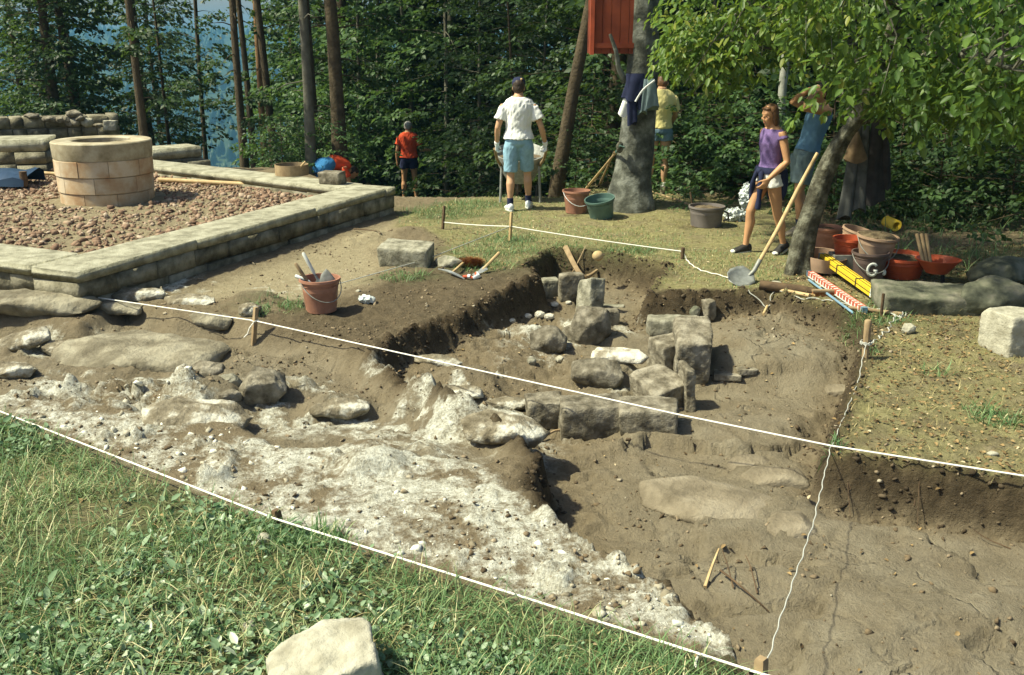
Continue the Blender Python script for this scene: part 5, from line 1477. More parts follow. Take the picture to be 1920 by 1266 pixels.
def litter(name, label, poly, box, n, seed, size, dens=None, tone=.5):
    x, y, g = scatter(n, poly, *box, seed, 0, dens)
    m_ = len(x); a = g.random(m_) * 6.283
    P = np.stack([x, y, hzv(x, y) + .006 + .012 * g.random(m_)], -1)
    D = np.stack([np.cos(a), np.sin(a), .25 * g.standard_normal(m_)], -1)
    N = np.stack([.4 * g.standard_normal(m_), .4 * g.standard_normal(m_), np.ones(m_)], -1)
    L = size * (.4 + .9 * g.random(m_))
    V, T, q_ = leaves_np(P, D, N, L, L * .6, "oval", .2)
    return tag(link(name, np_mesh(name, V, T, {"rnd": np.repeat(np.clip(tone + .25 * g.standard_normal(m_), 0, 1), q_)}), M['litter']), label, None, None, "stuff")
litter("fallen_leaves", "dead leaves and bark scraps on the ground right of the trench", LITTER, (.8, 6.5, 4, 11), 11000, 305, .028)
litter("pit_litter", "few dead leaves blown into the trench", PIT, (-1, 3.5, 3, 10), 260, 306, .03, None, .6)
litter("lawn_litter", "scattered dead leaves in the foreground grass", LAWN, (-4, 1.5, 2.4, 6.4), 260, 307, .035, None, .65)
litter("plateau_litter", "scattered leaf scraps on the plateau", BACKG, (-3, 5.5, 8, 16), 900, 308, .03, None, .6)
# green patches and tufts
gx, gy = [], []
gq = np.random.default_rng(309)
for u, v, r in GREENS:
    c = gnd(u, v); n_ = int(900 * r)
    rr_ = r * np.sqrt(gq.random(n_)) * .8; a_ = gq.random(n_) * 6.283
    gx.append(c.x + 1.3 * rr_ * np.cos(a_)); gy.append(c.y + rr_ * np.sin(a_))
for u, v, r, n_ in ((1880, 790, .16, 260), (1842, 770, .10, 90), (480, 590, .08, 120), (545, 575, .10, 100), (1650, 575, .1, 120), (1560, 836, .06, 60), (1630, 660, .07, 60), (1600, 605, .08, 60), (1760, 700, .1, 60), (560, 1010, .12, 300), (610, 1015, .1, 200), (500, 990, .1, 160), (1000, 1230, .15, 120)):
    c = gnd(u, v); rr_ = r * np.sqrt(gq.random(n_)); a_ = gq.random(n_) * 6.283
    gx.append(c.x + 1.2 * rr_ * np.cos(a_)); gy.append(c.y + rr_ * np.sin(a_))
gx, gy = np.concatenate(gx), np.concatenate(gy)
blades("grass_tufts", "small tufts of green grass around the trench", gx, gy, gq, .03, .12, .006, 'grass', .25, .8)
EDGE_R = pxpoly([(1560, 470), (1500, 400), (1600, 360), (2300, 330), (2600, 560), (1960, 560), (1720, 505)])
x, y, g = scatter(7000, EDGE_R, 2.5, 9, 8, 17, 310, 0, dry_d)
blades("edge_grass", "rank grass in the shade at the edge of the wood", x, y, g, .05, .32, .008, 'grass', .33, .8)
herbs("edge_herbs", "low leafy undergrowth along the edge of the wood", pxpoly([(1040, 345), (1500, 398), (1600, 380), (2300, 400), (2300, 250), (1000, 250)], 0), (0.5, 12, 9, 19), 9000, 311, 'leaf_beech', .075, .22, dry_d, .4)
# ================================================================== buckets, tubs and tools
def bucket(name, label, cat, loc, rt, rb, h, mat, handle=None, fill=None, tilt=(0, 0), rotz=0.0, group=None, wall=.006, fill_z=.8, hang=True, ribs=True):
    t = thing(name, label, cat, loc, rotz, group)
    t.rotation_euler = (tilt[0], tilt[1], rotz)
    mb = MB()
    prof = [(.001, .004), (rb - .004, .004), (rt - wall, h - .004), (rt - wall, h), (rt + .007, h), (rt + .008, h - .022), (rt + .001, h - .024)]
    if ribs: prof += [(rt - .004 + (rb - rt) * .18, h * .82), (rt + .001 + (rb - rt) * .19, h * .81), (rt - .006 + (rb - rt) * .24, h * .76)]
    prof += [(rb, .006), (rb - .01, 0), (.001, 0)]
    mb.lathe(prof, 30)
    mb.build("shell", M[mat], t)
    if handle:
        mb = MB()
        pts = []
        for i in range(15):
            a = math.pi * i / 14
            r_ = rt + .006
            if hang: pts.append(Vector((r_ * math.cos(a), -r_ * math.sin(a) * 1.02 - .004, h - .02 - .14 * math.sin(a) * rt / .15)))
            else: pts.append(Vector((r_ * math.cos(a), .3 * r_ * math.sin(a), h - .02 + 1.0 * r_ * math.sin(a))))
        mb.tube(pts, .0042, 6)
        mb.build("handle", M[handle], t)
    if fill:
        mb = MB(); rf = rb + (rt - rb) * fill_z - .008
        secs = []
        g_ = random.Random(int(rt * 1e4))
        V = []
        for j, q_ in enumerate((1.0, .7, .4, .15)):
            V.append([Vector((rf * q_ * math.cos(a * .3927), rf * q_ * math.sin(a * .3927), h * fill_z + .04 * (1 - q_) + g_.uniform(-.01, .015))) for a in range(16)])
        mb.grid(V, True); mb.F.append(tuple(range(48, 64)))
        mb.build("soil_fill", M[fill], t)
    return t
BG = "buckets for carrying soil"
g0 = gnd(598, 590)
bucket("bucket", "terracotta bucket full of hand tools standing on the soil bank", "bucket", g0 + Vector((0, .12, 0)), .168, .128, .29, 'bucket_red', 'steel_dull', None, rotz=.6, group=BG)
BK = g0 + Vector((0, .12, 0))
def trowel(label, base, top, blade, mat='steel', hmat='wood'):
    base, top = Vector(base), Vector(top); ax = (top - base).normalized()
    t = thing("trowel", label, "trowel", base)
    L = (top - base)
    mb = MB(); mb.tube([L * .45, L * .5, L * .75, L * .97, L], [.009, .014, .016, .015, .008], 9); mb.build("handle", M[hmat], t)
    side = ax.cross(Vector((0, 1, .2))).normalized()
    nn = side.cross(ax)
    mb = MB()
    mb.loft([(L * .45, side * .008, nn * .006), (L * .33, side * .012, nn * .004), (L * .26, side * blade, nn * .004), (L * .1, side * blade * .9, nn * .003), (L * -.12, side * .006, nn * .002)], 8)
    mb.build("blade", M[mat], t)
    return t
trowel("trowel with pale wooden handle pointing up out of the tool bucket", BK + Vector((.03, .02, .16)), BK + Vector((-.135, .03, .50)), .04, 'steel', 'white_paint')
trowel("trowel with brown handle leaning left out of the tool bucket", BK + Vector((-.02, -.04, .14)), BK + Vector((-.185, -.06, .43)), .04, 'steel', 'wood_old')
trowel("trowel with white handle end resting on the left rim of the tool bucket", BK + Vector((.02, 0, .20)), BK + Vector((-.20, -.03, .315)), .035, 'steel_dull', 'bag_white')
t = thing("hand_shovel", "grey hand shovel blade sticking up at the right of the tool bucket", "shovel", BK + Vector((.055, -.02, .24)))
mb = MB()
secs = [(Vector((-.0, 0, -.08)), Vector((.03, 0, 0)), Vector((0, .006, 0))), (Vector((.01, 0, 0)), Vector((.065, 0, -.02)), Vector((0, .012, 0))), (Vector((.02, .01, .06)), Vector((.06, 0, -.02)), Vector((0, .012, 0))), (Vector((.025, .01, .11)), Vector((.018, 0, -.02)), Vector((0, .006, 0)))]
mb.loft(secs, 12); mb.build("blade", M['steel_dull'], t)
mb = MB(); mb.tube([(0, 0, -.06), (-.05, .02, -.16)], .012, 8); mb.build("handle", M['wood_old'], t)

# plastic bag by the bucket
def crumpled(name, label, cat, loc, dims, mat, seed, sq=1.0):
    me_ = rock_mesh(name, dims, seed, 2.6, 9, (.55, .95), .16, 9)
    for v in me_.vertices:
        v.co += Vector((mnoise.noise(v.co * 40), mnoise.noise(v.co * 40 + Vector((9, 0, 0))), mnoise.noise(v.co * 40 + Vector((0, 9, 0))))) * .22 * min(dims)
    o = link(name, me_, M[mat]); o.location = Vector(loc) + Vector((0, 0, dims[2] * .42)); return tag(o, label, cat)
g0 = gnd(688, 568)
crumpled("plastic_bag", "crumpled clear plastic bag with white corner lying right of the bucket", "bag", g0, (.16, .10, .08), 'plastic_bag', 501)
o = crumpled("plastic_bag", "clear plastic bag lying on the ground behind the woman's legs", "bag", gnd(1380, 414), (.34, .24, .17), 'plastic_bag', 502)
o = crumpled("plastic_bag", "white plastic bag standing beside the woman's knee", "bag", gnd(1407, 400) + Vector((-.02, .25, 0)), (.17, .12, .42), 'bag_white', 503)

# small tools in a heap on the turf
g0 = gnd(866, 512)
def long_tool_head(mb, pts, rads): mb.tube(pts, rads, 8)
t = thing("hand_pick", "small pick with pale wooden handle lying on the turf", "pick", gnd(858, 516))
a, b_ = gnd(846, 517) + Vector((0, 0, .02)) - t.location, gnd(876, 496) + Vector((0, 0, .05)) - t.location
mb = MB(); mb.tube([a, b_], [.013, .015], 8); mb.build("handle", M['wood'], t)
c1, c2 = gnd(822, 511) - t.location + Vector((0, 0, .035)), gnd(871, 525) - t.location + Vector((0, 0, .01))
mb = MB(); mb.tube([c1, a.lerp(c1, .4) + Vector((0, 0, .012)), a + Vector((0, 0, .012)), a.lerp(c2, .5) + Vector((0, 0, .01)), c2], [.005, .012, .016, .014, .006], 8); mb.build("head", M['steel'], t)
t = thing("hand_shovel", "hand shovel with wooden handle standing tilted in the turf", "shovel", gnd(905, 513))
a, b_ = Vector((0, 0, .04)), atY(936, 474, gnd(905, 513).y + .15) - t.location
mb = MB(); mb.tube([a, b_], [.014, .017], 8); mb.build("handle", M['wood'], t)
mb = MB(); mb.loft([((.02, .03, .06), (.02, 0, 0), (0, .004, .01)), ((-.0, -.02, .035), (.055, 0, .012), (0, .006, .01)), ((-.05, -.06, .018), (.05, -.01, .01), (0, .006, .006)), ((-.09, -.09, .006), (.012, -.01, 0), (0, .003, .003))], 10); mb.build("blade", M['steel'], t)
t = thing("wire_brush_heap", "rust brown coir brush lying behind the small pick", "brush", gnd(880, 501))
g_ = np.random.default_rng(88)
n_ = 1500
a_ = g_.random(n_) * 6.283; r_ = np.sqrt(g_.random(n_))
P = np.stack([.13 * r_ * np.cos(a_), .06 * r_ * np.sin(a_), .01 + .03 * g_.random(n_)], -1); D = np.stack([.6 * g_.standard_normal(n_), .6 * g_.standard_normal(n_), np.ones(n_)], -1)
V, T, q_ = leaves_np(P, D, np.stack([np.cos(a_), np.sin(a_), 0 * a_], -1) + .01, np.full(n_, .075), np.full(n_, .006), .4)
o = link("bristles", np_mesh("bristles", V, T), M['rust'], t); o['kind'] = 'stuff'
mb = MB(); mb.ell((0, 0, .022), (.115, .05, .02)); mb.build("back", M['wood_dark'], t)
t = thing("garden_secateurs", "orange and white handled tool lying in front of the small pick", "tool", gnd(888, 524))
mb = MB(); mb.tube([(-.10, .03, .02), (-.05, .0, .03), (0, -.02, .02)], [.016, .018, .012], 8); mb.tube([(.02, .05, .05), (.03, .015, .05), (.01, -.02, .02)], [.014, .016, .012], 8); mb.build("grip", M['tub_orange'], t)
mb = MB(); mb.tube([(-.055, .0, .034), (-.03, -.01, .032)], [.02, .02], 8); mb.tube([(.0, -.02, .02), (.05, -.03, .04), (.03, .06, .05)], [.02, .022, .016], 8); mb.build("body", M['bag_white'], t)

# buckets by the beech
bucket("bucket", "terracotta bucket with wire handle left of the big beech", "bucket", gnd(1081, 402) + Vector((0, .12, 0)), .178, .135, .30, 'bucket_red', 'bag_white', 'soil_fill', rotz=.3, group=BG, fill_z=.72)
bucket("bucket", "dark green bucket with slanted rim in front of the big beech", "bucket", gnd(1130, 412) + Vector((0, .13, .01)), .188, .15, .255, 'bucket_green', None, None, tilt=(.16, -.16), group=BG)
tb_ = bucket("tub", "grey rubber tub with a side handle left of the woman", "tub", gnd(1328, 428) + Vector((0, .16, 0)), .215, .185, .25, 'tub_grey', None, 'soil_fill', group=BG, fill_z=.85)
mb = MB(); mb.tube([(.20, -.06, .19), (.25, -.07, .17), (.26, -.06, .10), (.2, -.05, .07)], .014, 7); mb.build("side_handle", M['tub_grey'], tb_)
def handle_tool(name, label, foot, top, r, mat, cat, head=None, hmat='steel_dull'):
    foot, top = Vector(foot), Vector(top)
    t = thing(name, label, cat, foot)
    L = top - foot
    mb = MB(); mb.tube([Vector((0, 0, 0)), L * .3, L * .6, L], [r, r * 1.05, r, r * .9], 9); mb.build("handle", M[mat], t)
    return t, L
f0 = gnd(1095, 358); tp_ = atY(1156, 268, B0.y - .12)
t, L = handle_tool("spade", "long handled spade with green grip leaning on the big beech", f0, tp_ - Vector((.0, 0, .12)), .017, 'wood', "spade")
mb = MB(); ax = L.normalized(); e = L
mb.tube([e, e + ax * .12], [.02, .018], 8); mb.tube([e + ax * .1, e + ax * .14 + Vector((.05, 0, .03)), e + ax * .2 + Vector((.055, 0, 0)), e + ax * .2 + Vector((-.0, 0, .03)), e + ax * .1], .013, 7); mb.build("grip", M['bucket_green'], t)
mb = MB(); mb.loft([(Vector((0, 0, 0)), Vector((.02, 0, 0)), Vector((0, .012, 0))), (-ax * .06, Vector((.085, 0, 0)), Vector((0, .012, 0))), (-ax * .2, Vector((.08, 0, 0)), Vector((0, .008, 0)))], 10); mb.build("blade", M['steel_dull'], t)
f1 = gnd(1122, 350); t, L = handle_tool("hoe", "short tool with brown wooden handle leaning on the big beech behind the spade", f1, atY(1152, 285, B0.y - .1), .014, 'wood_old', "hoe")
mb = MB(); mb.loft([((0, 0, .0), (.02, 0, 0), (0, .01, 0)), ((.02, -.05, -.01), (.06, 0, 0), (0, .004, .004)), ((.03, -.12, -.03), (.06, 0, 0), (0, .004, .003))], 8); mb.build("blade", M['steel_dull'], t)
pole("thin stick lying at the foot of the big beech beside the spade", gnd(1124, 352) + Vector((0, 0, .03)), gnd(1148, 342) + Vector((0, .1, .1)), .014, M['wood'], "stick", "stick")
# cut branch with leaves right of the beech
t = thing("cut_branch", "cut green branch lying at the foot of the big beech", "branch", gnd(1262, 385))
mb = MB(); a, b_ = gnd(1215, 368) - t.location + Vector((0, 0, .08)), gnd(1345, 412) - t.location + Vector((0, 0, .02))
mb.tube([a, a.lerp(b_, .5) + Vector((0, 0, .03)), b_], [.012, .016, .018], 7); mb.build("stem", M['wood_old'], t)
cr = Crown(81, .11, .2, 22, .5, .3)
for i in range(14):
    q_ = a.lerp(b_, .05 + .6 * i / 14) + Vector((0, 0, .06)); cr.add(q_, (gl.uniform(-.4, .9), -.5 * gl.random(), gl.uniform(-.1, .35)), .8, .55)
link("leaves", cr.mesh("leaves"), M['leaf_beech'], t)
pole("thin dark stake standing right of the big beech by the tub", gnd(1300, 398), gnd(1300, 398) + Vector((-.05, .02, .26)), .012, M['wood_dark'], "stake", "stake")

# the shovel leaning on the leaning tree
ft = gnd(1396, 530); tp_ = atY(1534, 273, T0.y - .16)
t = thing("shovel", "long handled shovel leaning against the mossy trunk, blade on the dry grass", "shovel", ft)
L = tp_ - ft; ax = L.normalized()
hs = ax * .20
mb = MB(); mb.tube([hs, hs + (L - hs) * .35 + Vector((.012, 0, 0)), hs + (L - hs) * .7, L], [.018, .021, .02, .016], 10); mb.build("handle", M['wood'], t)
side = Vector((ax.y, -ax.x, 0)).normalized()
side = Vector((.55, -.83, .0)).normalized()
sd = (side - ax * side.dot(ax)).normalized(); nn = ax.cross(sd)
mb = MB()
dirb = Vector((-.80, -.42, -.12)).normalized(); sb = Vector((-.30, .62, .55)); sb = (sb - dirb * sb.dot(dirb)).normalized(); nb_ = dirb.cross(sb)
prev = None
rows = []
for k, (f_, w_, dip) in enumerate(((0, .02, 0), (.05, .105, .010), (.12, .118, .026), (.2, .112, .03), (.255, .08, .022), (.285, .022, .01))):
    row = []
    for j in range(9):
        s_ = (j - 4) / 4
        row.append(hs - ax * .02 + dirb * f_ + sb * w_ * s_ + nb_ * (dip * (1 - s_ * s_)) * 1.0)
    rows.append(row)
mb.grid(rows)
me_ = mb.mesh("blade", True); o = link("blade", me_, M['steel'], t); sm = o.modifiers.new("thick", 'SOLIDIFY'); sm.thickness = .004; sm.offset = 0
mb = MB(); mb.tube([hs - ax * .04 + dirb * .04, hs, hs + ax * .12], [.014, .022, .022], 9); mb.build("socket", M['steel_dull'], t)
_dz = min((r_.z + ft.z) - hz(r_.x + ft.x, r_.y + ft.y) for row in rows for r_ in row)
t.location.z -= min(.2, max(-.2, _dz + .005))

# heap of gear right of the leaning tree
bucket("bucket", "reddish bucket with a trowel in it, standing behind the leaning tree", "bucket", gnd(1553, 474) + Vector((0, .1, 0)), .155, .125, .27, 'bucket_red', None, 'soil_fill', group=BG)
bucket("bucket", "dusty tan bucket tilted beside the reddish bucket", "bucket", gnd(1601, 488) + Vector((0, .12, .02)), .17, .13, .29, 'bucket_pale', None, None, tilt=(.10, .22), group=BG)
GB = gnd(1636, 532) + Vector((0, .14, 0))
tg = bucket("bucket", "brown bucket painted with a white letter G", "bucket", GB, .165, .135, .28, 'tub_dark', 'steel_dull', None, group=BG, rotz=0.0)
bucket("bucket", "orange bucket squeezed between the G bucket and the tan one", "bucket", gnd(1612, 520) + Vector((-.02, .32, .0)), .16, .125, .32, 'tub_orange', None, None, group=BG)
bucket("bucket", "pale rimmed bucket of soil set on top of the G bucket", "bucket", GB + Vector((.09, .14, .20)), .19, .15, .21, 'bucket_pale', 'steel_dull', 'soil_fill', tilt=(.05, .07), group=BG, fill_z=.97)
# the letter G: a thick painted stroke following the bucket's side
def letter_g():
    rows_ = []
    mb = MB()
    ctr = []
    for i in range(23):
        a = R(38) + R(292) * i / 22
        ctr.append((.043 * math.cos(a), .058 * math.sin(a)))
    ctr += [(.043, -.012), (.012, -.012)]
    ctr = ctr[:23] + [(.043, -.010), (.010, -.010)]
    w_ = .0125
    def on(u, v):
        zz = .135 + v
        r_ = .135 + (.165 - .135) * zz / .28 + .0035
        a = -math.pi / 2 - .12 + u / r_
        return Vector((r_ * math.cos(a), r_ * math.sin(a), zz))
    L_, R_ = [], []
    for i, (u, v) in enumerate(ctr):
        p_, q_ = ctr[max(i - 1, 0)], ctr[min(i + 1, len(ctr) - 1)]
        du, dv = q_[0] - p_[0], q_[1] - p_[1]; l_ = math.hypot(du, dv) + 1e-9
        L_.append(on(u - dv / l_ * w_, v + du / l_ * w_)); R_.append(on(u + dv / l_ * w_, v - du / l_ * w_))
    mb.grid([L_, R_])
    return mb
o = letter_g().build("painted_letter", M['white_paint'], tg)
sm = o.modifiers.new("thick", 'SOLIDIFY'); sm.thickness = .002; sm.offset = 1
mb = MB(); mb.ell((.115, -.095, .095), (.02, .012, .03)); mb.build("paint_dot", M['white_paint'], tg)
for (u, v, zt_, lab, mt) in ((1702, 528, 0, "lower of the two nested orange tubs beside the G bucket", 'tub_orange'),):
    g1 = gnd(u, v) + Vector((0, .2, 0))
    bucket("tub", lab, "tub", g1, .23, .18, .17, mt, None, None, group="shallow orange tubs")
    bucket("tub", "upper of the two nested orange tubs beside the G bucket, something red inside", "tub", g1 + Vector((-.01, -.01, .075)), .238, .19, .14, mt, None, 'soil_fill', group="shallow orange tubs", fill_z=.7, tilt=(.04, 0))
    pole("bright red handle lying across the nested orange tubs", g1 + Vector((-.24, -.1, .20)), g1 + Vector((-.02, -.16, .18)), .016, M['red_paint'], "handle", "handle")
g1 = gnd(1770, 540) + Vector((0, .2, .14))
t = thing("wheelbarrow", "orange wheelbarrow tray with three dark handles at the right of the tubs", "wheelbarrow", g1)
mb = MB(); mb.loft([((0, 0, -.04), (.10, 0, 0), (0, .10, 0)), ((0, 0, .05), (.17, 0, 0), (0, .16, 0)), ((0, 0, .09), (.21, 0, 0), (0, .20, 0)), ((0, 0, .092), (.195, 0, 0), (0, .185, 0)), ((0, 0, -.0), (.12, 0, 0), (0, .11, 0))], 24); mb.build("tray", M['tub_orange'], t)
mb = MB(); mb.tube([(.05, -.02, -.04), (.06, -.03, -.2)], .02, 8); mb.build("leg", M['black'], t)
for k in range(3):
    pole(("dark wooden handle, leftmost of three", "dark wooden handle, middle of three", "dark wooden handle, rightmost of three")[k] + " rising from the orange barrow tray", g1 + Vector((-.13 + .03 * k, -.02, .02)), g1 + Vector((-.19 + .045 * k, .1, .31)), .017, M['wood_old'], "handle", "handle")
# sieve ring with soil, behind the yellow staff
g1 = gnd(1555, 520) + Vector((0, .24, .05))
t = thing("sieve", "round wooden sieve with dusty hoop beside the leaning tree", "sieve", g1); t.rotation_euler = (.10, .05, 0)
mb = MB(); mb.lathe([(.215, 0), (.225, 0), (.225, .13), (.215, .13)], 36, closed=True); mb.build("hoop", M['bucket_pale'], t)
mb = MB(); mb.lathe([(.001, .03), (.214, .02)], 24); mb.build("mesh", M['soil_fill'], t)
g1 = gnd(1590, 518) + Vector((.02, .10, .0))
t = thing("seed_tray", "grey flecked plastic crate half hidden behind the yellow staff", "crate", g1)
mb = MB(); mb.box((0, .0, .10), (.27, .02, .17)); mb.box((0, .18, .10), (.27, .02, .17)); mb.box((-.135, .09, .10), (.02, .16, .17)); mb.box((.135, .09, .10), (.02, .16, .17)); mb.box((0, .09, .02), (.25, .16, .02)); mb.build("crate_wall", M['steel_dull'], t)
# folded levelling staff (yellow) and the red and white one
def staff_box(mb, a, b_, w, h, up=Vector((0, 0, 1))):
    ax = (b_ - a).normalized(); s_ = ax.cross(up).normalized(); u_ = s_.cross(ax)
    rot = Matrix((ax, s_, u_)).transposed()
    mb.box((a + b_) / 2, ((b_ - a).length, w, h), rot)
    return rot
a = gnd(1541, 508) + Vector((0, 0, .14)); b_ = gnd(1640, 566) + Vector((0, 0, .075))
t = thing("levelling_staff", "bright yellow folded levelling staff with black straps lying on the red white one", "measuring staff", a)
mb = MB(); e = b_ - a; rot = staff_box(mb, Vector((0, 0, 0)), e, .075, .07); mb.build("body", M['yellow'], t)
mb = MB()
for s_ in (-.018, .018): mb.box(e / 2 + rot @ Vector((0, s_, .037)), (e.length * .96, .004, .004), rot)
mb.box(e / 2 + rot @ Vector((0, .039, .0)), (e.length * .98, .003, .005), rot)
mb.build("groove", M['black'], t)
for f_ in (.36, .72):
    mb = MB(); mb.box(e * f_, (.016, .084, .079), rot); mb.build("strap", M['black'], t)
for f_, l_ in ((-.02, .03), (1.03, .05)):
    mb = MB(); mb.box(e * f_, (l_, .066, .06), rot); mb.build("end_cap", M['blue_end'], t)
mb = MB(); mb.box(e * .985, (.02, .08, .076), rot); mb.build("rim", M['bag_white'], t)
a2 = gnd(1518, 522) + Vector((0, 0, .045)); b2_ = gnd(1618, 588) + Vector((0, 0, .035))
t = thing("measuring_staff", "white staff with red toothed graduation lying under the yellow one", "measuring staff", a2)
e = b2_ - a2
mb = MB(); rot = staff_box(mb, Vector((0, 0, 0)), e, .05, .055); mb.build("body", M['white_paint'], t)
n_ = 19
LL = e.length
for k in range(n_):
    mb = MB(); f_ = (k + .6) / n_
    mb.box(e * f_ + rot @ Vector((0, .008, .0285)), (LL / n_ * .5, .032, .003), rot)
    mb.box(e * f_ + rot @ Vector((.004, .0265, .006)), (LL / n_ * .5, .003, .034), rot)
    mb.build("graduation_mark", M['red_paint'], t)
mb = MB(); mb.box(e / 2 + rot @ Vector((0, -.02, .0285)), (LL, .008, .003), rot); mb.box(e / 2 + rot @ Vector((0, .0265, .024)), (LL, .003, .005), rot); mb.build("edge_stripe", M['red_paint'], t)
for f_ in (-.015, 1.015):
    mb = MB(); mb.box(e * f_, (.03, .045, .05), rot); mb.build("end_cap", M['blue_end'], t)
pole("thin blue grey rod lying along the red white staff", gnd(1516, 530) + Vector((0, 0, .025)), gnd(1600, 592) + Vector((0, 0, .02)), .011, M['blue_end'], "rod", "rod")
# odds and ends near the trench edge
pole("short dark log lying in front of the leaning tree", gnd(1424, 540) + Vector((0, 0, .03)), gnd(1525, 553) + Vector((0, 0, .03)), .045, M['wood_dark'], "log", "log", r2=.035)
pole("flat pale lath lying under the yellow staff at left", gnd(1448, 569) + Vector((0, 0, .015)), gnd(1516, 572) + Vector((0, 0, .015)), .018, M['wood'], "lath", "lath")
pole("pale lath lying along the trench edge by the thin stake", gnd(1590, 580) + Vector((0, 0, .015)), gnd(1690, 592) + Vector((0, 0, .015)), .016, M['wood_old'], "lath", "lath")
pole("short pale lath end beside the wooden hand brush", gnd(1505, 556) + Vector((0, 0, .02)), gnd(1528, 557) + Vector((0, 0, .02)), .012, M['wood'], "lath", "lath")
pole("little pale splinter stuck at the trench rim", gnd(1431, 592) + Vector((0, 0, .02)), gnd(1438, 582) + Vector((0, 0, .04)), .012, M['wood'], "splinter", "stick")
t = thing("hand_brush", "wooden hand brush with tan bristles lying under the yellow staff", "brush", gnd(1545, 557) + Vector((0, .03, 0)))
mb = MB(); mb.box((0, 0, .05), (.20, .05, .018)); mb.build("back", M['wood_old'], t)
mb = MB(); mb.box((0, 0, .022), (.19, .042, .04)); mb.build("bristles", M['rust'], t)
p_ = gnd(1652, 592)
pole("thin dark stake standing just behind the sawn trench peg", p_ - Vector((0, 0, .05)), p_ + Vector((0, 0, .19)), .013, M['wood_dark'], "stake", "stake")
# yellow tube in the bushes
g1 = gnd(1672, 432)
t = thing("plastic_can", "yellow plastic tube lying in the shaded grass at right", "tube", g1)
mb = MB(); mb.loft([((-.05, .08, .10), (.055, 0, .02), (0, .02, .055)), ((.02, -.08, .07), (.06, 0, .02), (0, .02, .06)), ((.02, -.08, .07), (.04, 0, .01), (0, .01, .04)), ((-.03, .05, .09), (.04, 0, .01), (0, .01, .04))], 18); mb.build("shell", M['yellow'], t)
# twigs and roots
def twig(label, pts, r, mat='wood_dark', name="twig", cat="twig", lift=.01):
    P_ = [gnd(u, v) + Vector((0, 0, lift + dz)) for u, v, dz in pts]
    mb = MB(); mb.tube(spline(P_, 4), [r * (1 - .5 * i / (4 * (len(P_) - 1))) for i in range(4 * (len(P_) - 1) + 1)], 6)
    return tag(mb.build(name, M[mat]), label, cat)
twig("dry forked twig with pale broken end at the foot of the white ridge", [(1322, 1104, .0), (1334, 1078, .04), (1346, 1058, .09)], .009, 'wood')
twig("long dark twig lying across the trench floor beside the twine", [(1350, 1082, .03), (1390, 1115, .03), (1442, 1146, .01)], .006)
twig("thin dark twig bent upward on the trench floor", [(1375, 1106, 0), (1362, 1080, .06), (1352, 1062, .09)], .004)
twig("thin dark twig crossing the long one on the trench floor", [(1420, 1116, 0), (1405, 1080, .05), (1396, 1060, .06)], .004)
twig("bent root lying at the bottom of the front stone row", [(1012, 828, .01), (1040, 819, .03), (1068, 812, .02)], .011, 'wood_old', "root", "root")
t = twig("sawn root crossing the back corner of the pit", [(1060, 512, .03), (1092, 500, .09), (1120, 483, .05)], .034, 'wood_old', "root", "root", lift=0)
o = link("cut_face", None)
bpy.data.objects.remove(o)
q_ = atY(1122, 479, gnd(1122, 482).y)
mb = MB(); mb.ell((0, 0, 0), (.06, .045, .055)); o = mb.build("root_stump", M['wood']); o.location = atY(1121, 480, at(1121, 490).y); tag(o, "sawn orange root stump at the back rim of the pit", "root")
twig("thin pale root sticking out of the back pit wall", [(1046, 490, .05), (1070, 485, .06), (1098, 484, .04)], .009, 'wood_old', "root", "root", lift=0)
twig("dark twig at the broken edge of the dirt path", [(664, 434, .02), (680, 440, .05), (712, 446, .03)], .010)
for k, (pts, lab) in enumerate((([(1895, 1030, 0), (1850, 1020, .03), (1820, 1008, .05)], "root hanging from the soil face at the right edge"), ([(1720, 905, 0), (1715, 940, .0), (1722, 975, 0)], "thin root hanging down the soil face"),
                              ([(1600, 872, .0), (1590, 905, 0), (1598, 940, 0)], "fine root hanging down the soil face near the twine"))):
    twig(lab, pts, .0035, 'wood_dark', "root", "root", lift=.004)

# red wooden box on the beech
t = thing("wooden_box", "red boarded box hung high beside the big beech trunk", "box", atY(1105, 101, B0.y - .1))
W_, D_, H_ = .56, .42, 1.5
for k in range(5):
    mb = MB(); mb.box((.045 + W_ * (k + .5) / 5, 0, H_ / 2), (W_ / 5 - .006, .025, H_)); mb.build("plank", M['red_board'], t)
mb = MB(); mb.box((.03, -.012, H_ / 2), (.05, .05, H_ + .02)); mb.build("lit_edge_post", M['tub_orange'], t)  # brighter than the boards: the lit left edge put into the colour
for k in range(3):
    mb = MB(); mb.box((.02, .04 + D_ * (k + .5) / 3, H_ / 2), (.025, D_ / 3 - .006, H_)); mb.build("side_plank", M['red_board'], t)
mb = MB(); mb.box((.045 + W_ / 2, D_ / 2 + .02, .02), (W_, D_, .03)); mb.build("floor_board", M['red_board'], t)
mb = MB(); mb.box((.045 + W_ / 2, D_ + .05, H_ / 2), (W_, .025, H_)); mb.build("back_board", M['red_board'], t)
mb = MB(); mb.box((.30, -.02, .10), (.52, .02, .06)); mb.build("batten", M['red_board'], t)
mb = MB(); mb.tube([(.5, .2, 1.2), (.8, .25, 1.25)], .03, 6); mb.build("bracket", M['wood_dark'], t)

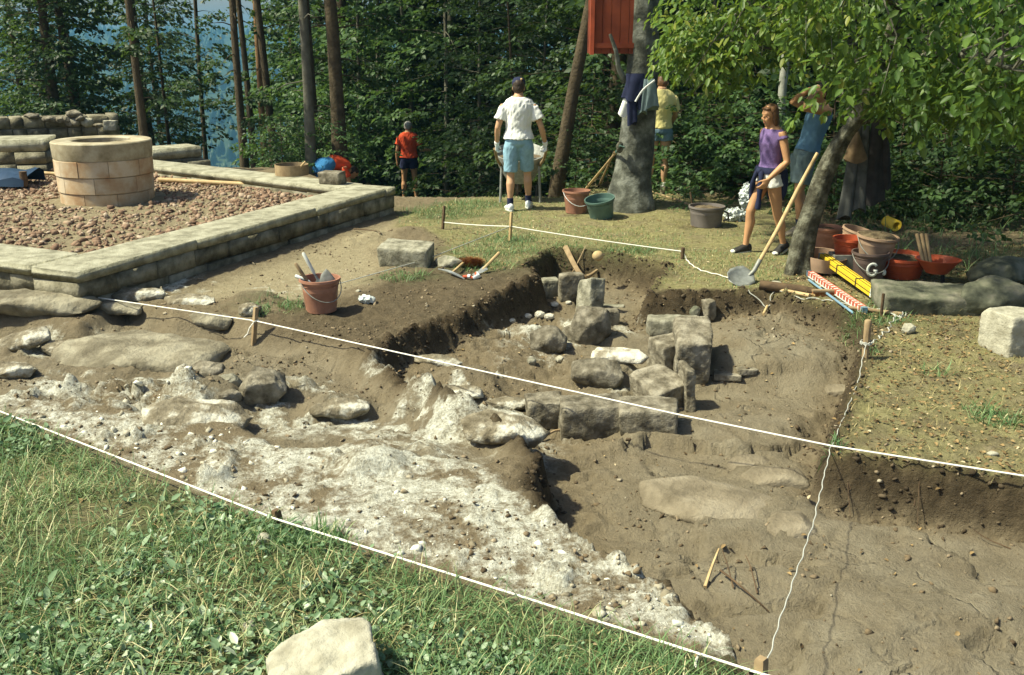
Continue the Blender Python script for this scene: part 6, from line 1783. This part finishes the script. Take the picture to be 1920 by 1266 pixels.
# ------------------------------------------------------------------ hanging clothes
def drape(name, label, cat, loc, mat, w_top, w_bot, depth, h, seed, folds=5, parts=None, rotz=0.0, taper=1.0):
    g_ = random.Random(seed)
    t = thing(name, label, cat, loc, rotz)
    def panel(x0, wt, wb, h_, dx, dep, nm, mt):
        mb = MB(); secs = []
        n = 28; ph = g_.uniform(0, 6)
        for k in range(10):
            f_ = k / 9
            w_ = (wt + (wb - wt) * f_) / 2
            ring = []
            for i in range(n):
                a = 2 * math.pi * i / n
                fold_ = 1 + .16 * f_ * math.sin(a * folds + ph + f_ * 1.5) + .05 * math.sin(3 * a + ph)
                ring.append(Vector((x0 + dx * f_ + w_ * math.cos(a) * fold_, dep * (.55 + .45 * math.sin(min(1, f_ * 3) * 1.57)) * math.sin(a) * fold_, -h_ * f_ + .03 * f_ * math.sin(2 * a + ph))))
            secs.append(ring)
        for s_ in secs: mb.V += s_
        for k in range(9):
            for i in range(n):
                j = (i + 1) % n
                mb.F.append((k * n + i, k * n + j, (k + 1) * n + j, (k + 1) * n + i))
        mb.F.append(tuple(range(n))); mb.F.append(tuple(9 * n + i for i in reversed(range(n))))
        return mb.build(nm, M[mt], t)
    for (x0, wt, wb, h_, dx, dep, nm, mt) in parts: panel(x0, wt, wb, h_, dx, dep, nm, mt)
    return t
bz_ = lambda u, v: atY(u, v, B0.y - .27)
drape("jacket", "navy jacket with white trim hung on the big beech", "jacket", bz_(1193, 138), 'cloth_navy', 0, 0, 0, 0, 3, 4,
      [(0, .20, .30, .32, -.02, .055, "body", 'cloth_navy'), (-.07, .12, .13, .62, .04, .05, "sleeve", 'cloth_navy'), (.04, .10, .15, .42, .05, .045, "sleeve", 'cloth_navy')])
drape("shirt", "white shirt hung under the navy jacket on the big beech", "shirt", bz_(1194, 150) + Vector((0, .05, 0)), 'cloth_white', 0, 0, 0, 0, 4, 3,
      [(-.03, .12, .12, .44, -.13, .05, "body", 'cloth_white'), (.0, .08, .10, .30, -.10, .05, "sleeve", 'cloth_white')])
drape("jacket", "grey blue denim jacket hung right of the navy one on the big beech", "jacket", bz_(1216, 148) + Vector((.02, .0, 0)), 'denim_grey', 0, 0, 0, 0, 5, 5,
      [(.0, .12, .22, .36, .02, .06, "body", 'denim_grey'), (-.06, .08, .12, .42, -.02, .05, "sleeve", 'denim_grey')])
mb = MB(); P_ = [bz_(1226, 150) + Vector((0, -.08, 0)), bz_(1204, 168) + Vector((0, -.085, 0)), bz_(1190, 190) + Vector((0, -.08, 0))]
mb.tube(spline(P_, 4), .013, 7); tag(mb.build("scarf", M['cloth_white']), "white cloth strip slung across the hanging jackets", "scarf")
hz_ = lambda u, v: atY(u, v, T0.y + 1.15)
drape("trousers", "dim grey trousers hanging from a branch right of the leaning tree", "trousers", hz_(1612, 236), 'cloth_drab', 0, 0, 0, 0, 6, 4,
      [(-.02, .10, .16, .98, -.05, .05, "leg", 'cloth_drab'), (.06, .10, .16, .9, .02, .05, "leg", 'cloth_drab')])
drape("coat", "dark coat hanging beside the grey trousers in the shade", "coat", hz_(1645, 228), 'cloth_dark', 0, 0, 0, 0, 7, 5, [(0, .12, .26, .86, .02, .07, "body", 'cloth_dark'), (.08, .08, .11, .7, .08, .05, "sleeve", 'cloth_dark')])
drape("shoulder_bag", "brown net bag hanging in front of the grey trousers", "bag", hz_(1600, 245) + Vector((0, -.1, 0)), 'canvas', 0, 0, 0, 0, 8, 3, [(0, .04, .24, .30, .0, .09, "body", 'canvas'), (0, .06, .08, .10, 0, .03, "strap", 'canvas')])
mb = MB(); mb.tube([hz_(1570, 214), hz_(1600, 230), hz_(1670, 222), hz_(1720, 200)], [.02, .018, .014, .01], 7); mb.build("clothes_branch", M['bark_mossy'], None); o = bpy.data.objects["clothes_branch"]; o.parent = lt; o.location = -T0
# ================================================================== people
def hand(mb, w, d, palm, thumb, s=1.0, curl=.5, fat=1.0):
    """palm and five bent fingers from the wrist w: d along the hand, palm = side the fingers curl to, thumb = side of the thumb"""
    w, d, palm, thumb = Vector(w), Vector(d).normalized(), Vector(palm).normalized(), Vector(thumb).normalized()
    mb.loft([(w - d * .01 * s, thumb * .026 * s * fat, palm * .020 * s * fat), (w + d * .03 * s, thumb * .036 * s * fat, palm * .017 * s * fat), (w + d * .085 * s, thumb * .041 * s * fat, palm * .015 * s * fat)], 12)
    for off, ln in ((-.030, .060), (-.010, .074), (.011, .080), (.031, .070)):
        b_ = w + d * .075 * s + thumb * off * s
        a1, a2, a3 = curl * .9, curl * 2.0, curl * 2.7
        p1 = b_ + (d * math.cos(a1) + palm * math.sin(a1)) * ln * .52 * s
        p2 = p1 + (d * math.cos(a2) + palm * math.sin(a2)) * ln * .36 * s
        p3 = p2 + (d * math.cos(a3) + palm * math.sin(a3)) * ln * .28 * s
        r_ = .0098 * s * fat
        mb.tube([b_ - d * .02 * s, b_, p1, p2, p3], [r_, r_ * 1.03, r_, r_ * .92, r_ * .75], 8)
    tb_ = w + d * .022 * s + thumb * .030 * s
    td = (d * .62 + thumb * .7 + palm * .35).normalized()
    t1 = tb_ + td * .038 * s; t2 = t1 + (td * .6 + d * .5 + palm * .35 * (1 + curl)).normalized() * .03 * s; t3 = t2 + (d * .8 + palm * .5 * (.5 + curl)).normalized() * .022 * s
    r_ = .0115 * s * fat
    mb.tube([tb_ - td * .018 * s, tb_, t1, t2, t3], [r_ * 1.1, r_ * 1.15, r_, r_ * .95, r_ * .75], 8)
def foot(mb, ank, fwd, s=1.0, fat=1.0, pitch=0.0):
    """foot or shoe from the ankle, sole about .085 under it"""
    ank = Vector(ank); f_ = Vector(fwd).normalized()
    side = Vector((f_.y, -f_.x, 0)).normalized()
    up = side.cross(f_).normalized()
    dn = -.052 * s
    secs = [(-.075, .020, .026, -.045), (-.065, .033, .040, -.040), (-.02, .037, .050, -.030), (.05, .043, .042, -.042), (.11, .048, .032, -.054), (.155, .044, .026, -.060), (.185, .026, .016, -.068)]
    mb.loft([(ank + f_ * a * s + up * c * s, side * b_ * s * fat, up * h * s * fat) for a, b_, h, c in secs], 14)
def limbt(mb, pts, rads, flat=1.0, n=14):
    mb.tube([Vector(p) for p in pts], rads, n)
def lerp3(a, b_, f_): return Vector(a).lerp(Vector(b_), f_)
def calf(mb, knee, ank, s, back, fat=1.0, r=1.0):
    knee, ank, back = Vector(knee), Vector(ank), Vector(back)
    P_ = [knee, lerp3(knee, ank, .14), lerp3(knee, ank, .32) + back * .016, lerp3(knee, ank, .52) + back * .010, lerp3(knee, ank, .78), ank]
    limbt(mb, P_, [.053 * s, .052 * s, .059 * s, .052 * s, .037 * s, .036 * s])
def torso(mb, S, right, k, grow=0.0, top=1.0):
    """S: list of (centre, half width, half depth); right: unit vectors"""
    secs = []
    for i, (c, rx, ry) in enumerate(S):
        c = Vector(c)
        a_, b_ = Vector(S[max(i - 1, 0)][0]), Vector(S[min(i + 1, len(S) - 1)][0])
        t_ = (b_ - a_).normalized(); r_ = Vector(right[i] if isinstance(right, list) else right).normalized()
        f_ = t_.cross(r_).normalized()
        secs.append((c, r_ * (rx + grow), f_ * (ry + grow)))
    mb.loft(secs, 20)
def person(label, loc, rotz, J, W, mats, clothes, s=1.0, face=True, hair=None, cap=None):
    """J: joints in metres, person facing +y. W: list of torso sections. clothes: list of builders"""
    t = thing("person", label, "person", loc, rotz)
    mb = MB()
    torso(mb, W, J['right'], 1)
    for sd in ('l', 'r'):
        hip, kn, an = Vector(J['hip_' + sd]), Vector(J['knee_' + sd]), Vector(J['ank_' + sd])
        bk = Vector(J.get('back_' + sd, (0, -1, 0)))
        limbt(mb, [lerp3(hip, kn, -.06), lerp3(hip, kn, .12), lerp3(hip, kn, .45), lerp3(hip, kn, .8), kn, lerp3(kn, an, .1)], [.088 * s, .090 * s, .078 * s, .060 * s, .055 * s, .053 * s])
        calf(mb, kn, an, s, bk)
        foot(mb, an, J['toe_' + sd], s)
        sh, el, wr = Vector(J['sh_' + sd]), Vector(J['el_' + sd]), Vector(J['wr_' + sd])
        limbt(mb, [lerp3(sh, el, -.12), sh, lerp3(sh, el, .3), lerp3(sh, el, .65), el, lerp3(el, wr, .25), lerp3(el, wr, .65), wr], [.046 * s, .053 * s, .049 * s, .044 * s, .039 * s, .042 * s, .034 * s, .026 * s])
        hd = J['hand_' + sd]
        if not hd.get('glove'):
            hand(mb, wr, hd['d'], hd['palm'], hd['thumb'], s, hd.get('curl', .4))
    # neck and head
    nb, hc = Vector(J['neck']), Vector(J['head'])
    hf = Vector(J['face']).normalized(); hu = Vector(J.get('crown', (0, 0, 1)))
    hu = (hu - hf * hu.dot(hf)).normalized(); hr = hf.cross(hu)
    rot = Matrix((hr, hf, hu)).transposed()
    limbt(mb, [nb - (hc - nb) * .25, nb, lerp3(nb, hc, .55)], [.066 * s, .058 * s, .055 * s])
    mb.ell(hc + hu * .022, (.076 * s, .096 * s, .092 * s), rot, 18, 12)
    mb.ell(hc + hf * .022 - hu * .045, (.060 * s, .074 * s, .068 * s), rot, 16, 10)
    mb.ell(hc + hf * .062 - hu * .094, (.028 * s, .026 * s, .022 * s), rot, 10, 8)
    mb.loft([(hc + hf * .088 + hu * .022, hr * .008, hu * .006), (hc + hf * .108 - hu * .012, hr * .012, hu * .012), (hc + hf * .112 - hu * .026, hr * .016, hu * .010), (hc + hf * .092 - hu * .036, hr * .012, hu * .006)], 8)
    mb.ell(hc + hf * .076 + hu * .034, (.050 * s, .018 * s, .012 * s), rot, 12, 6)
    for e_ in (-1, 1):
        mb.ell(hc + hr * e_ * .077 * s - hf * .008 - hu * .012, (.010, .020, .031), rot, 8, 6)
        mb.ell(hc + hr * e_ * .042 + hf * .070 - hu * .022, (.022, .02, .018), rot, 8, 6)
    link("body", remeshed(mb, .0085, 5, "body"), M[mats['skin']], t)
    if face:
        for e_ in (-1, 1):
            mb = MB(); mb.ell(hc + hr * e_ * .031 + hf * .086 + hu * .008, (.009, .006, .0045), rot, 8, 6); mb.build("eye", M['eye'], t)
        mb = MB(); mb.ell(hc + hf * .089 - hu * .060, (.018, .007, .006), rot, 10, 6); mb.build("mouth", M['lip'], t)
    J.update(hf=hf, hu=hu, hr=hr, rot=rot, hc=hc)
    for c in clothes: c(t, J, W, s)
    return t
def c_shirt(mat, sleeve=.55, lo=1, hi=None, grow=.016, sr=.066, name="shirt", flare=.02, disp=.006, open_neck=0):
    def f(t, J, W, s):
        mb = MB()
        S = W[lo:hi] if hi else W[lo:]
        torso(mb, [(c, a + (flare if i == 0 else (flare * .4 if i == 1 else 0)), b_ + (flare * .6 if i == 0 else 0)) for i, (c, a, b_) in enumerate(S)], J['right'], 1, grow)
        for sd in ('l', 'r'):
            sh, el = Vector(J['sh_' + sd]), Vector(J['el_' + sd])
            if sleeve > 0: limbt(mb, [lerp3(sh, el, -.16) - Vector((0, 0, .012)), sh - Vector((0, 0, .012)), lerp3(sh, el, sleeve * .55), lerp3(sh, el, sleeve)], [.040 * s, sr * .84 * s, sr * .96 * s, sr * 1.10 * s])
        link(name, remeshed(mb, .011, 3, name, disp), M[mat], t)
    return f
def c_shorts(mat, length=.5, top=2, grow=.014, r0=.104, r1=.092, name="shorts", disp=.010):
    def f(t, J, W, s):
        mb = MB()
        torso(mb, W[:top + 1], J['right'], 1, grow)
        for sd in ('l', 'r'):
            hip, kn = Vector(J['hip_' + sd]), Vector(J['knee_' + sd])
            limbt(mb, [lerp3(hip, kn, -.08), lerp3(hip, kn, .1), lerp3(hip, kn, length * .6), lerp3(hip, kn, length)], [.096 * s, r0 * s, (r0 + r1) / 2 * s, r1 * s])
        link(name, remeshed(mb, .011, 3, name, disp), M[mat], t)
    return f
def c_socks(mat, h=.22):
    def f(t, J, W, s):
        for sd in ('l', 'r'):
            kn, an = Vector(J['knee_' + sd]), Vector(J['ank_' + sd])
            mb = MB(); limbt(mb, [lerp3(an, kn, -.05), lerp3(an, kn, .02), lerp3(an, kn, h * .6), lerp3(an, kn, h), lerp3(an, kn, h + .01)], [.042 * s, .043 * s, .043 * s, .046 * s, .040 * s]); mb.build("sock", M[mat], t)
    return f
def c_shoes(mat, sole='white_paint', toe=None):
    def f(t, J, W, s):
        for sd in ('l', 'r'):
            an, f_ = Vector(J['ank_' + sd]), Vector(J['toe_' + sd]).normalized()
            mb = MB(); foot(mb, an, f_, s, 1.16); mb.tube([an + Vector((0, 0, -.05)), an + Vector((0, 0, .0))], [.048 * s, .044 * s], 12)
            sh_ = link("shoe", remeshed(mb, .007, 3, "shoe"), M[mat], t)
            side = Vector((f_.y, -f_.x, 0)).normalized(); up = side.cross(f_)
            mb = MB(); mb.loft([(an + up * -.092 * s, f_ * .1, side * .03), (an + f_ * .055 * s + up * -.092 * s, f_ * .138 * s, side * .052 * s), (an + f_ * .055 * s + up * -.072 * s, f_ * .138 * s, side * .052 * s)][1:], 16); mb.build("sole", M[sole], sh_)
            if toe:
                mb = MB(); mb.ell(an + f_ * .165 * s + up * -.062 * s, (.042 * s, .034 * s, .024 * s), Matrix((side, f_, up)).transposed()); mb.build("toe_cap", M[toe], sh_)
    return f
def c_gloves(mat):
    def f(t, J, W, s):
        for sd in ('l', 'r'):
            wr, hd = Vector(J['wr_' + sd]), J['hand_' + sd]
            el = Vector(J['el_' + sd])
            mb = MB(); hand(mb, wr, hd['d'], hd['palm'], hd['thumb'], s * 1.08, hd.get('curl', .4), 1.18)
            limbt(mb, [lerp3(wr, el, .16), lerp3(wr, el, .1), lerp3(wr, el, -.05)], [.038 * s, .037 * s, .032 * s])
            link("glove", remeshed(mb, .006, 2, "glove"), M[mat], t)
    return f
def c_hair(mat, kind="short"):
    def f(t, J, W, s):
        hc, hf, hu, hr, rot = J['hc'], J['hf'], J['hu'], J['hr'], J['rot']
        mb = MB()
        mb.ell(hc + hu * .036 - hf * .020, (.083 * s, .092 * s, .088 * s), rot, 18, 12)
        mb.ell(hc - hf * .040 - hu * .005, (.078 * s, .064 * s, .085 * s), rot, 14, 10)
        if kind == "bob":
            mb.ell(hc - hf * .042 - hu * .06, (.082 * s, .062 * s, .10 * s), rot, 14, 10)
            for e_ in (-1, 1): mb.ell(hc + hr * e_ * .066 - hf * .012 - hu * .045, (.028 * s, .048 * s, .095 * s), rot, 12, 8)
            mb.ell(hc + hf * .052 + hu * .082, (.06 * s, .034 * s, .022 * s), rot, 12, 8)
        link("hair", remeshed(mb, .009, 2, "hair", .008), M[mat], t)
    return f
def c_cap(mat):
    def f(t, J, W, s):
        hc, hf, hu, hr, rot = J['hc'], J['hf'], J['hu'], J['hr'], J['rot']
        mb = MB()
        mb.loft([(hc + hu * .030, hr * .089, hf * .106), (hc + hu * .055, hr * .092, hf * .108), (hc + hu * .09, hr * .088, hf * .102), (hc + hu * .125, hr * .066, hf * .075), (hc + hu * .140, hr * .02, hf * .025)], 20)
        cp = mb.build("cap", M[mat], t)
        mb = MB(); mb.loft([(hc + hu * .034 + hf * .07, hr * .075, hu * .007), (hc + hu * .028 + hf * .13, hr * .07, hu * .006), (hc + hu * .018 + hf * .175, hr * .035, hu * .005)], 14); mb.build("brim", M[mat], cp)
        mb = MB(); mb.ell(hc + hr * .045 - hf * .088 + hu * .095, (.016, .010, .016), rot); mb.build("badge", M['wood'], cp)
    return f
def std_torso(zp, zs, y=0.0, w=1.0, dep=1.0, lean=0.0, fem=False):
    """pelvis to neck sections for an upright trunk, leaning `lean` metres in y over its height"""
    h = zs - zp
    out_ = []
    prof = [(-.07, .10, .085), (.0, .158, .112), (.10, .163, .115), (.32, .138, .098), (.55, .150, .108), (.75, .172, .118), (.90, .182, .105), (1.0, .150, .080), (1.07, .075, .066), (1.12, .060, .060)]
    if fem: prof = [(-.07, .10, .09), (.0, .162, .118), (.10, .165, .118), (.32, .122, .090), (.52, .130, .100), (.70, .146, .122), (.88, .158, .098), (1.0, .128, .074), (1.07, .066, .060), (1.12, .054, .054)]
    for f_, a, b_ in prof: out_.append((Vector((0, y + lean * f_, zp + h * f_)), a * w, b_ * dep))
    return out_
def hnd(d, palm, thumb, curl=.4, glove=False): return dict(d=d, palm=palm, thumb=thumb, curl=curl, glove=glove)
def place(u, v, Y=None):
    return gnd(u, v) if Y is None else atY(u, v, Y)

# the man in the white shirt with the wheelbarrow (seen from behind)
g0 = gnd(972, 394)
g0.z = min(hz(g0.x, g0.y), g0.z)
J = dict(right=(1, 0, 0), hip_l=(-.095, 0, .92), hip_r=(.095, 0, .92), knee_l=(-.11, .0, .50), knee_r=(.125, .13, .52), ank_l=(-.115, -.06, .09), ank_r=(.145, .16, .10), back_l=(0, -1, 0), back_r=(0, -1, 0),
         toe_l=(-.25, 1, -.02), toe_r=(.12, 1, .0), sh_l=(-.205, 0, 1.415), sh_r=(.205, 0, 1.415), el_l=(-.285, -.03, 1.14), el_r=(.31, -.02, 1.15), wr_l=(-.30, .12, .90), wr_r=(.375, .13, .90),
         hand_l=hnd((-.0, .25, -1), (.8, .5, 0), (.3, 1, .1), .85, True), hand_r=hnd((.0, .25, -1), (-.8, .5, 0), (-.3, 1, .1), .85, True), neck=(0, .0, 1.53), head=(0, .04, 1.67), face=(.12, 1, -.22))
person("person in white t-shirt, cut off jeans and dark cap pushing a wheelbarrow", g0, 0, J, std_torso(.93, 1.51, w=1.03), dict(skin='skin_pale'),
       [c_shirt('cloth_white', .62, 2, 9, .024, .075, disp=.014, flare=.028), c_shorts('denim', .92, 2, .018, .112, .090), c_socks('cloth_navy', .20), c_shoes('bag_white', 'white_paint'), c_gloves('cloth_white'), c_hair('hair_dark'), c_cap('cloth_navy')], 1.02).scale = (.955, .955, .955)
# his wheelbarrow
wb = thing("wheelbarrow", "dark wheelbarrow with wooden handles pushed by the person in white", "wheelbarrow", (g0.x + .03, g0.y, g0.z))
mb = MB(); mb.loft([((0, .95, .30), (.20, 0, 0), (0, .22, .06)), ((0, 1.0, .50), (.32, 0, 0), (0, .42, .08)), ((0, 1.02, .66), (.37, 0, 0), (0, .50, .08)), ((0, 1.02, .665), (.35, 0, 0), (0, .48, .08)), ((0, 1.0, .5), (.30, 0, 0), (0, .40, .08))], 4 * 5); mb.build("tray", M['steel_dull'], wb)
mb = MB(); mb.lathe([(.001, .56), (.30, .60)], 20, c=(0, 1.0, 0)); mb.build("load", M['soil_fill'], wb)
for sd in (-1, 1):
    mb = MB(); mb.tube([(sd * .345 + .0, -.0 + .12, .80), (sd * .32, .45, .62), (sd * .2, 1.2, .32), (sd * .06, 1.62, .22)], [.02, .021, .02, .02], 8); mb.build("handle", M['wood_old'], wb)
    mb = MB(); mb.tube([(sd * .26, .68, .50), (sd * .28, .62, .0)], .018, 8); mb.build("leg", M['steel_dull'], wb)
mb = MB()
for i in range(24):
    pass
secs = []
for i in range(24):
    a = 2 * math.pi * i / 24
    c = Vector((0, 1.62 + .165 * math.cos(a), .195 + .165 * math.sin(a)))
    secs.append((c, Vector((.035, 0, 0)), Vector((0, math.cos(a), math.sin(a))) * .035))
mb.loft(secs, 10, closed=True); tw = mb.build("wheel", M['black'], wb)
mb = MB(); mb.loft([((-.05, 1.62, .195), (0, .05, 0), (0, 0, .05)), ((.05, 1.62, .195), (0, .05, 0), (0, 0, .05))], 12); mb.loft([((-.012, 1.62, .195), (0, .14, 0), (0, 0, .14)), ((.012, 1.62, .195), (0, .14, 0), (0, 0, .14))], 16); mb.build("hub", M['steel_dull'], tw)

# the man in the red shirt down the slope
Yr = 22.2
pr = atY(769, 377, Yr)
p0 = Vector((pr.x, Yr, hz(pr.x, Yr)))
sc_ = (pr.z - atY(769, 241, Yr).z) / -1.74
p0.z = pr.z
J = dict(right=(1, 0, 0), hip_l=(-.09, 0, .90), hip_r=(.09, 0, .90), knee_l=(-.12, .02, .49), knee_r=(.12, .02, .49), ank_l=(-.14, 0, .09), ank_r=(.14, 0, .09), toe_l=(-.3, 1, 0), toe_r=(.3, 1, 0),
         sh_l=(-.195, 0, 1.39), sh_r=(.195, 0, 1.39), el_l=(-.255, -.03, 1.12), el_r=(.28, .02, 1.12), wr_l=(-.26, .03, .87), wr_r=(.47, .22, 1.10),
         hand_l=hnd((0, .1, -1), (.9, .2, 0), (.1, 1, 0), .45), hand_r=hnd((.8, .5, .12), (-.2, .3, 1), (-.3, .8, .3), .3), neck=(0, 0, 1.49), head=(.0, .03, 1.63), face=(.25, 1, -.1))
person("grey haired person in red t-shirt and navy shorts standing below the plateau edge", p0, 0, J, std_torso(.91, 1.48, w=1.06), dict(skin='skin_tanned' if 'skin_tanned' in M else 'skin'),
       [c_shirt('cloth_red', .55, 2, 9, .022, .072, disp=.013), c_shorts('cloth_navy', .42, 2, .016, .108, .104), c_shoes('shoe_beige', 'shoe_beige'), c_hair('hair_grey')], 1.0)

# the bent person in red shirt and blue shorts behind the wall
Yb = 18.4
pb = atY(606, 333, Yb)
p0 = Vector((pb.x, Yb, pb.z - .72))
J = dict(right=[(.35, -.94, 0)] * 10, hip_l=(0.0, .10, .84), hip_r=(.04, -.10, .84), knee_l=(-.02, .13, .45), knee_r=(.02, -.10, .45), ank_l=(-.06, .14, .09), ank_r=(-.02, -.10, .09), back_l=(-1, 0, 0), back_r=(-1, 0, 0), toe_l=(1, .3, 0), toe_r=(1, .3, 0),
         sh_l=(.44, .20, .88), sh_r=(.34, -.22, .88), el_l=(.50, .22, .58), el_r=(.42, -.24, .58), wr_l=(.52, .16, .34), wr_r=(.46, -.16, .34),
         hand_l=hnd((.1, 0, -1), (0, -1, 0), (1, 0, 0), .6), hand_r=hnd((.1, 0, -1), (0, 1, 0), (1, 0, 0), .6), neck=(.47, 0, .84), head=(.60, .02, .76), face=(.35, 0, -1), crown=(1, .1, .2))
Wb = [(Vector((-.07, 0, .78)), .11, .09), (Vector((-.03, 0, .86)), .165, .135), (Vector((.04, 0, .945)), .165, .135), (Vector((.14, 0, .985)), .145, .115), (Vector((.24, 0, .985)), .155, .115), (Vector((.33, 0, .955)), .175, .115), (Vector((.39, 0, .92)), .182, .10), (Vector((.43, 0, .885)), .15, .08), (Vector((.455, 0, .86)), .075, .065), (Vector((.48, 0, .83)), .06, .06)]
person("person bent over behind the low wall, blue shorts and red shirt", p0, R(32), J, Wb, dict(skin='skin'), [c_shirt('cloth_red', .5, 3, 9, .02, .07, flare=.012), c_shorts('cloth_sky', .40, 3, .022, .115, .104), c_hair('hair_dark'), c_shoes('shoe_beige', 'shoe_beige')], 1.0, face=False)

# the person in pale yellow behind the beech
gy_ = gnd(1233, 362)
J = dict(right=(1, .1, 0), hip_l=(-.088, 0, .88), hip_r=(.088, 0, .88), knee_l=(-.115, .0, .485), knee_r=(.085, .02, .485), ank_l=(-.155, -.02, .09), ank_r=(.075, -.02, .09), toe_l=(-.35, 1, 0), toe_r=(.2, 1, 0),
         sh_l=(-.182, 0, 1.37), sh_r=(.182, -.0, 1.37), el_l=(-.22, .14, 1.14), el_r=(.225, .08, 1.13), wr_l=(-.06, .30, 1.02), wr_r=(.17, .24, .95),
         hand_l=hnd((.7, .5, 0), (0, 0, 1), (0, 1, 0), .5), hand_r=hnd((-.2, .8, -.4), (-.8, 0, .2), (0, .6, .8), .5), neck=(.0, .02, 1.46), head=(.02, .09, 1.58), face=(.1, 1, -.55))
person("person in pale yellow shirt and short jeans standing with bowed head behind the big beech", gy_, 0, J, std_torso(.89, 1.46, w=.95), dict(skin='skin_pale'),
       [c_shirt('cloth_yellow', .72, 2, 9, .02, .07, flare=.004, disp=.013), c_shorts('denim_mid', .28, 2, .016, .106, .108), c_socks('cloth_white', .16), c_shoes('shoe_beige', 'shoe_beige'), c_hair('hair_brown')], .98)

# the woman in the violet top
gw = gnd(1432, 474)
J = dict(right=(1, 0, 0), hip_l=(-.085, 0, .84), hip_r=(.085, 0, .84), knee_l=(-.085, -.08, .455), knee_r=(.085, .155, .475), ank_l=(-.075, -.20, .105), ank_r=(.10, .18, .085), back_l=(0, -1, 0), back_r=(0, -1, 0),
         toe_l=(-.35, 1, -.25), toe_r=(.05, 1, -.03), sh_l=(-.165, -.01, 1.325), sh_r=(.165, -.01, 1.325), el_l=(-.225, -.05, 1.04), el_r=(.22, -.10, 1.05), wr_l=(-.20, .16, .86), wr_r=(.22, .02, .82),
         hand_l=hnd((.15, .5, -.9), (.9, .3, 0), (.2, .9, .4), .55), hand_r=hnd((0, .2, -1), (-1, 0, 0), (0, 1, .2), .4), neck=(0, .0, 1.40), head=(.0, .05, 1.525), face=(-.15, 1, -.22))
def c_tied(t, J, W, s):
    mb = MB()
    c = Vector(W[2][0])
    mb.loft([(c + Vector((0, 0, .0)), Vector((.19, 0, 0)), Vector((0, .142, 0))), (c + Vector((0, 0, .03)), Vector((.198, 0, 0)), Vector((0, .15, 0))), (c + Vector((0, 0, .065)), Vector((.185, 0, 0)), Vector((0, .135, 0)))], 22)
    tied = mb.build("tied_sweater", M['cloth_navy'], t)
    def sl(pts, r):
        mb = MB(); mb.tube(spline([Vector(p) for p in pts], 4), [r * (1 + .15 * math.sin(i * 1.3)) for i in range(4 * (len(pts) - 1) + 1)], 10); mb.build("sleeve", M['cloth_navy'], tied)
    sl([(-.04, .14, .93), (-.075, .165, .83), (-.08, .175, .68), (-.075, .18, .52)], .030)
    sl([(.01, .145, .93), (.055, .165, .83), (.10, .15, .70), (.12, .13, .60)], .028)
    mb = MB(); mb.ell(c + Vector((-.02, .16, .025)), (.045, .03, .035)); mb.build("knot", M['cloth_navy'], tied)
    mb = MB(); mb.loft([(c + Vector((0, -.06, .05)), Vector((.185, 0, 0)), Vector((0, .10, 0))), (c + Vector((0, -.085, -.08)), Vector((.19, 0, 0)), Vector((0, .10, 0))), (c + Vector((0, -.10, -.22)), Vector((.17, 0, 0)), Vector((0, .075, 0))), (c + Vector((0, -.10, -.30)), Vector((.13, 0, 0)), Vector((0, .05, 0)))], 20); mb.build("back_panel", M['cloth_navy'], tied)
person("person in violet sleeveless top and white shorts with navy sweater tied round the waist", gw, R(112), J, std_torso(.85, 1.38, w=.98, fem=True), dict(skin='skin'),
       [c_shirt('cloth_purple', .16, 2, 8, .012, .060, name="top", flare=.004, disp=.004), c_shorts('cloth_white', .20, 2, .014, .103, .108), c_tied, c_shoes('black', 'white_paint', 'white_paint'), c_hair('hair_brown', "bob")], .95).scale = (.955, .955, .955)

# the man in the blue vest, arms raised
gm = gnd(1498, 438)
J = dict(right=(1, 0, 0), hip_l=(-.09, 0.03, .90), hip_r=(.09, 0.03, .90), knee_l=(-.10, .10, .49), knee_r=(.11, -.02, .49), ank_l=(-.11, .05, .09), ank_r=(.12, -.14, .10), back_l=(0, -1, 0), back_r=(0, -1, 0), toe_l=(-.1, 1, 0), toe_r=(.1, 1, -.1),
         sh_l=(-.19, -.13, 1.43), sh_r=(.19, -.13, 1.43), el_l=(-.20, .17, 1.47), el_r=(.17, .14, 1.52), wr_l=(-.10, .0, 1.64), wr_r=(.08, -.02, 1.66),
         hand_l=hnd((.6, -.6, .25), (0, -.3, -1), (0, 1, .3), .4), hand_r=hnd((-.6, -.6, .25), (0, -.3, -1), (0, 1, .3), .4), neck=(0, -.14, 1.49), head=(0, -.12, 1.62), face=(0, 1, .05))
person("person in blue sleeveless vest and grey blue shorts with both arms raised behind the woman", gm, R(100), J, std_torso(.91, 1.47, lean=-.15), dict(skin='skin'),
       [c_shirt('cloth_blue', .0, 2, 8, .016, .06, name="vest", flare=.01), c_shorts('denim_grey', .72, 2, .018, .112, .106), c_socks('cloth_navy', .26), c_shoes('shoe_beige', 'shoe_beige'), c_hair('hair_dark')], 1.0)
# ================================================================== the hazy summer air
hv = MB(); hv.box((0, 1040, 0), (3100, 2240, 1))
me = hv.mesh("haze", False)
zlo, zhi = float(Z.min()) - 1.0, max(float(Z.max()), 22.0) + 14.0
xa, xb, ya, yb_ = xs[0] - 5, xs[-1] + 5, ys[0] - 5, ys[-1] + 5
for v in me.vertices:
    v.co = ((xb if v.co.x > 0 else xa), (yb_ if v.co.y > 1040 else ya), (zhi if v.co.z > 0 else zlo))
hm = bpy.data.materials.new("summer_haze"); hm.use_nodes = True
ht = hm.node_tree; ht.nodes.clear()
ho = ht.nodes.new("ShaderNodeOutputMaterial"); hp = ht.nodes.new("ShaderNodeVolumePrincipled")
hp.inputs["Color"].default_value = (0.20, 0.50, 0.76, 1)
hp.inputs["Density"].default_value = 0.00038
ht.links.new(hp.outputs[0], ho.inputs["Volume"])
tag(link("haze", me, hm), "pale blue summer haze over the valley", None, None, "stuff")
